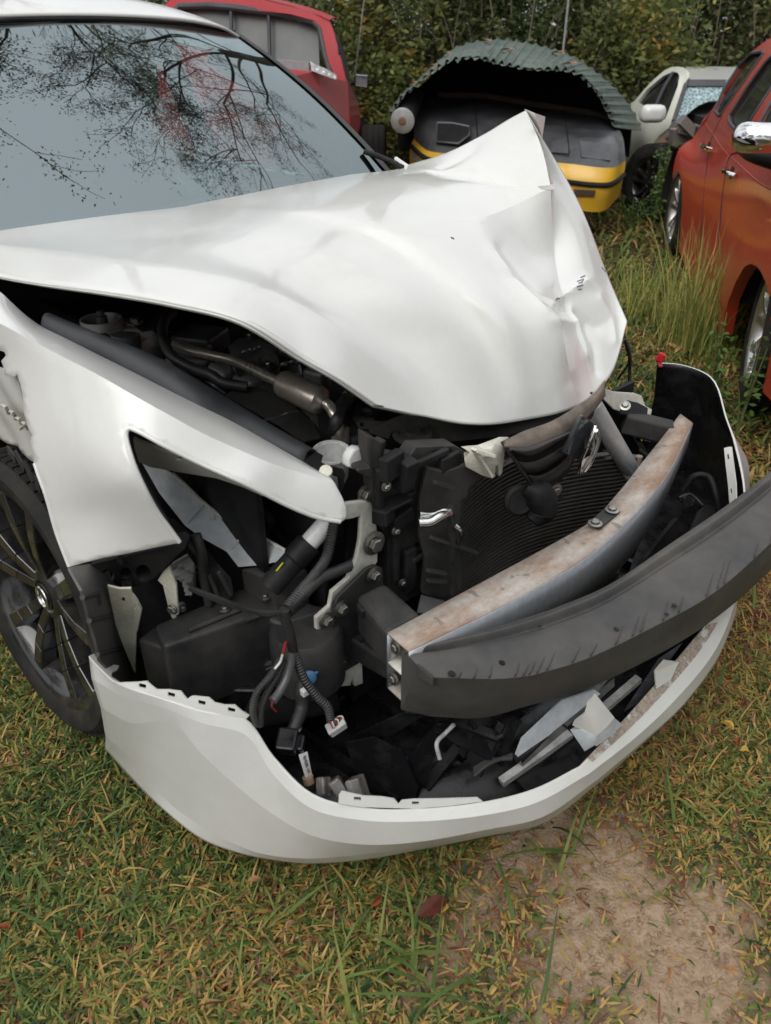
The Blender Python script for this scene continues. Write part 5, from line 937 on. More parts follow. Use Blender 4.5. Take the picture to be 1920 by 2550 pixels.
# ---------------------------------------------------------------- near front wheel of the sedan
def make_wheel(name, parent, c, side, r=.332, rr=.238, w=.215, tread=72, mats=None, spokes=5, steer=0.0, camber=0.0):
    """axle along local y, outer face towards side*y"""
    mt = mats or (M['rubber'], M['rim'])
    root = bpy.data.objects.new(name, None); link(root, parent); root.location = tuple(map(float, c)); root.rotation_euler = (camber, 0, steer)
    Y = Matrix.Rotation(rad(-90 * side), 4, 'X')         # local z -> side * y
    h = w / 2
    m = MB(); m.lathe([(rr - .004, -h * .78), (rr + .014, -h * .95), (rr + .05, -h * 1.03), (r - .018, -h * .96), (r - .006, -h * .82), (r - .006, h * .82), (r - .018, h * .96), (rr + .052, h * 1.03), (rr + .040, h * 1.035), (rr + .020, h * .98), (rr + .008, h * .93), (rr - .004, h * .80)], 72, Y)
    for k in range(tread):
        a = 2 * math.pi * (k + .5) / tread
        for (z0, z1, s_) in ((-h * .80, -h * .42, .3), (-h * .36, -h * .03, -.3), (h * .03, h * .36, .3), (h * .42, h * .84, -.3)):
            c_, s2 = math.cos(a), math.sin(a); zz = (z0 + z1) / 2
            t = math.pi / tread * r * .80; q = []
            for rad_ in (r - .008, r):
                for (zz_, dt) in ((z0, -t - s_ * .006), (z0, t - s_ * .006), (z1, t + s_ * .006), (z1, -t + s_ * .006)):
                    p = Y @ Vector((rad_ * c_ - dt * s2, rad_ * s2 + dt * c_, zz_)); q.append(np.array(p))
            m.hexa(q)
    m.build('tyre', mt[0], root, True, 30)
    rm = MB(); rm.lathe([(rr - .012, -h * .8), (rr - .028, -h * .5), (rr - .04, 0), (rr - .03, h * .5), (rr - .02, h * .70), (rr - .010, h * .84), (rr + .002, h * .90), (rr + .008, h * .93), (rr + .008, h * .80), (rr - .004, h * .78)], 72, Y)
    rim = rm.build('rim', mt[1], root, True, 40)
    for k in range(spokes):
        a0 = 2 * math.pi * k / spokes + .35
        for sgn in (-1, 1):
            s = MB(); q = []
            for (rd, off, wd, zt, zb) in ((.045, .012, .016, h * .60, h * .22), (.11, .026, .019, h * .74, h * .36), (.17, .044, .021, h * .82, h * .46), (rr - .014, .066, .026, h * .84, h * .50)):
                cs, sn = math.cos(a0), math.sin(a0); off_ = off * sgn
                ring = []
                for (dw, z) in ((-wd, zb), (wd, zb), (wd * .75, zt), (-wd * .75, zt)):
                    x, y = rd, off_ + dw; ring.append(np.array(Y @ Vector((x * cs - y * sn, x * sn + y * cs, z))))
                q.append(ring)
            for i in range(len(q) - 1): s.hexa(q[i] + q[i + 1])
            o = s.build('spoke', mt[1], rim, False); bevel(o, .003, 2)
    hb = MB(); hb.lathe([(.085, h * .25), (.08, h * .45), (.060, h * .60), (.04, h * .66), (.036, h * .60), (.0, h * .60)], 40, Y); hub = hb.build('hub', mt[1], rim, True, 40)
    MB().lathe([(.033, h * .60), (.033, h * .66), (.028, h * .69), (0, h * .70)], 32, Y).build('centre_cap', M['black_gloss'], rim)
    lg = MB()
    for k in range(5):
        a = 2 * math.pi * k / 5 + .35 + math.pi / 5; lg.lathe([(.011, h * .2), (.011, h * .50), (.006, h * .52), (0, h * .52)], 6, Y @ Matrix.Translation(Vector((.057 * math.cos(a), .057 * math.sin(a), 0))))
    lg.build('lug_nuts', M['bolt'], rim, False)
    b = MB(); b.lathe([(.0, -h * .1), (.145, -h * .1), (.148, -h * .05), (.148, h * .08), (.145, h * .12), (.07, h * .12), (.065, h * .3), (0, h * .3)], 48, Y); b.build('brake_disc', surface('rusty_disc', (.16, .10, .07), .6, .5, dirt=(.05, .04, .035), amt=.6, scale=20), root)
    return root, rim
wh, rim_ = make_wheel('wheel', car, (-.012, -.736, .336), -1, r=.335, rr=.256, steer=rad(4.5), camber=-.07)
# round badge ring on the cap
MB().lathe([(.026, 0), (.028, .002), (.026, .004), (.022, .004), (.021, 0)], 32, Matrix.Translation(Vector((0, -.0745, 0))) @ Matrix.Rotation(rad(90), 4, 'X')).build('cap_badge', M['alu_bright'], rim_)
ca = MB(); ca.box((-.13, .03, .02), (.07, .07, .16)); bevel(ca.build('brake_caliper', surface('rusty_caliper', (.22, .12, .07), .7), wh, False), .01)
# wheel-arch lining
a_ = [[(.40 * math.cos(t), y, .34 + .40 * math.sin(t)) for t in np.linspace(rad(-10), rad(200), 20)] for y in (-.76, -.70, -.55, -.50)]
o = MB().grid(a_).build('wheel_arch_liner', M['black'], car); solid(o, .004)
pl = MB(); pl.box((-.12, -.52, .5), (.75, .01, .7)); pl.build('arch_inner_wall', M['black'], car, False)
# steering knuckle and strut behind the wheel
MB().tube([(0, -.56, .33), (-.02, -.53, .6), (-.03, -.50, .86)], .03, 14).build('strut', M['engine'], car)
# torn liner threads over the tyre
for (u0, v0, u1, v1) in ((20, 1120, 40, 1145), (38, 1128, 62, 1168), (60, 1150, 84, 1200), (92, 1190, 98, 1222)): MB().beam(cp(u0, v0, 'y', -.80), cp(u1, v1, 'y', -.80), .02, .004, (0, 1, 0)).build('torn_liner_strip', M['black_dusty'], car, False)
# ---------------------------------------------------------------- parked wrecks behind
def fplate(fr, name, outline, ctrl, mat, th, parent, step=12, holes=(), bev=0, sharp=35):
    V, F = panel(fr, outline, ctrl, step, holes); o = mesh_obj(name, V, F, mat, parent, True, sharp); solid(o, th)
    if bev: bevel(o, bev, 2, 40)
    else: esplit(o)
    return o
def PF(fr, *pts): return [fr.p(*q) for q in pts]
M['orange'] = paint('orange_red_paint', (.38, .036, .018), (.28, .05, .03), .30, rough=.35, coat=.5)
M['red'] = paint('red_paint', (.36, .005, .013), (.17, .015, .02), .30, rough=.5, coat=.04)
M['maroon'] = paint('faded_maroon_paint', (.24, .025, .025), (.12, .05, .04), .6, rough=.5)
M['yellow'] = paint('yellow_paint', (.78, .45, .03), (.40, .24, .05), .35, rough=.35)
M['cream'] = paint('pale_green_white_paint', (.66, .67, .58), (.45, .44, .35), .4, rough=.4)
M['bra'] = surface('weathered_black_paint', (.035, .036, .040), .42, dirt=(.12, .12, .125), amt=.55, scale=5, thr=.55, bscale=20, coat=.2)
M['darkvoid'] = surface('void_shade_black', (.006, .006, .007), .9)  # near-black for voids, seams and recesses; their shade is put into the colour
M['rustpanel'] = surface('rusted_panel', (.30, .14, .06), .7, dirt=(.16, .15, .12), amt=.7, scale=6, thr=.5)
M['trimgrey'] = surface('window_rubber', (.045, .045, .05), .6)
def tinsheet():
    m, n, l, b = newmat('green_corrugated_sheet'); a = noise(n, l, 5, 5, .65); f = noise(n, l, 60, 3, .6)
    c = ramp(n, l, a, [(.3, c4((.075, .10, .085))), (.55, c4((.115, .145, .125))), (.8, c4((.19, .20, .17)))]); c = mixc(n, l, ramp(n, l, f, [(.62, (0, 0, 0, 1)), (.75, (.6, .6, .6, 1))]), c, (.14, .09, .05))
    l.new(c, b.inputs['Base Color']); b.inputs['Metallic'].default_value = .25; b.inputs['Roughness'].default_value = .55; return m
M['tin'] = tinsheet()

# --- orange-red wagon at the right edge
ang = math.atan2(-2.622, -.483); WG = Frame((2.379, 2.971, 0), ang)
wag = thing('parked_wagon', 'orange-red wagon with chrome door handles parked at the right edge', 'car', tuple(WG.O), ang)
y = 'y'
ctl = [(1913, 98, y, -.62), (1873, 128, y, -.645), (1840, 173, y, -.68), (1777, 267, y, -.775), (1722, 347, y, -.80), (1697, 365, y, -.86), (1682, 395, y, -.885), (1674, 445, y, -.885), (1692, 610, y, -.845), (1795, 830, y, -.845), (1831, 706, y, -.875), (1872, 660, y, -.885), (1916, 733, y, -.885), (1878, 534, y, -.85), (1750, 420, y, -.835), (1830, 325, y, -.80), (1920, 315, y, -.80), (1815, 390, y, -.825), (1990, 520, y, -.86), (1980, 300, y, -.79), (1990, 80, y, -.60)]
out = [(1990, 60), (1950, 78), (1913, 98), (1895, 110), (1873, 128), (1855, 150), (1840, 173), (1805, 222), (1777, 267), (1752, 296), (1738, 322), (1724, 347), (1710, 354), (1697, 364), (1688, 376), (1681, 398), (1676, 425), (1674, 447), (1680, 432), (1688, 424), (1695, 440), (1698, 470), (1698, 520), (1694, 570), (1690, 625), (1710, 668), (1740, 728), (1770, 786), (1797, 832), (1800, 812), (1806, 780), (1812, 752), (1820, 726), (1831, 704), (1842, 682), (1852, 668), (1862, 661), (1872, 659), (1884, 664), (1894, 676), (1906, 702), (1916, 735), (1990, 800)]
win = [[(1899, 128), (1902, 134), (1890, 152), (1798, 284), (1791, 288), (1781, 276), (1786, 262), (1803, 222), (1840, 166), (1872, 133)],
       [(1925, 138), (1908, 154), (1862, 215), (1816, 288), (1818, 306), (1830, 321), (1866, 306), (1895, 262), (1935, 200)],
       [(1985, 210), (1935, 232), (1906, 282), (1893, 308), (1935, 318), (1985, 322)]]
side = fplate(WG, 'body_side', out, ctl, M['orange'], .02, wag, 9, win)
f_ = tps([(u, v, 1 / WG.tt(u, v, a, b)) for u, v, a, b in ctl])
def onside(u, v, dy=0): return WG.t(u, v, 1 / f_(u, v)) + np.array((0, dy, 0))
for w_ in win:
    pts = [onside(u, v, .012) for u, v in w_]; MB().add(pts, [tuple(range(len(pts)))[::-1]]).build('side_window', M['tint'], wag, False)
    MB().tube([onside(u, v, -.001) for u, v in w_] + [onside(*w_[0], -.001)], .010, 6, smooth=False).build('window_seal', M['trimgrey'], wag)
# door gaps and belt crease as thin grooves
for pl in ([(1798, 290), (1772, 345), (1760, 420), (1750, 520), (1742, 640)], [(1893, 308), (1850, 370), (1815, 395), (1800, 480), (1790, 600), (1782, 720)]): MB().tube([onside(u, v, .001) for u, v in pl], .004, 5).build('door_gap', M['darkvoid'], wag)
pl = [(1752, 300), (1772, 330), (1800, 372), (1840, 410), (1890, 455), (1935, 480)]; MB().tube([onside(u, v, .002) for u, v in pl], .005, 8).build('belt_crease', M['orange'], wag)
# flares
fc = [(u, v, a, b - .010) for u, v, a, b in ctl]
bevel(fplate(WG, 'wheel_flare', [(1796, 834), (1806, 780), (1814, 748), (1832, 702), (1852, 666), (1863, 659), (1873, 657), (1885, 662), (1896, 676), (1908, 702), (1918, 737), (1990, 800), (1990, 600), (1930, 548), (1900, 545), (1872, 570), (1846, 606), (1822, 650), (1804, 700), (1792, 760), (1784, 810)], fc, M['orange'], .05, wag, 10), .009, 3)
# chrome handles
for (u, v) in ((1765, 366), (1823, 430)):
    p0 = onside(u, v, -.02); hd = bpy.data.objects.new('door_handle', None); link(hd, wag)
    MB().tube([onside(u - 10, v - 8, -.008), onside(u - 4, v - 4, -.032), onside(u + 8, v + 3, -.032), onside(u + 14, v + 8, -.008)], .012, 10).build('handle_bar', M['chrome'], hd)
    MB().lathe([(.0, 0), (.028, 0), (.03, .004), (0, .004)], 18, axisM(onside(u, v, -.001), (0, -1, 0))).build('handle_recess', M['darkvoid'], hd)
# mirror
mr = bpy.data.objects.new('door_mirror', None); link(mr, wag); mc = WG.p(1902, 342, y, -1.0)
R_ = np.array(Matrix.Rotation(rad(8), 3, 'Z'))
mm = MB(); mm.grid(surf([[mc + np.array((dx, dy * s_, dz * s_)) for (dy, dz) in ((.0, .05), (-.09, .046), (-.115, .0), (-.09, -.045), (0, -.05), (.09, -.042), (.10, .0), (.07, .047), (0, .05))] for dx, s_ in ((-.03, .93), (.02, 1.0), (.06, .85), (.09, .45), (.097, .02))], 4, 4)); mm.build('mirror_shell', M['chrome'], mr)
MB().tube([WG.p(1852, 368, y, -.95), WG.p(1885, 385, y, -.95), WG.p(1930, 398, y, -.88), WG.p(1960, 402, y, -.80)], [.030, .034, .038, .036], 12).build('mirror_arm', M['black'], mr)
MB().lathe([(0, 0), (.022, 0), (.02, .01), (0, .014)], 14, axisM(WG.p(1832, 350, y, -.99), (.5, -.8, 0))).build('mirror_repeater', M['red_clip'], mr)
# roof, bonnet, nose and far side so that the body is closed
rf = [WG.p(u, v, y, yy) for u, v, yy in ((1990, 60, -.60), (1950, 78, -.61), (1913, 98, -.62), (1873, 128, -.645), (1840, 173, -.68))]
MB().grid(surf([rf, [p + np.array((0, .25, .05)) for p in rf], [p + np.array((0, .62, .07)) for p in rf], [np.array((p[0], .6, p[2])) for p in rf]], 3, 3)).build('roof', M['orange'], wag)
back = [WG.p(u, v, y, yy) for u, v, yy in ((1840, 173, -.68), (1777, 267, -.775), (1722, 347, -.80), (1682, 395, -.885))]
MB().grid(surf([back, [np.array((p[0] - .12, 0, p[2])) for p in back], [np.array((p[0], .7, p[2])) for p in back]], 4, 3)).build('tailgate', M['orange'], wag)
nose = surf([[(.25, -.86, .45), (.35, -.87, .75), (.1, -.82, .95), (-.35, -.72, 1.02)], [(.72, -.74, .40), (.78, -.74, .72), (.45, -.68, .98), (-.25, -.6, 1.08)], [(.92, 0, .38), (.98, 0, .72), (.62, 0, 1.02), (-.1, 0, 1.12)], [(.72, .74, .40), (.78, .74, .72), (.45, .68, .98), (-.25, .6, 1.08)]], 6, 6)
MB().grid(nose).build('bonnet_and_nose', M['orange'], wag)
fas = surf([[(.36, -.865, .75), (.40, -.875, .5), (.40, -.86, .22)], [(.70, -.77, .74), (.74, -.78, .5), (.72, -.76, .2)], [(.93, -.2, .72), (.97, -.2, .5), (.94, -.2, .2)], [(.72, .74, .74), (.76, .74, .5), (.72, .72, .2)]], 6, 5)
MB().grid(fas).build('front_fascia', M['orange'], wag)
MB().grid([[(-3.2, .8, .3), (-3.2, .8, 1.0)], [(.3, .85, .3), (.3, .85, 1.0)]]).build('far_side', M['orange'], wag)
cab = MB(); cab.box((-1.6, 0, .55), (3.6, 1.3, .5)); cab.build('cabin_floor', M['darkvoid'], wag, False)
for c_, st in (((0, -.72, .325), rad(-9)), ((-2.66, -.72, .325), 0)):
    w1, r1 = make_wheel('wheel', wag, c_, -1, r=.325, rr=.215, w=.21, tread=40, mats=(M['rubber'], M['alu']), steer=st)
for x0 in (0, -2.66):
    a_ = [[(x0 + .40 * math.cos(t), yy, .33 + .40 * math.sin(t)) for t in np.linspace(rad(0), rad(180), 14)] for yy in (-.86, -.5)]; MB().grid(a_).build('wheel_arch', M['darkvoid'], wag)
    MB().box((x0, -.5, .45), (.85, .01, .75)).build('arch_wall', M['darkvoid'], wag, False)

# --- pale coupe with a smashed windscreen
cpe = thing('wrecked_coupe', 'pale cream coupe with a smashed windscreen and rusty missing wing', 'car', (2.6, 7.4, 0), 0)
CF = Frame((2.6, 7.4, 0), 0)
def wy(*t): return [(u, v, 'y', Y - 7.4) for u, v, Y in t]
fplate(CF, 'door', [(1690, 166), (1672, 167), (1655, 175), (1630, 196), (1605, 222), (1580, 252), (1571, 257), (1556, 290), (1543, 320), (1546, 380), (1553, 433), (1570, 470), (1593, 504), (1600, 465), (1606, 433), (1614, 395), (1626, 357), (1645, 335), (1676, 310), (1690, 270), (1702, 225), (1711, 190), (1710, 178), (1702, 168)],
       wy((1690, 166, 7.75), (1571, 257, 8.35), (1543, 320, 8.45), (1593, 504, 7.75), (1626, 357, 7.45), (1676, 310, 7.2), (1711, 190, 7.6), (1600, 400, 7.72)), M['cream'], .03, cpe, 9, [[(1676, 178), (1688, 181), (1692, 190), (1688, 214), (1656, 298), (1640, 285), (1588, 254), (1612, 222), (1650, 190)]])
g1 = PF(CF, *wy((1676, 178, 7.82), (1688, 181, 7.78), (1692, 190, 7.72), (1688, 214, 7.62), (1656, 298, 7.40), (1640, 285, 7.62), (1588, 254, 8.25), (1612, 222, 8.2), (1650, 190, 7.98))); MB().add(g1, [tuple(range(9))]).build('side_window', M['tint'], cpe, False)
MB().tube(PF(CF, *wy((1676, 180, 7.8), (1650, 225, 7.75), (1634, 262, 7.7))), .014, 6).build('window_divider', M['trimgrey'], cpe)
fplate(CF, 'roof', [(1708, 166), (1760, 165), (1835, 167), (1860, 190), (1815, 198), (1712, 197)], wy((1708, 166, 8.6), (1835, 167, 8.6), (1815, 198, 7.75), (1712, 197, 7.65)), M['white'], .03, cpe, 12)
# windscreen: crazed glass with a hole torn in it
m, n, l, b = newmat('crazed_glass'); vz = n.new('ShaderNodeTexVoronoi'); vz.feature = 'DISTANCE_TO_EDGE'; vz.inputs['Scale'].default_value = 26; tc = n.new('ShaderNodeTexCoord'); l.new(tc.outputs['Object'], vz.inputs['Vector'])
l.new(ramp(n, l, vz.outputs[0], [(0, c4((.42, .55, .56))), (.12, c4((.10, .16, .17)))]), b.inputs['Base Color']); b.inputs['Roughness'].default_value = .15
fplate(CF, 'windscreen', [(1712, 200), (1808, 200), (1795, 250), (1765, 252), (1740, 262), (1722, 275), (1705, 290), (1690, 310), (1676, 304), (1690, 262), (1697, 241)], wy((1712, 200, 7.65), (1808, 200, 7.75), (1676, 304, 7.15), (1765, 252, 7.45)), m, .01, cpe, 10)
fplate(CF, 'screen_band', [(1712, 198), (1808, 198), (1806, 214), (1706, 214)], wy((1712, 198, 7.63), (1808, 198, 7.73), (1706, 214, 7.55)), M['trimgrey'], .006, cpe, 12)
MB().tube(PF(CF, *wy((1712, 197, 7.62), (1698, 240, 7.42), (1677, 303, 7.12))), .018, 8).build('screen_pillar_seal', M['trimgrey'], cpe)
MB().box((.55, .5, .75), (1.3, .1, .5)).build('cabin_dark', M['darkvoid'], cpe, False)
mm = MB(); q = CF.p(1626, 283, 'y', 7.15 - 7.4); mm.grid(surf([[q + np.array((sx * s_ * .105, dy, sz * s_ * .068)) for (sx, sz) in ((0, 1), (.8, .85), (1, 0), (.8, -.85), (0, -1), (-.8, -.85), (-1, 0), (-.8, .85), (0, 1))] for dy, s_ in ((-.07, .05), (-.065, .6), (-.03, .95), (.03, 1), (.05, .9))], 3, 3)); mm.build('door_mirror', M['white'], cpe)
fplate(CF, 'rusty_inner_wing', [(1628, 352), (1650, 335), (1681, 308), (1690, 330), (1700, 352), (1720, 350), (1715, 380), (1690, 400), (1660, 410), (1628, 405), (1618, 385)], wy((1628, 352, 7.3), (1681, 308, 7.1), (1700, 352, 6.9), (1660, 410, 6.9), (1618, 385, 7.2)), M['rustpanel'], .03, cpe, 12)
mm = MB(); rq = random.Random(5)
for k in range(10):
    q = CF.p(1690 + rq.uniform(0, 40), 312 + rq.uniform(0, 40), 'y', -.5 + rq.uniform(-.2, .2)); mm.box(q, (rq.uniform(.08, .2), .12, rq.uniform(.05, .14)), np.array(Matrix.Rotation(rq.uniform(0, 3), 3, 'Y')))
mm.build('torn_engine_parts', surface('grey_debris', (.12, .12, .125), .6, dirt=(.3, .2, .1), amt=.5, scale=9), cpe, False)
make_wheel('wheel', cpe, CF.p(1632, 455, 'y', -.35), -1, r=.31, rr=.2, w=.2, tread=24, mats=(M['rubber'], M['rim']), steer=rad(-62))
MB().tube(PF(CF, *wy((1556, 440, 7.95), (1575, 475, 7.8), (1592, 503, 7.7))), .008, 6).build('sill_trim', M['white'], cpe)
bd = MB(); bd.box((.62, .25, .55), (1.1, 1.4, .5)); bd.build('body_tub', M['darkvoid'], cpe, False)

# --- yellow and black sports car nose
spc = thing('sports_car', 'low yellow sports car with a weathered black nose and one empty lamp hole', 'car', (1.3, 6.6, 0), 0)
SF = Frame((1.3, 6.6, 0), 0)
def sy(*t): return [(u, v, 'y', Y - 6.6) for u, v, Y in t]
# the nose runs from its far end (left) to its near end (right)
nz = [sy((1020, 412, 7.05), (1022, 365, 7.0), (1030, 345, 7.0), (1034, 290, 7.15), (1066, 250, 7.5), (1090, 240, 7.9)),
      sy((1062, 425, 6.85), (1064, 398, 6.80), (1066, 375, 6.82), (1085, 300, 7.0), (1105, 256, 7.5), (1120, 243, 7.9)),
      sy((1160, 450, 6.62), (1162, 415, 6.60), (1164, 384, 6.62), (1180, 318, 6.85), (1195, 258, 7.4), (1200, 244, 7.9)),
      sy((1300, 490, 6.35), (1302, 440, 6.33), (1304, 396, 6.36), (1315, 335, 6.6), (1318, 280, 7.2), (1320, 264, 7.8)),
      sy((1420, 520, 6.15), (1420, 460, 6.12), (1420, 408, 6.16), (1425, 350, 6.4), (1420, 300, 7.0), (1415, 278, 7.6)),
      sy((1500, 526, 6.10), (1512, 466, 6.06), (1522, 418, 6.10), (1520, 355, 6.3), (1500, 306, 6.9), (1486, 290, 7.5)),
      sy((1540, 490, 6.25), (1553, 440, 6.25), (1558, 400, 6.3), (1552, 345, 6.5), (1530, 312, 7.0), (1512, 300, 7.5))]
G = surf([PF(SF, *r) for r in nz], 8, 8, cv=(2,))
nose = MB().grid(G[:, 16:]).build('black_nose', M['bra'], spc); nose.data.flip_normals()
yel = MB().grid(G[:, :17]).build('bumper', M['yellow'], spc); yel.data.flip_normals()
gl = [G[i, 9] for i in range(0, G.shape[0], 4)]; MB().tube([p + np.array((0, -.008, 0)) for p in gl], .018, 6).build('bumper_groove', M['darkvoid'], spc)
def onnose(u, v, d=0):
    best = min(((np.linalg.norm(np.array((u, v)) - np.array(proj(SF, G[i, j]))), i, j) for i in range(0, G.shape[0]) for j in range(0, G.shape[1])), key=lambda t: t[0]); q = G[best[1], best[2]]
    t = np.linalg.norm(SF.R @ q + SF.O - CAMP) / np.linalg.norm(ray(u, v)); return SF.t(u, v, t - d)
def proj(fr, q):
    d = fr.R @ np.array(q) + fr.O - CAMP; zc = d[1] * math.cos(PITCH) - d[2] * math.sin(PITCH); yc = -(d[1] * math.sin(PITCH) + d[2] * math.cos(PITCH)); return CX + LENS_PX * d[0] / zc, CY + LENS_PX * yc / zc
hole = [onnose(u, v, .045) for u, v in ((1088, 306), (1128, 307), (1169, 316), (1169, 337), (1142, 358), (1087, 353))]; h0 = MB().add(hole, [(0, 1, 2, 3, 4, 5)]); h0.build('empty_lamp_hole', M['darkvoid'], spc, False)
MB().tube(hole + [hole[0]], .010, 6, smooth=False).build('lamp_hole_rim', M['bra'], spc)
for k in range(0): MB().tube([onnose(1092 + 10 * k, 330 + 5 * k, .016), onnose(1120 + 14 * k, 322 + 9 * k, .016)], .008, 6, smooth=False).build('lamp_linkage', M['engine'], spc)
lid = [onnose(u, v, .02) for u, v in ((1441, 350), (1522, 357), (1522, 400), (1447, 391))]; bevel(MB().prism(lid, (0, .03, -.01)).build('lamp_lid', M['bra'], spc, False), .008)
lmp = [onnose(u, v, .015) for u, v in ((1430, 471), (1484, 474), (1480, 490), (1432, 490))]; bevel(MB().prism(lmp, (0, .03, 0)).build('marker_lamp', surface('smoked_lamp', (.09, .06, .05), .2), spc, False), .006)
lmp = [onnose(u, v, .015) for u, v in ((1026, 375), (1042, 390), (1042, 408), (1026, 396))]; MB().prism(lmp, (0, .03, 0)).build('side_lamp', surface('grey_lamp', (.3, .3, .32), .25), spc, False)
for pl in ([(1180, 250), (1186, 300), (1190, 350)], [(1400, 275), (1412, 330), (1418, 380)], [(1190, 345), (1300, 372), (1418, 384)]): MB().tube([onnose(u, v, .012) for u, v in pl], .006, 5).build('bonnet_seam', M['darkvoid'], spc)
# scuttle line with dust and leaves, near-black fill that paints the shade under the sheet
MB().tube([g[-1] + np.array((0, 0, .015)) for g in G[::4]], .03, 8).build('scuttle_edge', surface('dusty_scuttle', (.13, .11, .10), .8, dirt=(.26, .15, .08), amt=.6, scale=8), spc)
dk = [g[-1] for g in G[::4]]; MB().grid([[p + np.array((0, .02, -.02)) for p in dk], [p + np.array((0, 1.2, .05)) for p in dk], [p + np.array((0, 1.9, .10)) for p in dk]]).build('cabin_shade_fill', M['darkvoid'], spc)

# --- bent corrugated sheet lying over the sports car
sht = [[(975, 288, 6.75), (1000, 246, 6.75), (1041, 210, 6.75), (1075, 181, 6.75), (1108, 160, 6.75), (1129, 150, 6.75), (1192, 145, 6.7), (1234, 156, 6.7), (1276, 166, 6.65), (1330, 174, 6.6), (1394, 174, 6.6), (1446, 190, 6.6), (1486, 232, 6.6), (1512, 278, 6.6), (1530, 320, 6.6)],
       [(982, 268, 8.3), (1010, 232, 8.3), (1050, 199, 8.3), (1084, 168, 8.3), (1110, 140, 8.3), (1130, 124, 8.3), (1200, 104, 8.3), (1248, 101, 8.3), (1295, 107, 8.2), (1355, 120, 8.1), (1425, 144, 8.0), (1490, 188, 7.9), (1538, 230, 7.8), (1572, 275, 7.7), (1597, 326, 7.6)]]
E0 = resample(spline(PF(WORLD, *[(u, v, 'y', Y) for u, v, Y in sht[0]]), 12), 240); E1 = resample(spline(PF(WORLD, *[(u, v, 'y', Y) for u, v, Y in sht[1]]), 12), 240)
T0 = np.gradient(E0, axis=0); T0 /= np.linalg.norm(T0, axis=1)[:, None]; D0 = E1 - E0; N0 = np.cross(T0, D0); N0 /= np.linalg.norm(N0, axis=1)[:, None]; N0 *= np.sign(N0[:, 2:3] + 1e-6) * 1.0
MB().grid([[p - SF.O + np.array((0, -.12, -.03)) for p in E1[4:228:8]], [np.array((p[0], p[1] - .2, .45)) - SF.O for p in E1[4:228:8]]]).build('shade_backing', M['darkvoid'], spc)  # near-black wall added to stand in for shade under the sheet
base = np.array((1.3, 7.4, 0)); Gs = []
for t in np.linspace(0, 1, 12):
    rowp = []
    for i in range(240):
        a = (i % 8) / 8.0; rib = .016 * (1 if .1 < a < .3 else (0 if a > .5 else .35))
        wob = .01 * math.sin(i * .9 + t * 3) * (1 - t) ** 3
        rowp.append(E0[i] * (1 - t) + E1[i] * t + N0[i] * (rib + wob + .06 * math.sin(math.pi * t) * 0) - base)
    Gs.append(rowp)
tin = thing('corrugated_sheet', 'bent green corrugated metal sheet arched over the sports car', 'metal sheet', tuple(base))
o = MB().grid(Gs).build('sheet', M['tin'], tin, sharp=25); solid(o, .006)
# torn front rim of the sheet
tr_ = MB()
for i in range(8, 236, 8):
    p0 = E0[i] - base; d = np.array((0, -.004, -.012)) + RNG.normal(size=3) * .006; tr_.add([p0, p0 + T0[i] * .05, p0 + T0[i] * .02 + d], [(0, 1, 2)])
o = tr_.build('ragged_edge', M['tin'], tin, False); solid(o, .003)
# fallen leaves on the sheet
leafm = surface('fallen_leaf', (.36, .13, .04), .7, var=.3)
for (k, t) in ((48, .35), (60, .5), (90, .7), (112, .4), (150, .75), (168, .25), (28, .3)):
    q = E0[k] * (1 - t) + E1[k] * t + N0[k] * .03 - base
    MB().add([q + np.array((-.06, 0, 0)), q + np.array((-.02, -.05, .015)), q + np.array((.05, -.02, .005)), q + np.array((.06, .03, .015)), q + np.array((0, .05, .0))], [(0, 1, 2, 3, 4)]).build('fallen_leaf', leafm, tin, False)

# --- steel drum end poking out beside the sports car
dr = thing('drum', 'pale grey metal drum end with a rusty centre beside the sports car', 'drum', tuple(WORLD.p(1002, 302, 'y', 6.7)))
d0 = np.array((0, 0, 0.)); dv = WORLD.p(1032, 240, 'y', 7.3) - WORLD.p(1002, 302, 'y', 6.7)
MB().lathe([(0, 0), (.088, 0), (.094, .004), (.094, .02), (.084, .03)], 32, axisM(d0, dv)).build('drum_end', surface('chalky_metal', (.45, .47, .47), .6, dirt=(.25, .2, .16), amt=.5, scale=14), dr)
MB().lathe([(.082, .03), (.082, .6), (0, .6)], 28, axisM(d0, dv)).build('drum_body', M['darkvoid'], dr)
MB().lathe([(0, -.006), (.02, -.006), (.034, -.002), (.03, .004)], 7, axisM(d0, dv)).build('rusty_hub', M['rustpanel'], dr, False)

# --- red pickup cab seen from behind
pk = thing('pickup_truck', 'red pickup truck seen from behind over the white sedan', 'truck', (-.6, 6.5, 0), 0)
TF = Frame((-.6, 6.5, 0), 0)
def ty(*t): return [(u, v, 'y', Y - 6.5) for u, v, Y in t]
cab = fplate(TF, 'cab_rear', [(395, 60), (405, 20), (432, -12), (520, -14), (623, -8), (700, 10), (760, 25), (800, 37), (820, 50), (830, 76), (845, 130), (862, 200), (868, 250), (872, 310), (700, 310), (395, 240)],
       ty((395, 60, 6.75), (432, -12, 6.9), (623, -8, 6.7), (800, 37, 6.5), (830, 76, 6.42), (862, 200, 6.3), (872, 310, 6.25), (395, 240, 6.6), (700, 310, 6.3)), M['red'], .04, pk, 14, [[(447, 14), (520, 13), (573, 17), (724, 35), (782, 51), (800, 69), (814, 137), (828, 182), (700, 158), (420, 105), (425, 40)]])
gls = PF(TF, *ty((440, 12, 6.84), (573, 16, 6.76), (724, 34, 6.64), (790, 52, 6.58), (804, 70, 6.52), (832, 182, 6.38), (700, 158, 6.48), (418, 105, 6.70))); gls = [p + np.array((0, .03, 0)) for p in gls]
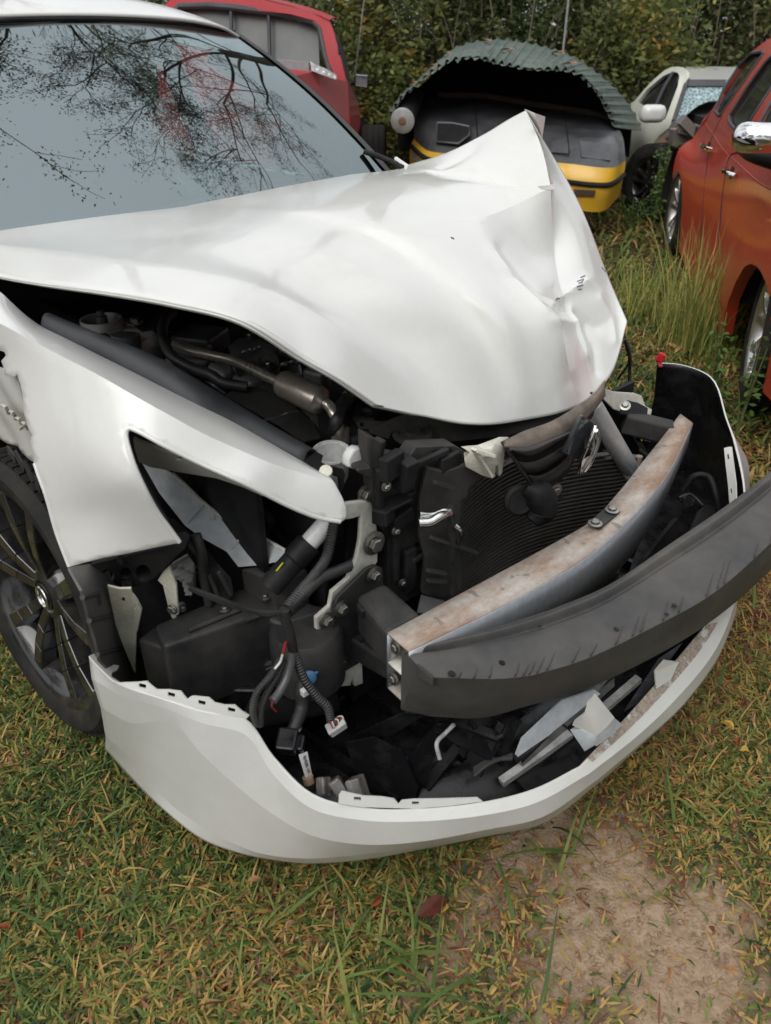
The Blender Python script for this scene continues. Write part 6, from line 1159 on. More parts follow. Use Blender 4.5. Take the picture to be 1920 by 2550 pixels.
m, n, l, b = newmat('misted_glass'); b.inputs['Specular IOR Level'].default_value = .25; b.inputs['Roughness'].default_value = .35; l.new(ramp(n, l, noise(n, l, 3, 4), [(.3, c4((.13, .14, .14))), (.7, c4((.19, .195, .19)))]), b.inputs['Base Color'])
for (a0, a1) in ((0, .30), (.30, .58), (.58, 1.0)): pass
def lerp_top(t): return [gls[0], gls[1], gls[2], gls[3]], None
def wpane(u0, u1, vt0, vt1, vb0, vb1, Y0, Y1): return PF(TF, *ty((u0, vt0, Y0), (u1, vt1, Y1), (u1 + 4, vb1, Y1 - .1), (u0 + 2, vb0, Y0 - .1)))
for args in ((440, 571, 14, 24, 110, 132, 6.88, 6.78), (580, 665, 27, 38, 134, 150, 6.78, 6.70), (674, 792, 38, 64, 152, 176, 6.70, 6.60)):
    q = wpane(*args); MB().add(q, [(0, 1, 2, 3)]).build('window_pane', m, pk, False)
for (u, vt, vb, Y) in ((575, 18, 136, 6.73), (669, 28, 152, 6.65)): MB().tube(PF(TF, *ty((u, vt, Y), (u + 3, vb, Y - .1))), .014, 6, smooth=False).build('window_divider', M['trimgrey'], pk)
fr_ = PF(TF, *ty((425, 40, 6.80), (447, 16, 6.82), (520, 14, 6.77), (573, 18, 6.72), (724, 37, 6.60), (780, 53, 6.53), (797, 70, 6.48), (811, 137, 6.40), (824, 182, 6.34))); MB().tube(fr_, .024, 8, smooth=False).build('window_seal', M['trimgrey'], pk)
rfp = PF(TF, *ty((405, 20, 6.9), (432, -12, 6.92), (520, -14, 6.85), (623, -8, 6.72), (760, 25, 6.55), (820, 50, 6.45)))
MB().grid(surf([rfp, [p + np.array((.02, .4, .02)) for p in rfp], [p + np.array((.1, 1.3, -.02)) for p in rfp]], 3, 3)).build('cab_roof', M['red'], pk)
sd = PF(TF, *ty((820, 50, 6.45), (845, 130, 6.38), (862, 200, 6.30), (868, 250, 6.28), (873, 330, 6.25)))
MB().grid(surf([sd, [p + np.array((-.05, .6, -.0)) for p in sd], [p + np.array((-.14, 1.6, -.05)) for p in sd]], 3, 3)).build('cab_side', M['maroon'], pk)
dw = fplate(TF, 'side_window', [(831, 74), (838, 84), (856, 120), (868, 170), (873, 216), (864, 205), (846, 130)], ty((831, 74, 6.5), (856, 120, 6.9), (873, 216, 6.8), (846, 130, 6.34)), M['darkvoid'], .01, pk, 12)
bump_ = fplate(TF, 'door_lower', [(862, 196), (879, 224), (893, 259), (898, 306), (890, 340), (868, 330), (866, 250)], ty((862, 196, 6.30), (893, 259, 6.6), (898, 306, 6.6), (868, 330, 6.25)), M['maroon'], .03, pk, 12)
mi = bpy.data.objects.new('door_mirror', None); link(mi, pk)
q = PF(TF, *ty((882, 182, 6.45), (919, 185, 6.45), (917, 222, 6.45), (882, 217, 6.45))); bevel(MB().prism(q, (0, .06, 0)).build('mirror_shell', M['black'], mi, False), .012)
c_ = sum(q) / 4; bevel(MB().prism([c_ + (p - c_) * .82 + np.array((0, -.006, 0)) for p in q], (0, .004, 0)).build('mirror_glass', surface('mirror_glass', (.7, .72, .74), .05, 1.0), mi, False), .002)
MB().tube(PF(TF, *ty((874, 205, 6.5), (884, 205, 6.5))), .02, 8).build('mirror_arm', M['black'], mi)
MB().tube(PF(TF, *ty((909, -20, 7.0), (896, 90, 7.0), (884, 182, 7.0))), .005, 6).build('aerial', surface('whip_aerial', (.3, .3, .28), .4, .5), pk)
MB().beam(*PF(TF, *ty((690, 158, 6.2), (772, 166, 6.12))), .04, .05).build('rack_rail', surface('grey_rail', (.32, .31, .32), .5, .3), pk, False)
bkt = fplate(TF, 'chrome_bracket', [(772, 152), (780, 158), (810, 170), (838, 186), (838, 200), (812, 190), (776, 176)], ty((772, 152, 6.10), (838, 186, 6.05), (776, 176, 6.08)), M['cast'], .02, pk, 10)
for (u, v) in ((790, 174), (806, 180), (820, 186), (834, 193)): MB().lathe([(.010, 0), (.010, .006), (0, .008)], 10, axisM(TF.p(u, v, 'y', -.48), (0, -1, .2))).build('rivet', M['white_pl'], bkt)
# load bed between cab and sedan
bed = MB(); bed.hexa(PF(TF, *ty((500, 250, 5.6), (780, 178, 6.1), (866, 205, 6.25), (872, 330, 6.2))) + [p + np.array((-.05, .25, -.05)) for p in PF(TF, *ty((500, 250, 5.6), (780, 178, 6.1), (866, 205, 6.25), (872, 330, 6.2)))]); bed.build('bed_side', M['maroon'], pk, False)
bed = MB(); bed.box((-.9, -.9, .62), (1.7, 1.6, .55)); bed.build('load_bed', M['maroon'], pk, False)
b_ = MB(); b_.box((-.42, .80, .68), (1.45, 1.55, .62)); bevel(b_.build('cab_lower', M['maroon'], pk, False), .04)
for c_ in ((.22, -.85, .34), (.22, 2.2, .34)): make_wheel('wheel', pk, c_, 1, r=.34, rr=.2, w=.2, tread=24, mats=(M['rubber'], M['alu']), steer=0)
# --- tyre standing beside the pickup
ty_ = thing('loose_tyre', 'black tyre standing beside the red pickup behind the sedan', 'tyre', tuple(np.array(WORLD.p(930, 345, 'y', 7.6)) * np.array((1, 1, 0)) + np.array((0, 0, .0))))
m_ = MB(); m_.lathe([(.20, -.09), (.29, -.115), (.335, -.10), (.345, -.07), (.345, .07), (.335, .10), (.29, .115), (.20, .09)], 40, Matrix.Translation(Vector((0, 0, .36))) @ Matrix.Rotation(rad(90), 4, 'Y')); m_.build('tyre_carcass', M['rubber'], ty_)
for k in range(3): MB().lathe([(.346, -.004), (.349, 0), (.346, .004)], 40, Matrix.Translation(Vector(((k - 1) * .05, 0, .36))) @ Matrix.Rotation(rad(90), 4, 'Y')).build('tread_rib', M['rubber'], ty_)
# --- thin pole behind the sheet
po = tag(MB().tube([(0, 0, 0), (0, 0, 2.6)], .012, 8, smooth=False).build('thin_pole', surface('galvanised_pole', (.4, .41, .4), .5, .5)), 'thin grey upright pole behind the corrugated sheet', 'pole'); po.location = tuple(WORLD.p(1403, 120, 'y', 9.0) * np.array((1, 1, 0)))
# ---------------------------------------------------------------- ground, grass, leaves
def dirt_amount(x, y):
    """bare earth in front of the bumper"""
    x = np.asarray(x, float); y = np.asarray(y, float)
    d = np.sqrt(((x - .42) / .33) ** 2 + ((y - .76) / .38) ** 2); w = .16 * np.sin(x * 11 + 1) * np.cos(y * 9) + .10 * np.sin(x * 27 - y * 19)
    return np.clip((1.38 - d + w * 1.5) / .95, 0, 1)
def gz(x, y):
    """height of the uneven ground"""
    return np.exp(-((x - .5) ** 2 + (y - 2) ** 2) / 30) * (.012 * np.sin(x * 3.1) * np.cos(y * 2.7) + .006 * np.sin(x * 9 + y * 7))
def ground_mat():
    m, n, l, b = newmat('soil_and_thatch'); a = noise(n, l, 1.4, 6, .65); f = noise(n, l, 55, 5, .7); g = noise(n, l, 260, 3, .6)
    c = ramp(n, l, f, [(.25, c4((.018, .014, .009))), (.5, c4((.045, .034, .018))), (.75, c4((.085, .062, .032)))])
    c = mixc(n, l, ramp(n, l, a, [(.40, (0, 0, 0, 1)), (.65, (.55, .55, .55, 1))]), c, (.030, .036, .012))
    at = n.new('ShaderNodeAttribute'); at.attribute_name = 'bare'
    d = ramp(n, l, f, [(.2, c4((.19, .125, .075))), (.5, c4((.33, .236, .157))), (.8, c4((.42, .315, .22)))])
    d = mixc(n, l, ramp(n, l, g, [(.6, (0, 0, 0, 1)), (.75, (.5, .5, .5, 1))]), d, (.16, .10, .06))
    c = mixc(n, l, at.outputs['Fac'], c, d); l.new(c, b.inputs['Base Color']); b.inputs['Roughness'].default_value = .95; b.inputs['Specular IOR Level'].default_value = .1
    vo = n.new('ShaderNodeTexVoronoi'); vo.feature = 'DISTANCE_TO_EDGE'; vo.inputs['Scale'].default_value = 95; tcx = n.new('ShaderNodeTexCoord'); l.new(tcx.outputs['Object'], vo.inputs['Vector'])
    bump(n, l, b, mixc(n, l, .45, mixc(n, l, .4, f, g), ramp(n, l, vo.outputs[0], [(0, (0, 0, 0, 1)), (.5, (1, 1, 1, 1))])), .5, .008); return m
def ground():
    xs = np.unique(np.concatenate([np.linspace(-80, -4, 14), np.linspace(-4, -1.6, 20), np.linspace(-1.6, 2.6, 190), np.linspace(2.6, 6, 20), np.linspace(6, 80, 14)]))
    ys = np.unique(np.concatenate([np.linspace(-60, 0, 10), np.linspace(0, .35, 5), np.linspace(.35, 2.6, 130), np.linspace(2.6, 12, 60), np.linspace(12, 160, 16)]))
    Xg, Yg = np.meshgrid(xs, ys, indexing='ij'); ba = dirt_amount(Xg, Yg)
    Z = gz(Xg, Yg) + ba * (-.012 + .004 * np.sin(Xg * 61) * np.sin(Yg * 53) + .003 * RNG.normal(size=Xg.shape))
    V = np.stack([Xg, Yg, Z], -1).reshape(-1, 3); nx, ny = Xg.shape
    i, j = np.meshgrid(np.arange(nx - 1), np.arange(ny - 1), indexing='ij'); a = (i * ny + j).ravel(); F = np.stack([a, a + ny, a + ny + 1, a + 1], 1)
    o = mesh_obj('ground', V, F, ground_mat(), None, True); o['kind'] = 'structure'
    at = o.data.attributes.new('bare', 'FLOAT', 'POINT'); at.data.foreach_set('value', ba.ravel().astype(np.float32)); return o
ground()

def blade_mat(name, stops, trans=.25):
    m, n, l, b = newmat(name); at = n.new('ShaderNodeAttribute'); at.attribute_name = 'rnd'
    c = ramp(n, l, at.outputs['Fac'], [(p, c4(q)) for p, q in stops]); l.new(c, b.inputs['Base Color']); b.inputs['Roughness'].default_value = .55; b.inputs['Specular IOR Level'].default_value = .25
    tr = n.new('ShaderNodeBsdfTranslucent'); mx = n.new('ShaderNodeMixShader'); mx.inputs[0].default_value = trans; l.new(c, tr.inputs[0]); l.new(b.outputs[0], mx.inputs[1]); l.new(tr.outputs[0], mx.inputs[2])
    l.new(mx.outputs[0], n['Material Output'].inputs[0]); return m
GRASS = blade_mat('grass_blades', [(0, (.032, .058, .018)), (.20, (.075, .125, .032)), (.38, (.16, .215, .052)), (.50, (.25, .22, .062)), (.62, (.42, .26, .070)), (.72, (.50, .33, .12)), (.82, (.31, .17, .09)), (.91, (.26, .10, .045)), (1.0, (.11, .052, .032))])
TALL = blade_mat('tall_grass_blades', [(0, (.15, .22, .05)), (.45, (.27, .31, .075)), (.75, (.46, .39, .13)), (1, (.58, .46, .19))])
def blades(name, x, y, L, Wd_, az, lean, rnd, mat, curl=None, z0=0.0, seg=3, lance=False):
    """many narrow bent leaves in one mesh"""
    n = len(x); curl = np.full(n, .6) if curl is None else curl
    dx, dy = np.cos(az), np.sin(az); px, py = -dy, dx; V = np.zeros((n, seg * 2 + 1, 3), np.float32)
    hx = np.zeros(n); hz = np.zeros(n); ang = lean.copy()
    for s in range(seg + 1):
        w = Wd_ * (math.sin(math.pi * (.18 + .82 * s / seg)) if lance else (1 - (s / seg) ** 1.7)) * .5
        cx, cyy, cz = x + dx * hx, y + dy * hx, z0 + hz
        if s < seg:
            V[:, 2 * s] = np.stack([cx - px * w, cyy - py * w, cz], 1); V[:, 2 * s + 1] = np.stack([cx + px * w, cyy + py * w, cz], 1)
        else: V[:, 2 * seg] = np.stack([cx, cyy, cz], 1)
        st = L / seg; hx = hx + np.sin(ang) * st; hz = np.maximum(hz + np.cos(ang) * st, .003); ang = ang + curl
    k = seg * 2 + 1; base = (np.arange(n) * k)[:, None]
    quads = np.concatenate([base + np.array([2 * s, 2 * s + 1, 2 * s + 3, 2 * s + 2]) for s in range(seg - 1)], 0); tris = base + np.array([2 * seg - 2, 2 * seg - 1, 2 * seg])
    me = bpy.data.meshes.new(name); nv = n * k; nl = quads.size + tris.size; npol = len(quads) + len(tris)
    me.vertices.add(nv); me.vertices.foreach_set('co', V.reshape(-1)); me.loops.add(nl); me.loops.foreach_set('vertex_index', np.concatenate([quads.ravel(), tris.ravel()]).astype(np.int32))
    me.polygons.add(npol); ls = np.concatenate([np.arange(len(quads)) * 4, quads.size + np.arange(len(tris)) * 3]); me.polygons.foreach_set('loop_start', ls.astype(np.int32))
    me.update(calc_edges=True); me.validate()
    at = me.attributes.new('rnd', 'FLOAT', 'POINT'); at.data.foreach_set('value', np.repeat(rnd, k).astype(np.float32)); me.polygons.foreach_set('use_smooth', [True] * npol)
    me.materials.append(mat); o = bpy.data.objects.new(name, me); link(o); return o
def scatter(n, x0, x1, y0, y1): return RNG.uniform(x0, x1, n), RNG.uniform(y0, y1, n)
def fbm(x, y): return .5 + .25 * np.sin(x * 3.3 + 1.7 * np.sin(y * 2.1)) + .18 * np.sin(y * 5.7 + 2 * np.sin(x * 4.3)) + .12 * np.sin(x * 13 - y * 11)
carO = CAR.O
def under_car(x, y):
    lx = (x - carO[0]) * CAR.R[0, 0] + (y - carO[1]) * CAR.R[1, 0]; ly = (x - carO[0]) * CAR.R[0, 1] + (y - carO[1]) * CAR.R[1, 1]
    return (lx > -2.6) & (lx < .50) & (np.abs(ly) < .55)
def lawn():
    xs, ys, ls, ws, rs, az, le, cu = ([] for _ in range(8))
    def put(n, x0, x1, y0, y1, L, W, layer):
        x, y = scatter(n, x0, x1, y0, y1); vis = np.abs(x) < .62 * np.maximum(y, .3) + .75; bare = dirt_amount(x, y); keep = vis & (RNG.random(n) > bare * (.975 if layer else .97)) & ~under_car(x, y); x, y = x[keep], y[keep]; n = len(x); bare = bare[keep]
        f = fbm(x, y); right = np.clip((x - .2) / .8, 0, 1) * np.clip(1.8 - np.abs(y - 1.4), 0, 1)
        if layer == 0:   # dead thatch
            r = np.where(RNG.random(n) < .5, RNG.uniform(.86, 1.0, n), RNG.uniform(.50, .84, n)); a = RNG.uniform(0, 2 * np.pi, n); lean = RNG.uniform(1.1, 1.6, n); c = RNG.uniform(-.05, .25, n); l_ = L * RNG.uniform(.5, 1.3, n)
        else:
            r = np.clip(RNG.normal(.37, .25, n) + (f - .5) * .40 + right * .22, 0, 1); a = RNG.uniform(0, 2 * np.pi, n); lean = RNG.uniform(.35, 1.25, n); c = RNG.uniform(.1, .55, n); l_ = L * RNG.uniform(.5, 1.5, n) * (1 - .4 * bare)
        for lst, v in ((xs, x), (ys, y), (ls, l_), (ws, W * RNG.uniform(.6, 1.4, n)), (rs, r), (az, a), (le, lean), (cu, c)): lst.append(v)
    put(70000, -1.6, 2.0, .35, 2.1, .036, .0042, 0); put(190000, -1.6, 2.0, .35, 2.1, .032, .0048, 1); put(9000, -1.6, 2.0, .35, 2.1, .065, .0036, 1)
    put(42000, -3, 4, 2.1, 5.0, .065, .0085, 0); put(75000, -3, 4, 2.1, 5.0, .065, .0085, 1)
    put(30000, -6, 7, 5.0, 10.5, .13, .016, 1); put(10000, -6, 7, 5.0, 10.5, .12, .016, 0)
    o = blades('grass', *[np.concatenate(v) for v in (xs, ys, ls, ws)], np.concatenate(az), np.concatenate(le), np.concatenate(rs), GRASS, np.concatenate(cu), z0=gz(np.concatenate(xs), np.concatenate(ys)), seg=4, lance=True); tag(o, 'patchy autumn lawn of short green and straw-brown grass', 'grass', kind='stuff')
lawn()
# broader blades of coarse grass in the foreground
def coarse():
    n = 260; x, y = scatter(n, -1.2, 1.6, .45, 1.7); k = (dirt_amount(x, y) < .7) & ~under_car(x, y); x, y = x[k], y[k]; n = len(x)
    tx = np.array((1.28, 1.33, 1.25, 1.2, 1.36, 1.0, 1.05, .35, .38, .42, .30, -.02, .02, .05, .12, .08)); tyy = np.array((1.0, .95, 1.05, .9, 1.1, .72, .7, .95, .98, .93, .62, .70, .72, .68, .66, .74))
    x = np.concatenate([x, np.repeat(tx, 3) * .85 + RNG.normal(size=48) * .03]); y = np.concatenate([y, np.repeat(tyy, 3) + RNG.normal(size=48) * .03]); n = len(x)
    o = blades('coarse_grass', x, y, RNG.uniform(.09, .20, n), RNG.uniform(.006, .010, n), RNG.uniform(0, 6.28, n), RNG.uniform(.5, 1.2, n), RNG.uniform(.12, .45, n), GRASS, RNG.uniform(.05, .3, n), seg=5); tag(o, 'broad green blades of coarse grass scattered over the lawn', 'grass', kind='stuff')
coarse()
# crumbs of dry earth
def crumbs():
    n = 15000; x, y = scatter(n, -.1, 1.15, .3, 1.3); k = dirt_amount(x, y) > RNG.random(n) * .9; x, y = x[k], y[k]; m = MB()
    for i in range(len(x)):
        s = .0016 + .0068 * RNG.random() ** 5; q = np.array((x[i], y[i], -.010 + gz(x[i], y[i]))); j = RNG.normal(size=(6, 3)) * s * .25; b = np.array(((1, 0, 0), (-1, 0, 0), (0, 1, 0), (0, -1, 0), (0, 0, .9), (0, 0, -.5))) * s + j + q
        m.add(b, [(0, 2, 4), (2, 1, 4), (1, 3, 4), (3, 0, 4), (2, 0, 5), (1, 2, 5), (3, 1, 5), (0, 3, 5)])
    o = m.build('earth_crumbs', surface('dry_earth', (.30, .21, .135), .95, var=.3, dirt=(.26, .17, .11), amt=.6, scale=40), None, False); tag(o, 'dry crumbs of tan earth on the bare patch', 'earth', kind='stuff')
crumbs()
# fallen leaves on the lawn: each its own thing where it shows, litter elsewhere
LEAFC = [surface('leaf_rust', (.28, .075, .028), .6, var=.3, scale=30), surface('leaf_tan', (.42, .25, .12), .65, var=.25, scale=30), surface('leaf_yellow', (.48, .30, .06), .6, var=.25, scale=30), surface('leaf_dark', (.11, .032, .022), .5, var=.3, scale=30)]
def leaf_mesh(kind, s):
    if kind == 'star':   # pointed lobes
        o = []
        for k in range(10):
            a = 2 * math.pi * k / 10; r = (1.0 if k % 2 == 0 else .33) * s; o.append((r * math.cos(a), r * math.sin(a) * .9, .012 * (k % 2) + .01 * math.sin(k * 2.1)))
        return o + [(0, 0, .012)], [(k, (k + 1) % 10, 10) for k in range(10)]
    o = [(-s, 0, .004), (-.5 * s, -.32 * s, .012), (.1 * s, -.4 * s, .016), (.6 * s, -.25 * s, .012), (s, 0, .004), (.6 * s, .25 * s, .016), (.1 * s, .4 * s, .02), (-.5 * s, .32 * s, .014), (0, 0, .006)]
    return o, [(k, (k + 1) % 8, 8) for k in range(8)]
def leaf(u, v, kind, s, col, label, rot):
    V, F = leaf_mesh(kind, s); p0 = WORLD.p(u, v, 'z', .035); o = mesh_obj('fallen_leaf', V, F, LEAFC[col], None, False); solid(o, .0008); o.location = tuple(p0); o.rotation_euler = (.25, .15, rot); tag(o, label, 'leaf', 'single leaves on the lawn')
leaf(1075, 2262, 'oval', .036, 3, 'large dark red leaf on the lawn below the bumper', .6)
leaf(1692, 868, 'star', .085, 1, 'pale star-shaped leaf on the grass near the far wagon wheel', .4)
def litter():
    n = 240; x, y = scatter(n, -1.5, 1.9, .4, 3.2); k = ~under_car(x, y); x, y = x[k], y[k]; m = MB(); mats = [[], []]; Vs = ([], []); bs = [MB(), MB(), MB()]
    for i in range(len(x)):
        V, F = leaf_mesh('oval', RNG.uniform(.007, .018)); a = RNG.uniform(0, 6.28); R_ = np.array(Matrix.Rotation(a, 3, 'Z') @ Matrix.Rotation(RNG.uniform(-.6, .6), 3, 'X')); bs[i % 3].add(np.array(V) @ R_.T + np.array((x[i], y[i], .018 + .02 * RNG.random())), F)
    for k, (b, c, t) in enumerate(zip(bs, (0, 1, 2), ('small rust leaf bits littering the lawn', 'small tan leaf bits littering the lawn', 'small yellow leaf bits littering the lawn'))): tag(b.build('leaf_litter', LEAFC[c], None, False), t, 'leaf litter', kind='stuff')
litter()

# ---------------------------------------------------------------- tall grass, weeds and the thicket
def clump(u, v, Y, n, L, spread, label, rn=(0, 1), name='grass_clump', cat='grass clump', group=None, w=.006, kind=None):
    p0 = WORLD.p(u, v, 'y', Y); p0[2] = 0; r = RNG.normal(size=(n, 2)) * spread; o = blades(name, r[:, 0], r[:, 1], L * RNG.uniform(.45, 1.15, n), w * RNG.uniform(.6, 1.4, n), RNG.uniform(0, 6.28, n), RNG.uniform(.02, .42, n), RNG.uniform(*rn, n) ** 1.3, TALL, RNG.uniform(.02, .20, n), seg=6)
    o.location = tuple(p0); tag(o, label, cat, group, kind); return o
clump(1745, 800, 3.75, 300, .66, .085, 'tall straw-tipped grass clump in front of the wagon door', group='tall grass clumps')
clump(1668, 690, 4.3, 160, .40, .16, 'lower tawny grass clump left of the tall one', (.1, .9), group='tall grass clumps', kind='stuff')
clump(1560, 620, 4.9, 150, .26, .22, 'short grass tuft behind the buckled bonnet', (.1, .8), group='tall grass clumps', kind='stuff')
def leafcards(n, pos, s0, s1, up=.3):
    """many small leaf faces at pos -> verts, faces"""
    d = RNG.normal(size=(n, 3)); d[:, 2] = d[:, 2] * .5; d /= np.linalg.norm(d, axis=1)[:, None]; q = RNG.normal(size=(n, 3)); q -= d * (q * d).sum(1)[:, None]; q /= np.linalg.norm(q, axis=1)[:, None]
    s = RNG.uniform(s0, s1, n)[:, None]; V = np.stack([pos - d * s, pos + q * s * .42, pos + d * s, pos - q * s * .42], 1); return V
def leaf_obj(name, V, rnd, mat, parent=None):
    n = len(V); me = bpy.data.meshes.new(name); me.vertices.add(n * 4); me.vertices.foreach_set('co', V.reshape(-1).astype(np.float32)); me.loops.add(n * 4); me.loops.foreach_set('vertex_index', np.arange(n * 4, dtype=np.int32)); me.polygons.add(n); me.polygons.foreach_set('loop_start', (np.arange(n) * 4).astype(np.int32)); me.update(calc_edges=True)
    at = me.attributes.new('rnd', 'FLOAT', 'POINT'); at.data.foreach_set('value', np.repeat(rnd, 4).astype(np.float32)); me.materials.append(mat); o = bpy.data.objects.new(name, me); link(o, parent); return o
LEAF = {'dark': blade_mat('dark_leaves', [(0, (.050, .080, .030)), (.5, (.095, .145, .050)), (1, (.15, .20, .07))], .3), 'olive': blade_mat('olive_leaves', [(0, (.075, .095, .036)), (.5, (.14, .165, .060)), (1, (.22, .23, .085))], .3),
        'yellow': blade_mat('yellowing_leaves', [(0, (.09, .12, .040)), (.60, (.18, .20, .060)), (.9, (.36, .30, .075)), (1, (.34, .18, .05))], .3), 'brown': blade_mat('brown_leaves', [(0, (.10, .095, .060)), (.5, (.16, .155, .095)), (1, (.24, .20, .12))], .2), 'weed': blade_mat('weed_leaves', [(0, (.06, .12, .025)), (1, (.15, .24, .05))], .35)}
BARK = surface('bark', (.09, .075, .06), .9, var=.3, bscale=40, bstr=.6); TWIG = surface('dry_twigs', (.19, .15, .11), .9, var=.3)
def shrub(u, Y, wid, hei, kind, n, label, stems=7, group='thicket shrubs', name='shrub', dens=1.0):
    p0 = WORLD.p(u, 300, 'y', Y); root = thing(name, label, 'shrub', (p0[0], Y, 0), 0, group); m = MB(); tips = []
    for k in range(stems):
        a = RNG.uniform(0, 6.28); b = RNG.uniform(.1, .5) * wid; t = [(0 + .1 * RNG.normal(), .1 * RNG.normal(), 0)]
        for s in (.35, .7, 1.0): t.append((b * s * math.cos(a) + .05 * RNG.normal(), b * s * math.sin(a) * .6 + .05 * RNG.normal(), hei * s * RNG.uniform(.75, 1.05)))
        m.tube(t, [.02, .014, .008, .004], 5, res=4); tips += t[1:]
        for s in range(4):
            q = np.array(t[1]) + (np.array(t[3]) - np.array(t[1])) * RNG.random(); e = q + RNG.normal(size=3) * np.array((.28, .2, .22)); m.tube([q, (q + e) / 2 + RNG.normal(size=3) * .03, e], [.007, .005, .003], 4, res=3); tips.append(tuple(e))
    m.build('stems', BARK if RNG.random() < .5 else TWIG, root)
    tips = np.array(tips); c = tips[RNG.integers(0, len(tips), n)]; f = RNG.random(n) < .35
    fill = np.stack([RNG.normal(0, wid * .32, n), RNG.normal(0, wid * .22, n), hei * RNG.random(n) ** .8], 1); pos = np.where(f[:, None], fill, c + RNG.normal(size=(n, 3)) * np.array((.13, .11, .13))); pos[:, 2] = np.abs(pos[:, 2])
    rnd = np.clip(RNG.normal(.45, .22, n) + .25 * np.sin(pos[:, 0] * 7 + pos[:, 2] * 5), 0, 1)
    leaf_obj('foliage', leafcards(n, pos, .022, .052), rnd, LEAF[kind], root); return root
specs = [(420, 10.3, 1.5, 2.4, 'dark', 'dark leafy shrub behind the pickup cab'), (760, 9.9, 1.2, 2.3, 'olive', 'olive shrub right of the pickup roof'), (905, 9.2, .9, 2.2, 'yellow', 'yellowing shrub behind the pickup mirror'), (985, 8.9, .8, 1.1, 'yellow', 'low yellow-leaved shrub beside the drum'),
         (1060, 9.6, 1.1, 2.4, 'olive', 'olive bramble above the left end of the sheet'), (1190, 10.0, 1.2, 2.5, 'olive', 'olive twiggy shrub above the crown of the sheet'), (1330, 9.8, 1.1, 2.4, 'dark', 'dark green shrub left of the thin pole'), (1450, 9.5, 1.1, 2.4, 'olive', 'olive green shrub right of the thin pole'),
         (1545, 9.0, .8, 1.7, 'yellow', 'yellow-flecked shrub between sheet and coupe'), (1600, 10.0, 1.2, 2.5, 'dark', 'dark evergreen shrub left above the coupe roof'), (1720, 10.2, 1.2, 2.5, 'brown', 'brown thicket shrub above the coupe roof'), (1830, 9.8, 1.1, 2.5, 'olive', 'olive shrub above the wagon window'), (1930, 10.2, 1.2, 2.5, 'brown', 'brown shrub at the top right corner')]
for (u, Y, wd, hh, kd, lab) in specs: shrub(u, Y, wd, hh, kd, 6500, lab)
# second row closes the view
for k, u in enumerate(range(350, 2100, 190)):
    kd = ('dark', 'olive', 'dark', 'brown')[k % 4]; shrub(u, 11.6, 1.7, 3.2, kd, 5500, 'tall %s shrub in the back row of the thicket, %s from the left' % ({'dark': 'dark green', 'olive': 'olive', 'brown': 'brown'}[kd], ('first', 'second', 'third', 'fourth', 'fifth', 'sixth', 'seventh', 'eighth', 'ninth', 'tenth', 'eleventh')[k]), 6, 'back row of the thicket')
# bare upright stems, twigs hanging in front of the thicket
def vines():
    m = MB()
    for k in range(70):
        u = RNG.uniform(400, 1950); Y = RNG.uniform(8.9, 9.6); p0 = WORLD.p(u, 200, 'y', Y); z = RNG.uniform(.2, 1.6); L = RNG.uniform(.4, 1.3); a = RNG.normal() * .3
        m.tube([(p0[0], Y, z), (p0[0] + L * .3 * a, Y + .05, z + L * .5), (p0[0] + L * a, Y, z + L)], [.006, .005, .003], 4, res=3)
    tag(m.build('bare_vines', TWIG), 'tangle of bare vines and twigs in front of the thicket', 'vines', kind='stuff')
vines()
# weeds by the wheels
def weed(u, v, Y, n, hei, wid, label):
    p0 = WORLD.p(u, v, 'y', Y); root = thing('weed', label, 'weed', (p0[0], Y, 0), 0, 'leafy weeds'); m = MB(); tips = []
    for k in range(6):
        a = RNG.uniform(0, 6.28); e = np.array((math.cos(a) * wid * RNG.random(), math.sin(a) * wid * .6 * RNG.random(), hei * RNG.uniform(.5, 1.05))); m.tube([(0, 0, 0), e * np.array((.4, .4, .6)), e], [.004, .003, .002], 5, res=4)
        for s in np.linspace(.3, 1, 7): tips.append(e * np.array((.4 + .6 * (s - .3), .4 + .6 * (s - .3), s)))
    m.build('stem', LEAF['weed'] and surface('weed_stem', (.10, .13, .04), .7), root); tips = np.array(tips); c = tips[RNG.integers(0, len(tips), n)] + RNG.normal(size=(n, 3)) * .025; c[:, 2] = np.abs(c[:, 2]); leaf_obj('leaves', leafcards(n, c, .012, .024), RNG.random(n), LEAF['weed'], root)
weed(1818, 800, 2.95, 170, .42, .12, 'leafy green weed in front of the wagon front wheel')
weed(1905, 830, 2.75, 60, .40, .08, 'small green weed sprig at the right edge by the wagon tyre')
weed(1650, 430, 6.6, 260, .80, .16, 'tall green weed between coupe and wagon')
weed(1580, 500, 6.6, 200, .35, .22, 'low weeds under the coupe door')
weed(980, 480, 8.2, 160, .5, .3, 'weeds under the drum')

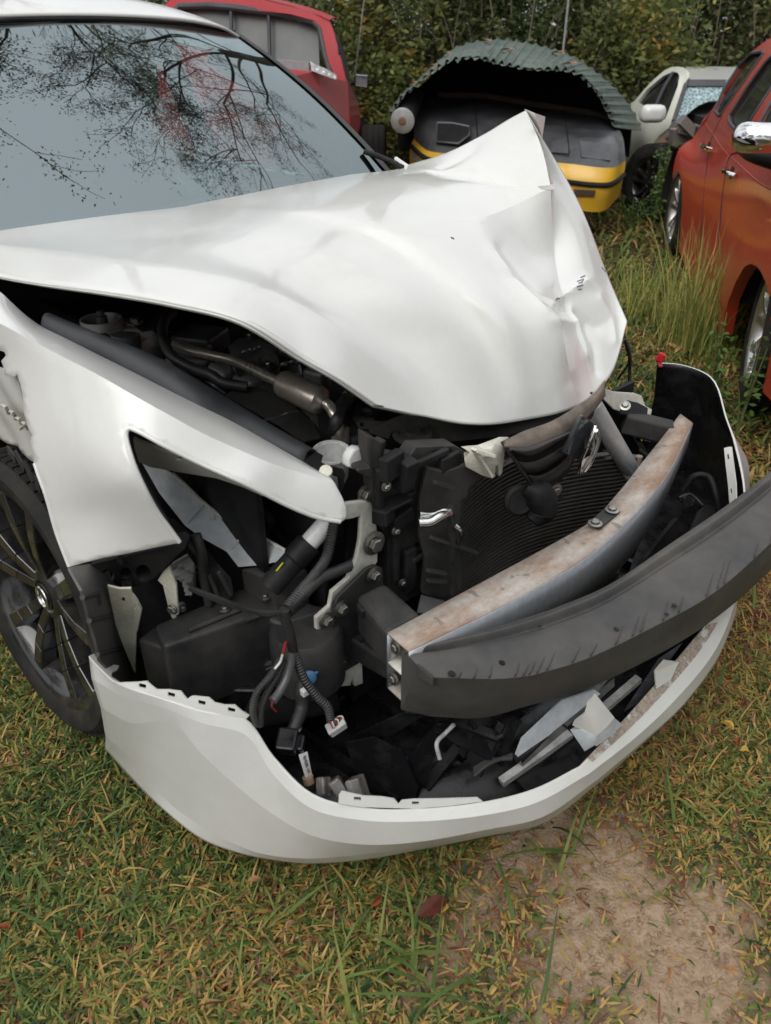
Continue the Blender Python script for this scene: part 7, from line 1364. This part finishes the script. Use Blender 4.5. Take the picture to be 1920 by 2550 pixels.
# ---------------------------------------------------------------- bare-branched tree standing over the cars (mirrored in the windscreen)
def big_tree(loc, label, seed, nl=20000):
    root = thing('tree', label, 'tree', loc, 0, 'trees standing over the cars'); m = MB(); tips = []; rt = random.Random(seed)
    def grow(p, d, L, r, depth):
        n = 4; pts = [p]; q = p.copy(); dd = d.copy()
        for k in range(n):
            dd = dd + np.array((rt.gauss(0, .13), rt.gauss(0, .13), rt.gauss(0, .10))); dd /= np.linalg.norm(dd); q = q + dd * L / n; pts.append(q.copy())
        m.tube(pts, [r, r * .72], 6 if depth < 3 else 4, res=3)
        if depth >= 4: tips.extend(pts[1:]); return
        for k in range(3 if depth < 3 else 4):
            i = rt.choice((2, 3, 4)) if depth else rt.choice((3, 4)); a = rt.uniform(0, 6.28); s = rt.uniform(.5, 1.0); side = np.array((math.cos(a), math.sin(a) - .15, rt.uniform(-.1, .5))); nd = dd * .75 + side * s; nd /= np.linalg.norm(nd); grow(pts[i], nd, L * rt.uniform(.58, .8), r * .62, depth + 1)
    m.tube([(0, 0, -.1), (.1, -.05, 2.4), (.0, -.3, 4.6)], [.19, .15, .12], 10)
    for k in range(6):
        a = k * 1.05 + .3; grow(np.array((.02, -.25, 3.6 + .2 * k)), np.array((math.cos(a) * .8, math.sin(a) * .8 - .35, .75)), 2.6, .034, 0)
    m.build('trunk_and_branches', BARK, root); tp = np.array(tips); n = nl; c = tp[RNG.integers(0, len(tp), n)] + RNG.normal(size=(n, 3)) * .10
    leaf_obj('crown', leafcards(n, c, .022, .040), RNG.random(n), LEAF['brown'], root)
big_tree((-.2, 9.4, 0), 'tall thin-leaved tree rising behind the pickup and mirrored in the windscreen', 11)
big_tree((-3.6, 8.6, 0), 'thin-leaved tree left of the pickup, mirrored along the top of the windscreen', 5)
# unseen trees added right of and behind the camera, to darken reflections in the paint
def unseen_tree(loc, hei, wid, kind, label):
    root = thing('unseen_tree', label, 'tree', loc, 0, 'unseen trees round the yard'); m = MB(); m.tube([(0, 0, -.1), (.1, 0, hei * .35), (0, .1, hei * .75)], [.17, .13, .06], 8); ctr = []
    for k in range(9):
        a = k * 2.4; z = hei * (.35 + .065 * k); e = np.array((math.cos(a) * wid * .45, math.sin(a) * wid * .45, z + .5)); m.tube([(0.05, 0, z - .5), e * np.array((.5, .5, 1)) - np.array((0, 0, .2)), e], [.06, .04, .02], 6); ctr.append(e)
    m.build('trunk', BARK, root); ctr = np.array(ctr); n = 4200; c = ctr[RNG.integers(0, len(ctr), n)] + RNG.normal(size=(n, 3)) * np.array((.55, .55, .45)) * wid * .32; leaf_obj('crown', leafcards(n, c, .09, .16), RNG.random(n), LEAF[kind], root)
for k, (x, y_, h_, w_, kd, lab) in enumerate(((9.5, 6.5, 7, 3.4, 'olive', 'unseen olive tree right of the wagon, off the right edge'), (10.5, 2.5, 8, 3.8, 'dark', 'unseen dark tree beyond the wagon, off the right edge'), (10.0, -2.0, 7, 3.6, 'brown', 'unseen brown tree off the lower right'), (7.5, -6.5, 8, 3.8, 'dark', 'unseen dark tree behind the photographer on the right'), (2.5, -9.0, 7, 3.6, 'olive', 'unseen olive tree straight behind the photographer'), (-3.5, -9.0, 8, 3.8, 'dark', 'unseen dark tree behind the photographer on the left'), (-8.5, -5.0, 7, 3.6, 'olive', 'unseen olive tree off the lower left'), (-9.5, 1.0, 8, 3.8, 'brown', 'unseen brown tree off the left edge'))): unseen_tree((x, y_, 0), h_, w_, kd, lab)
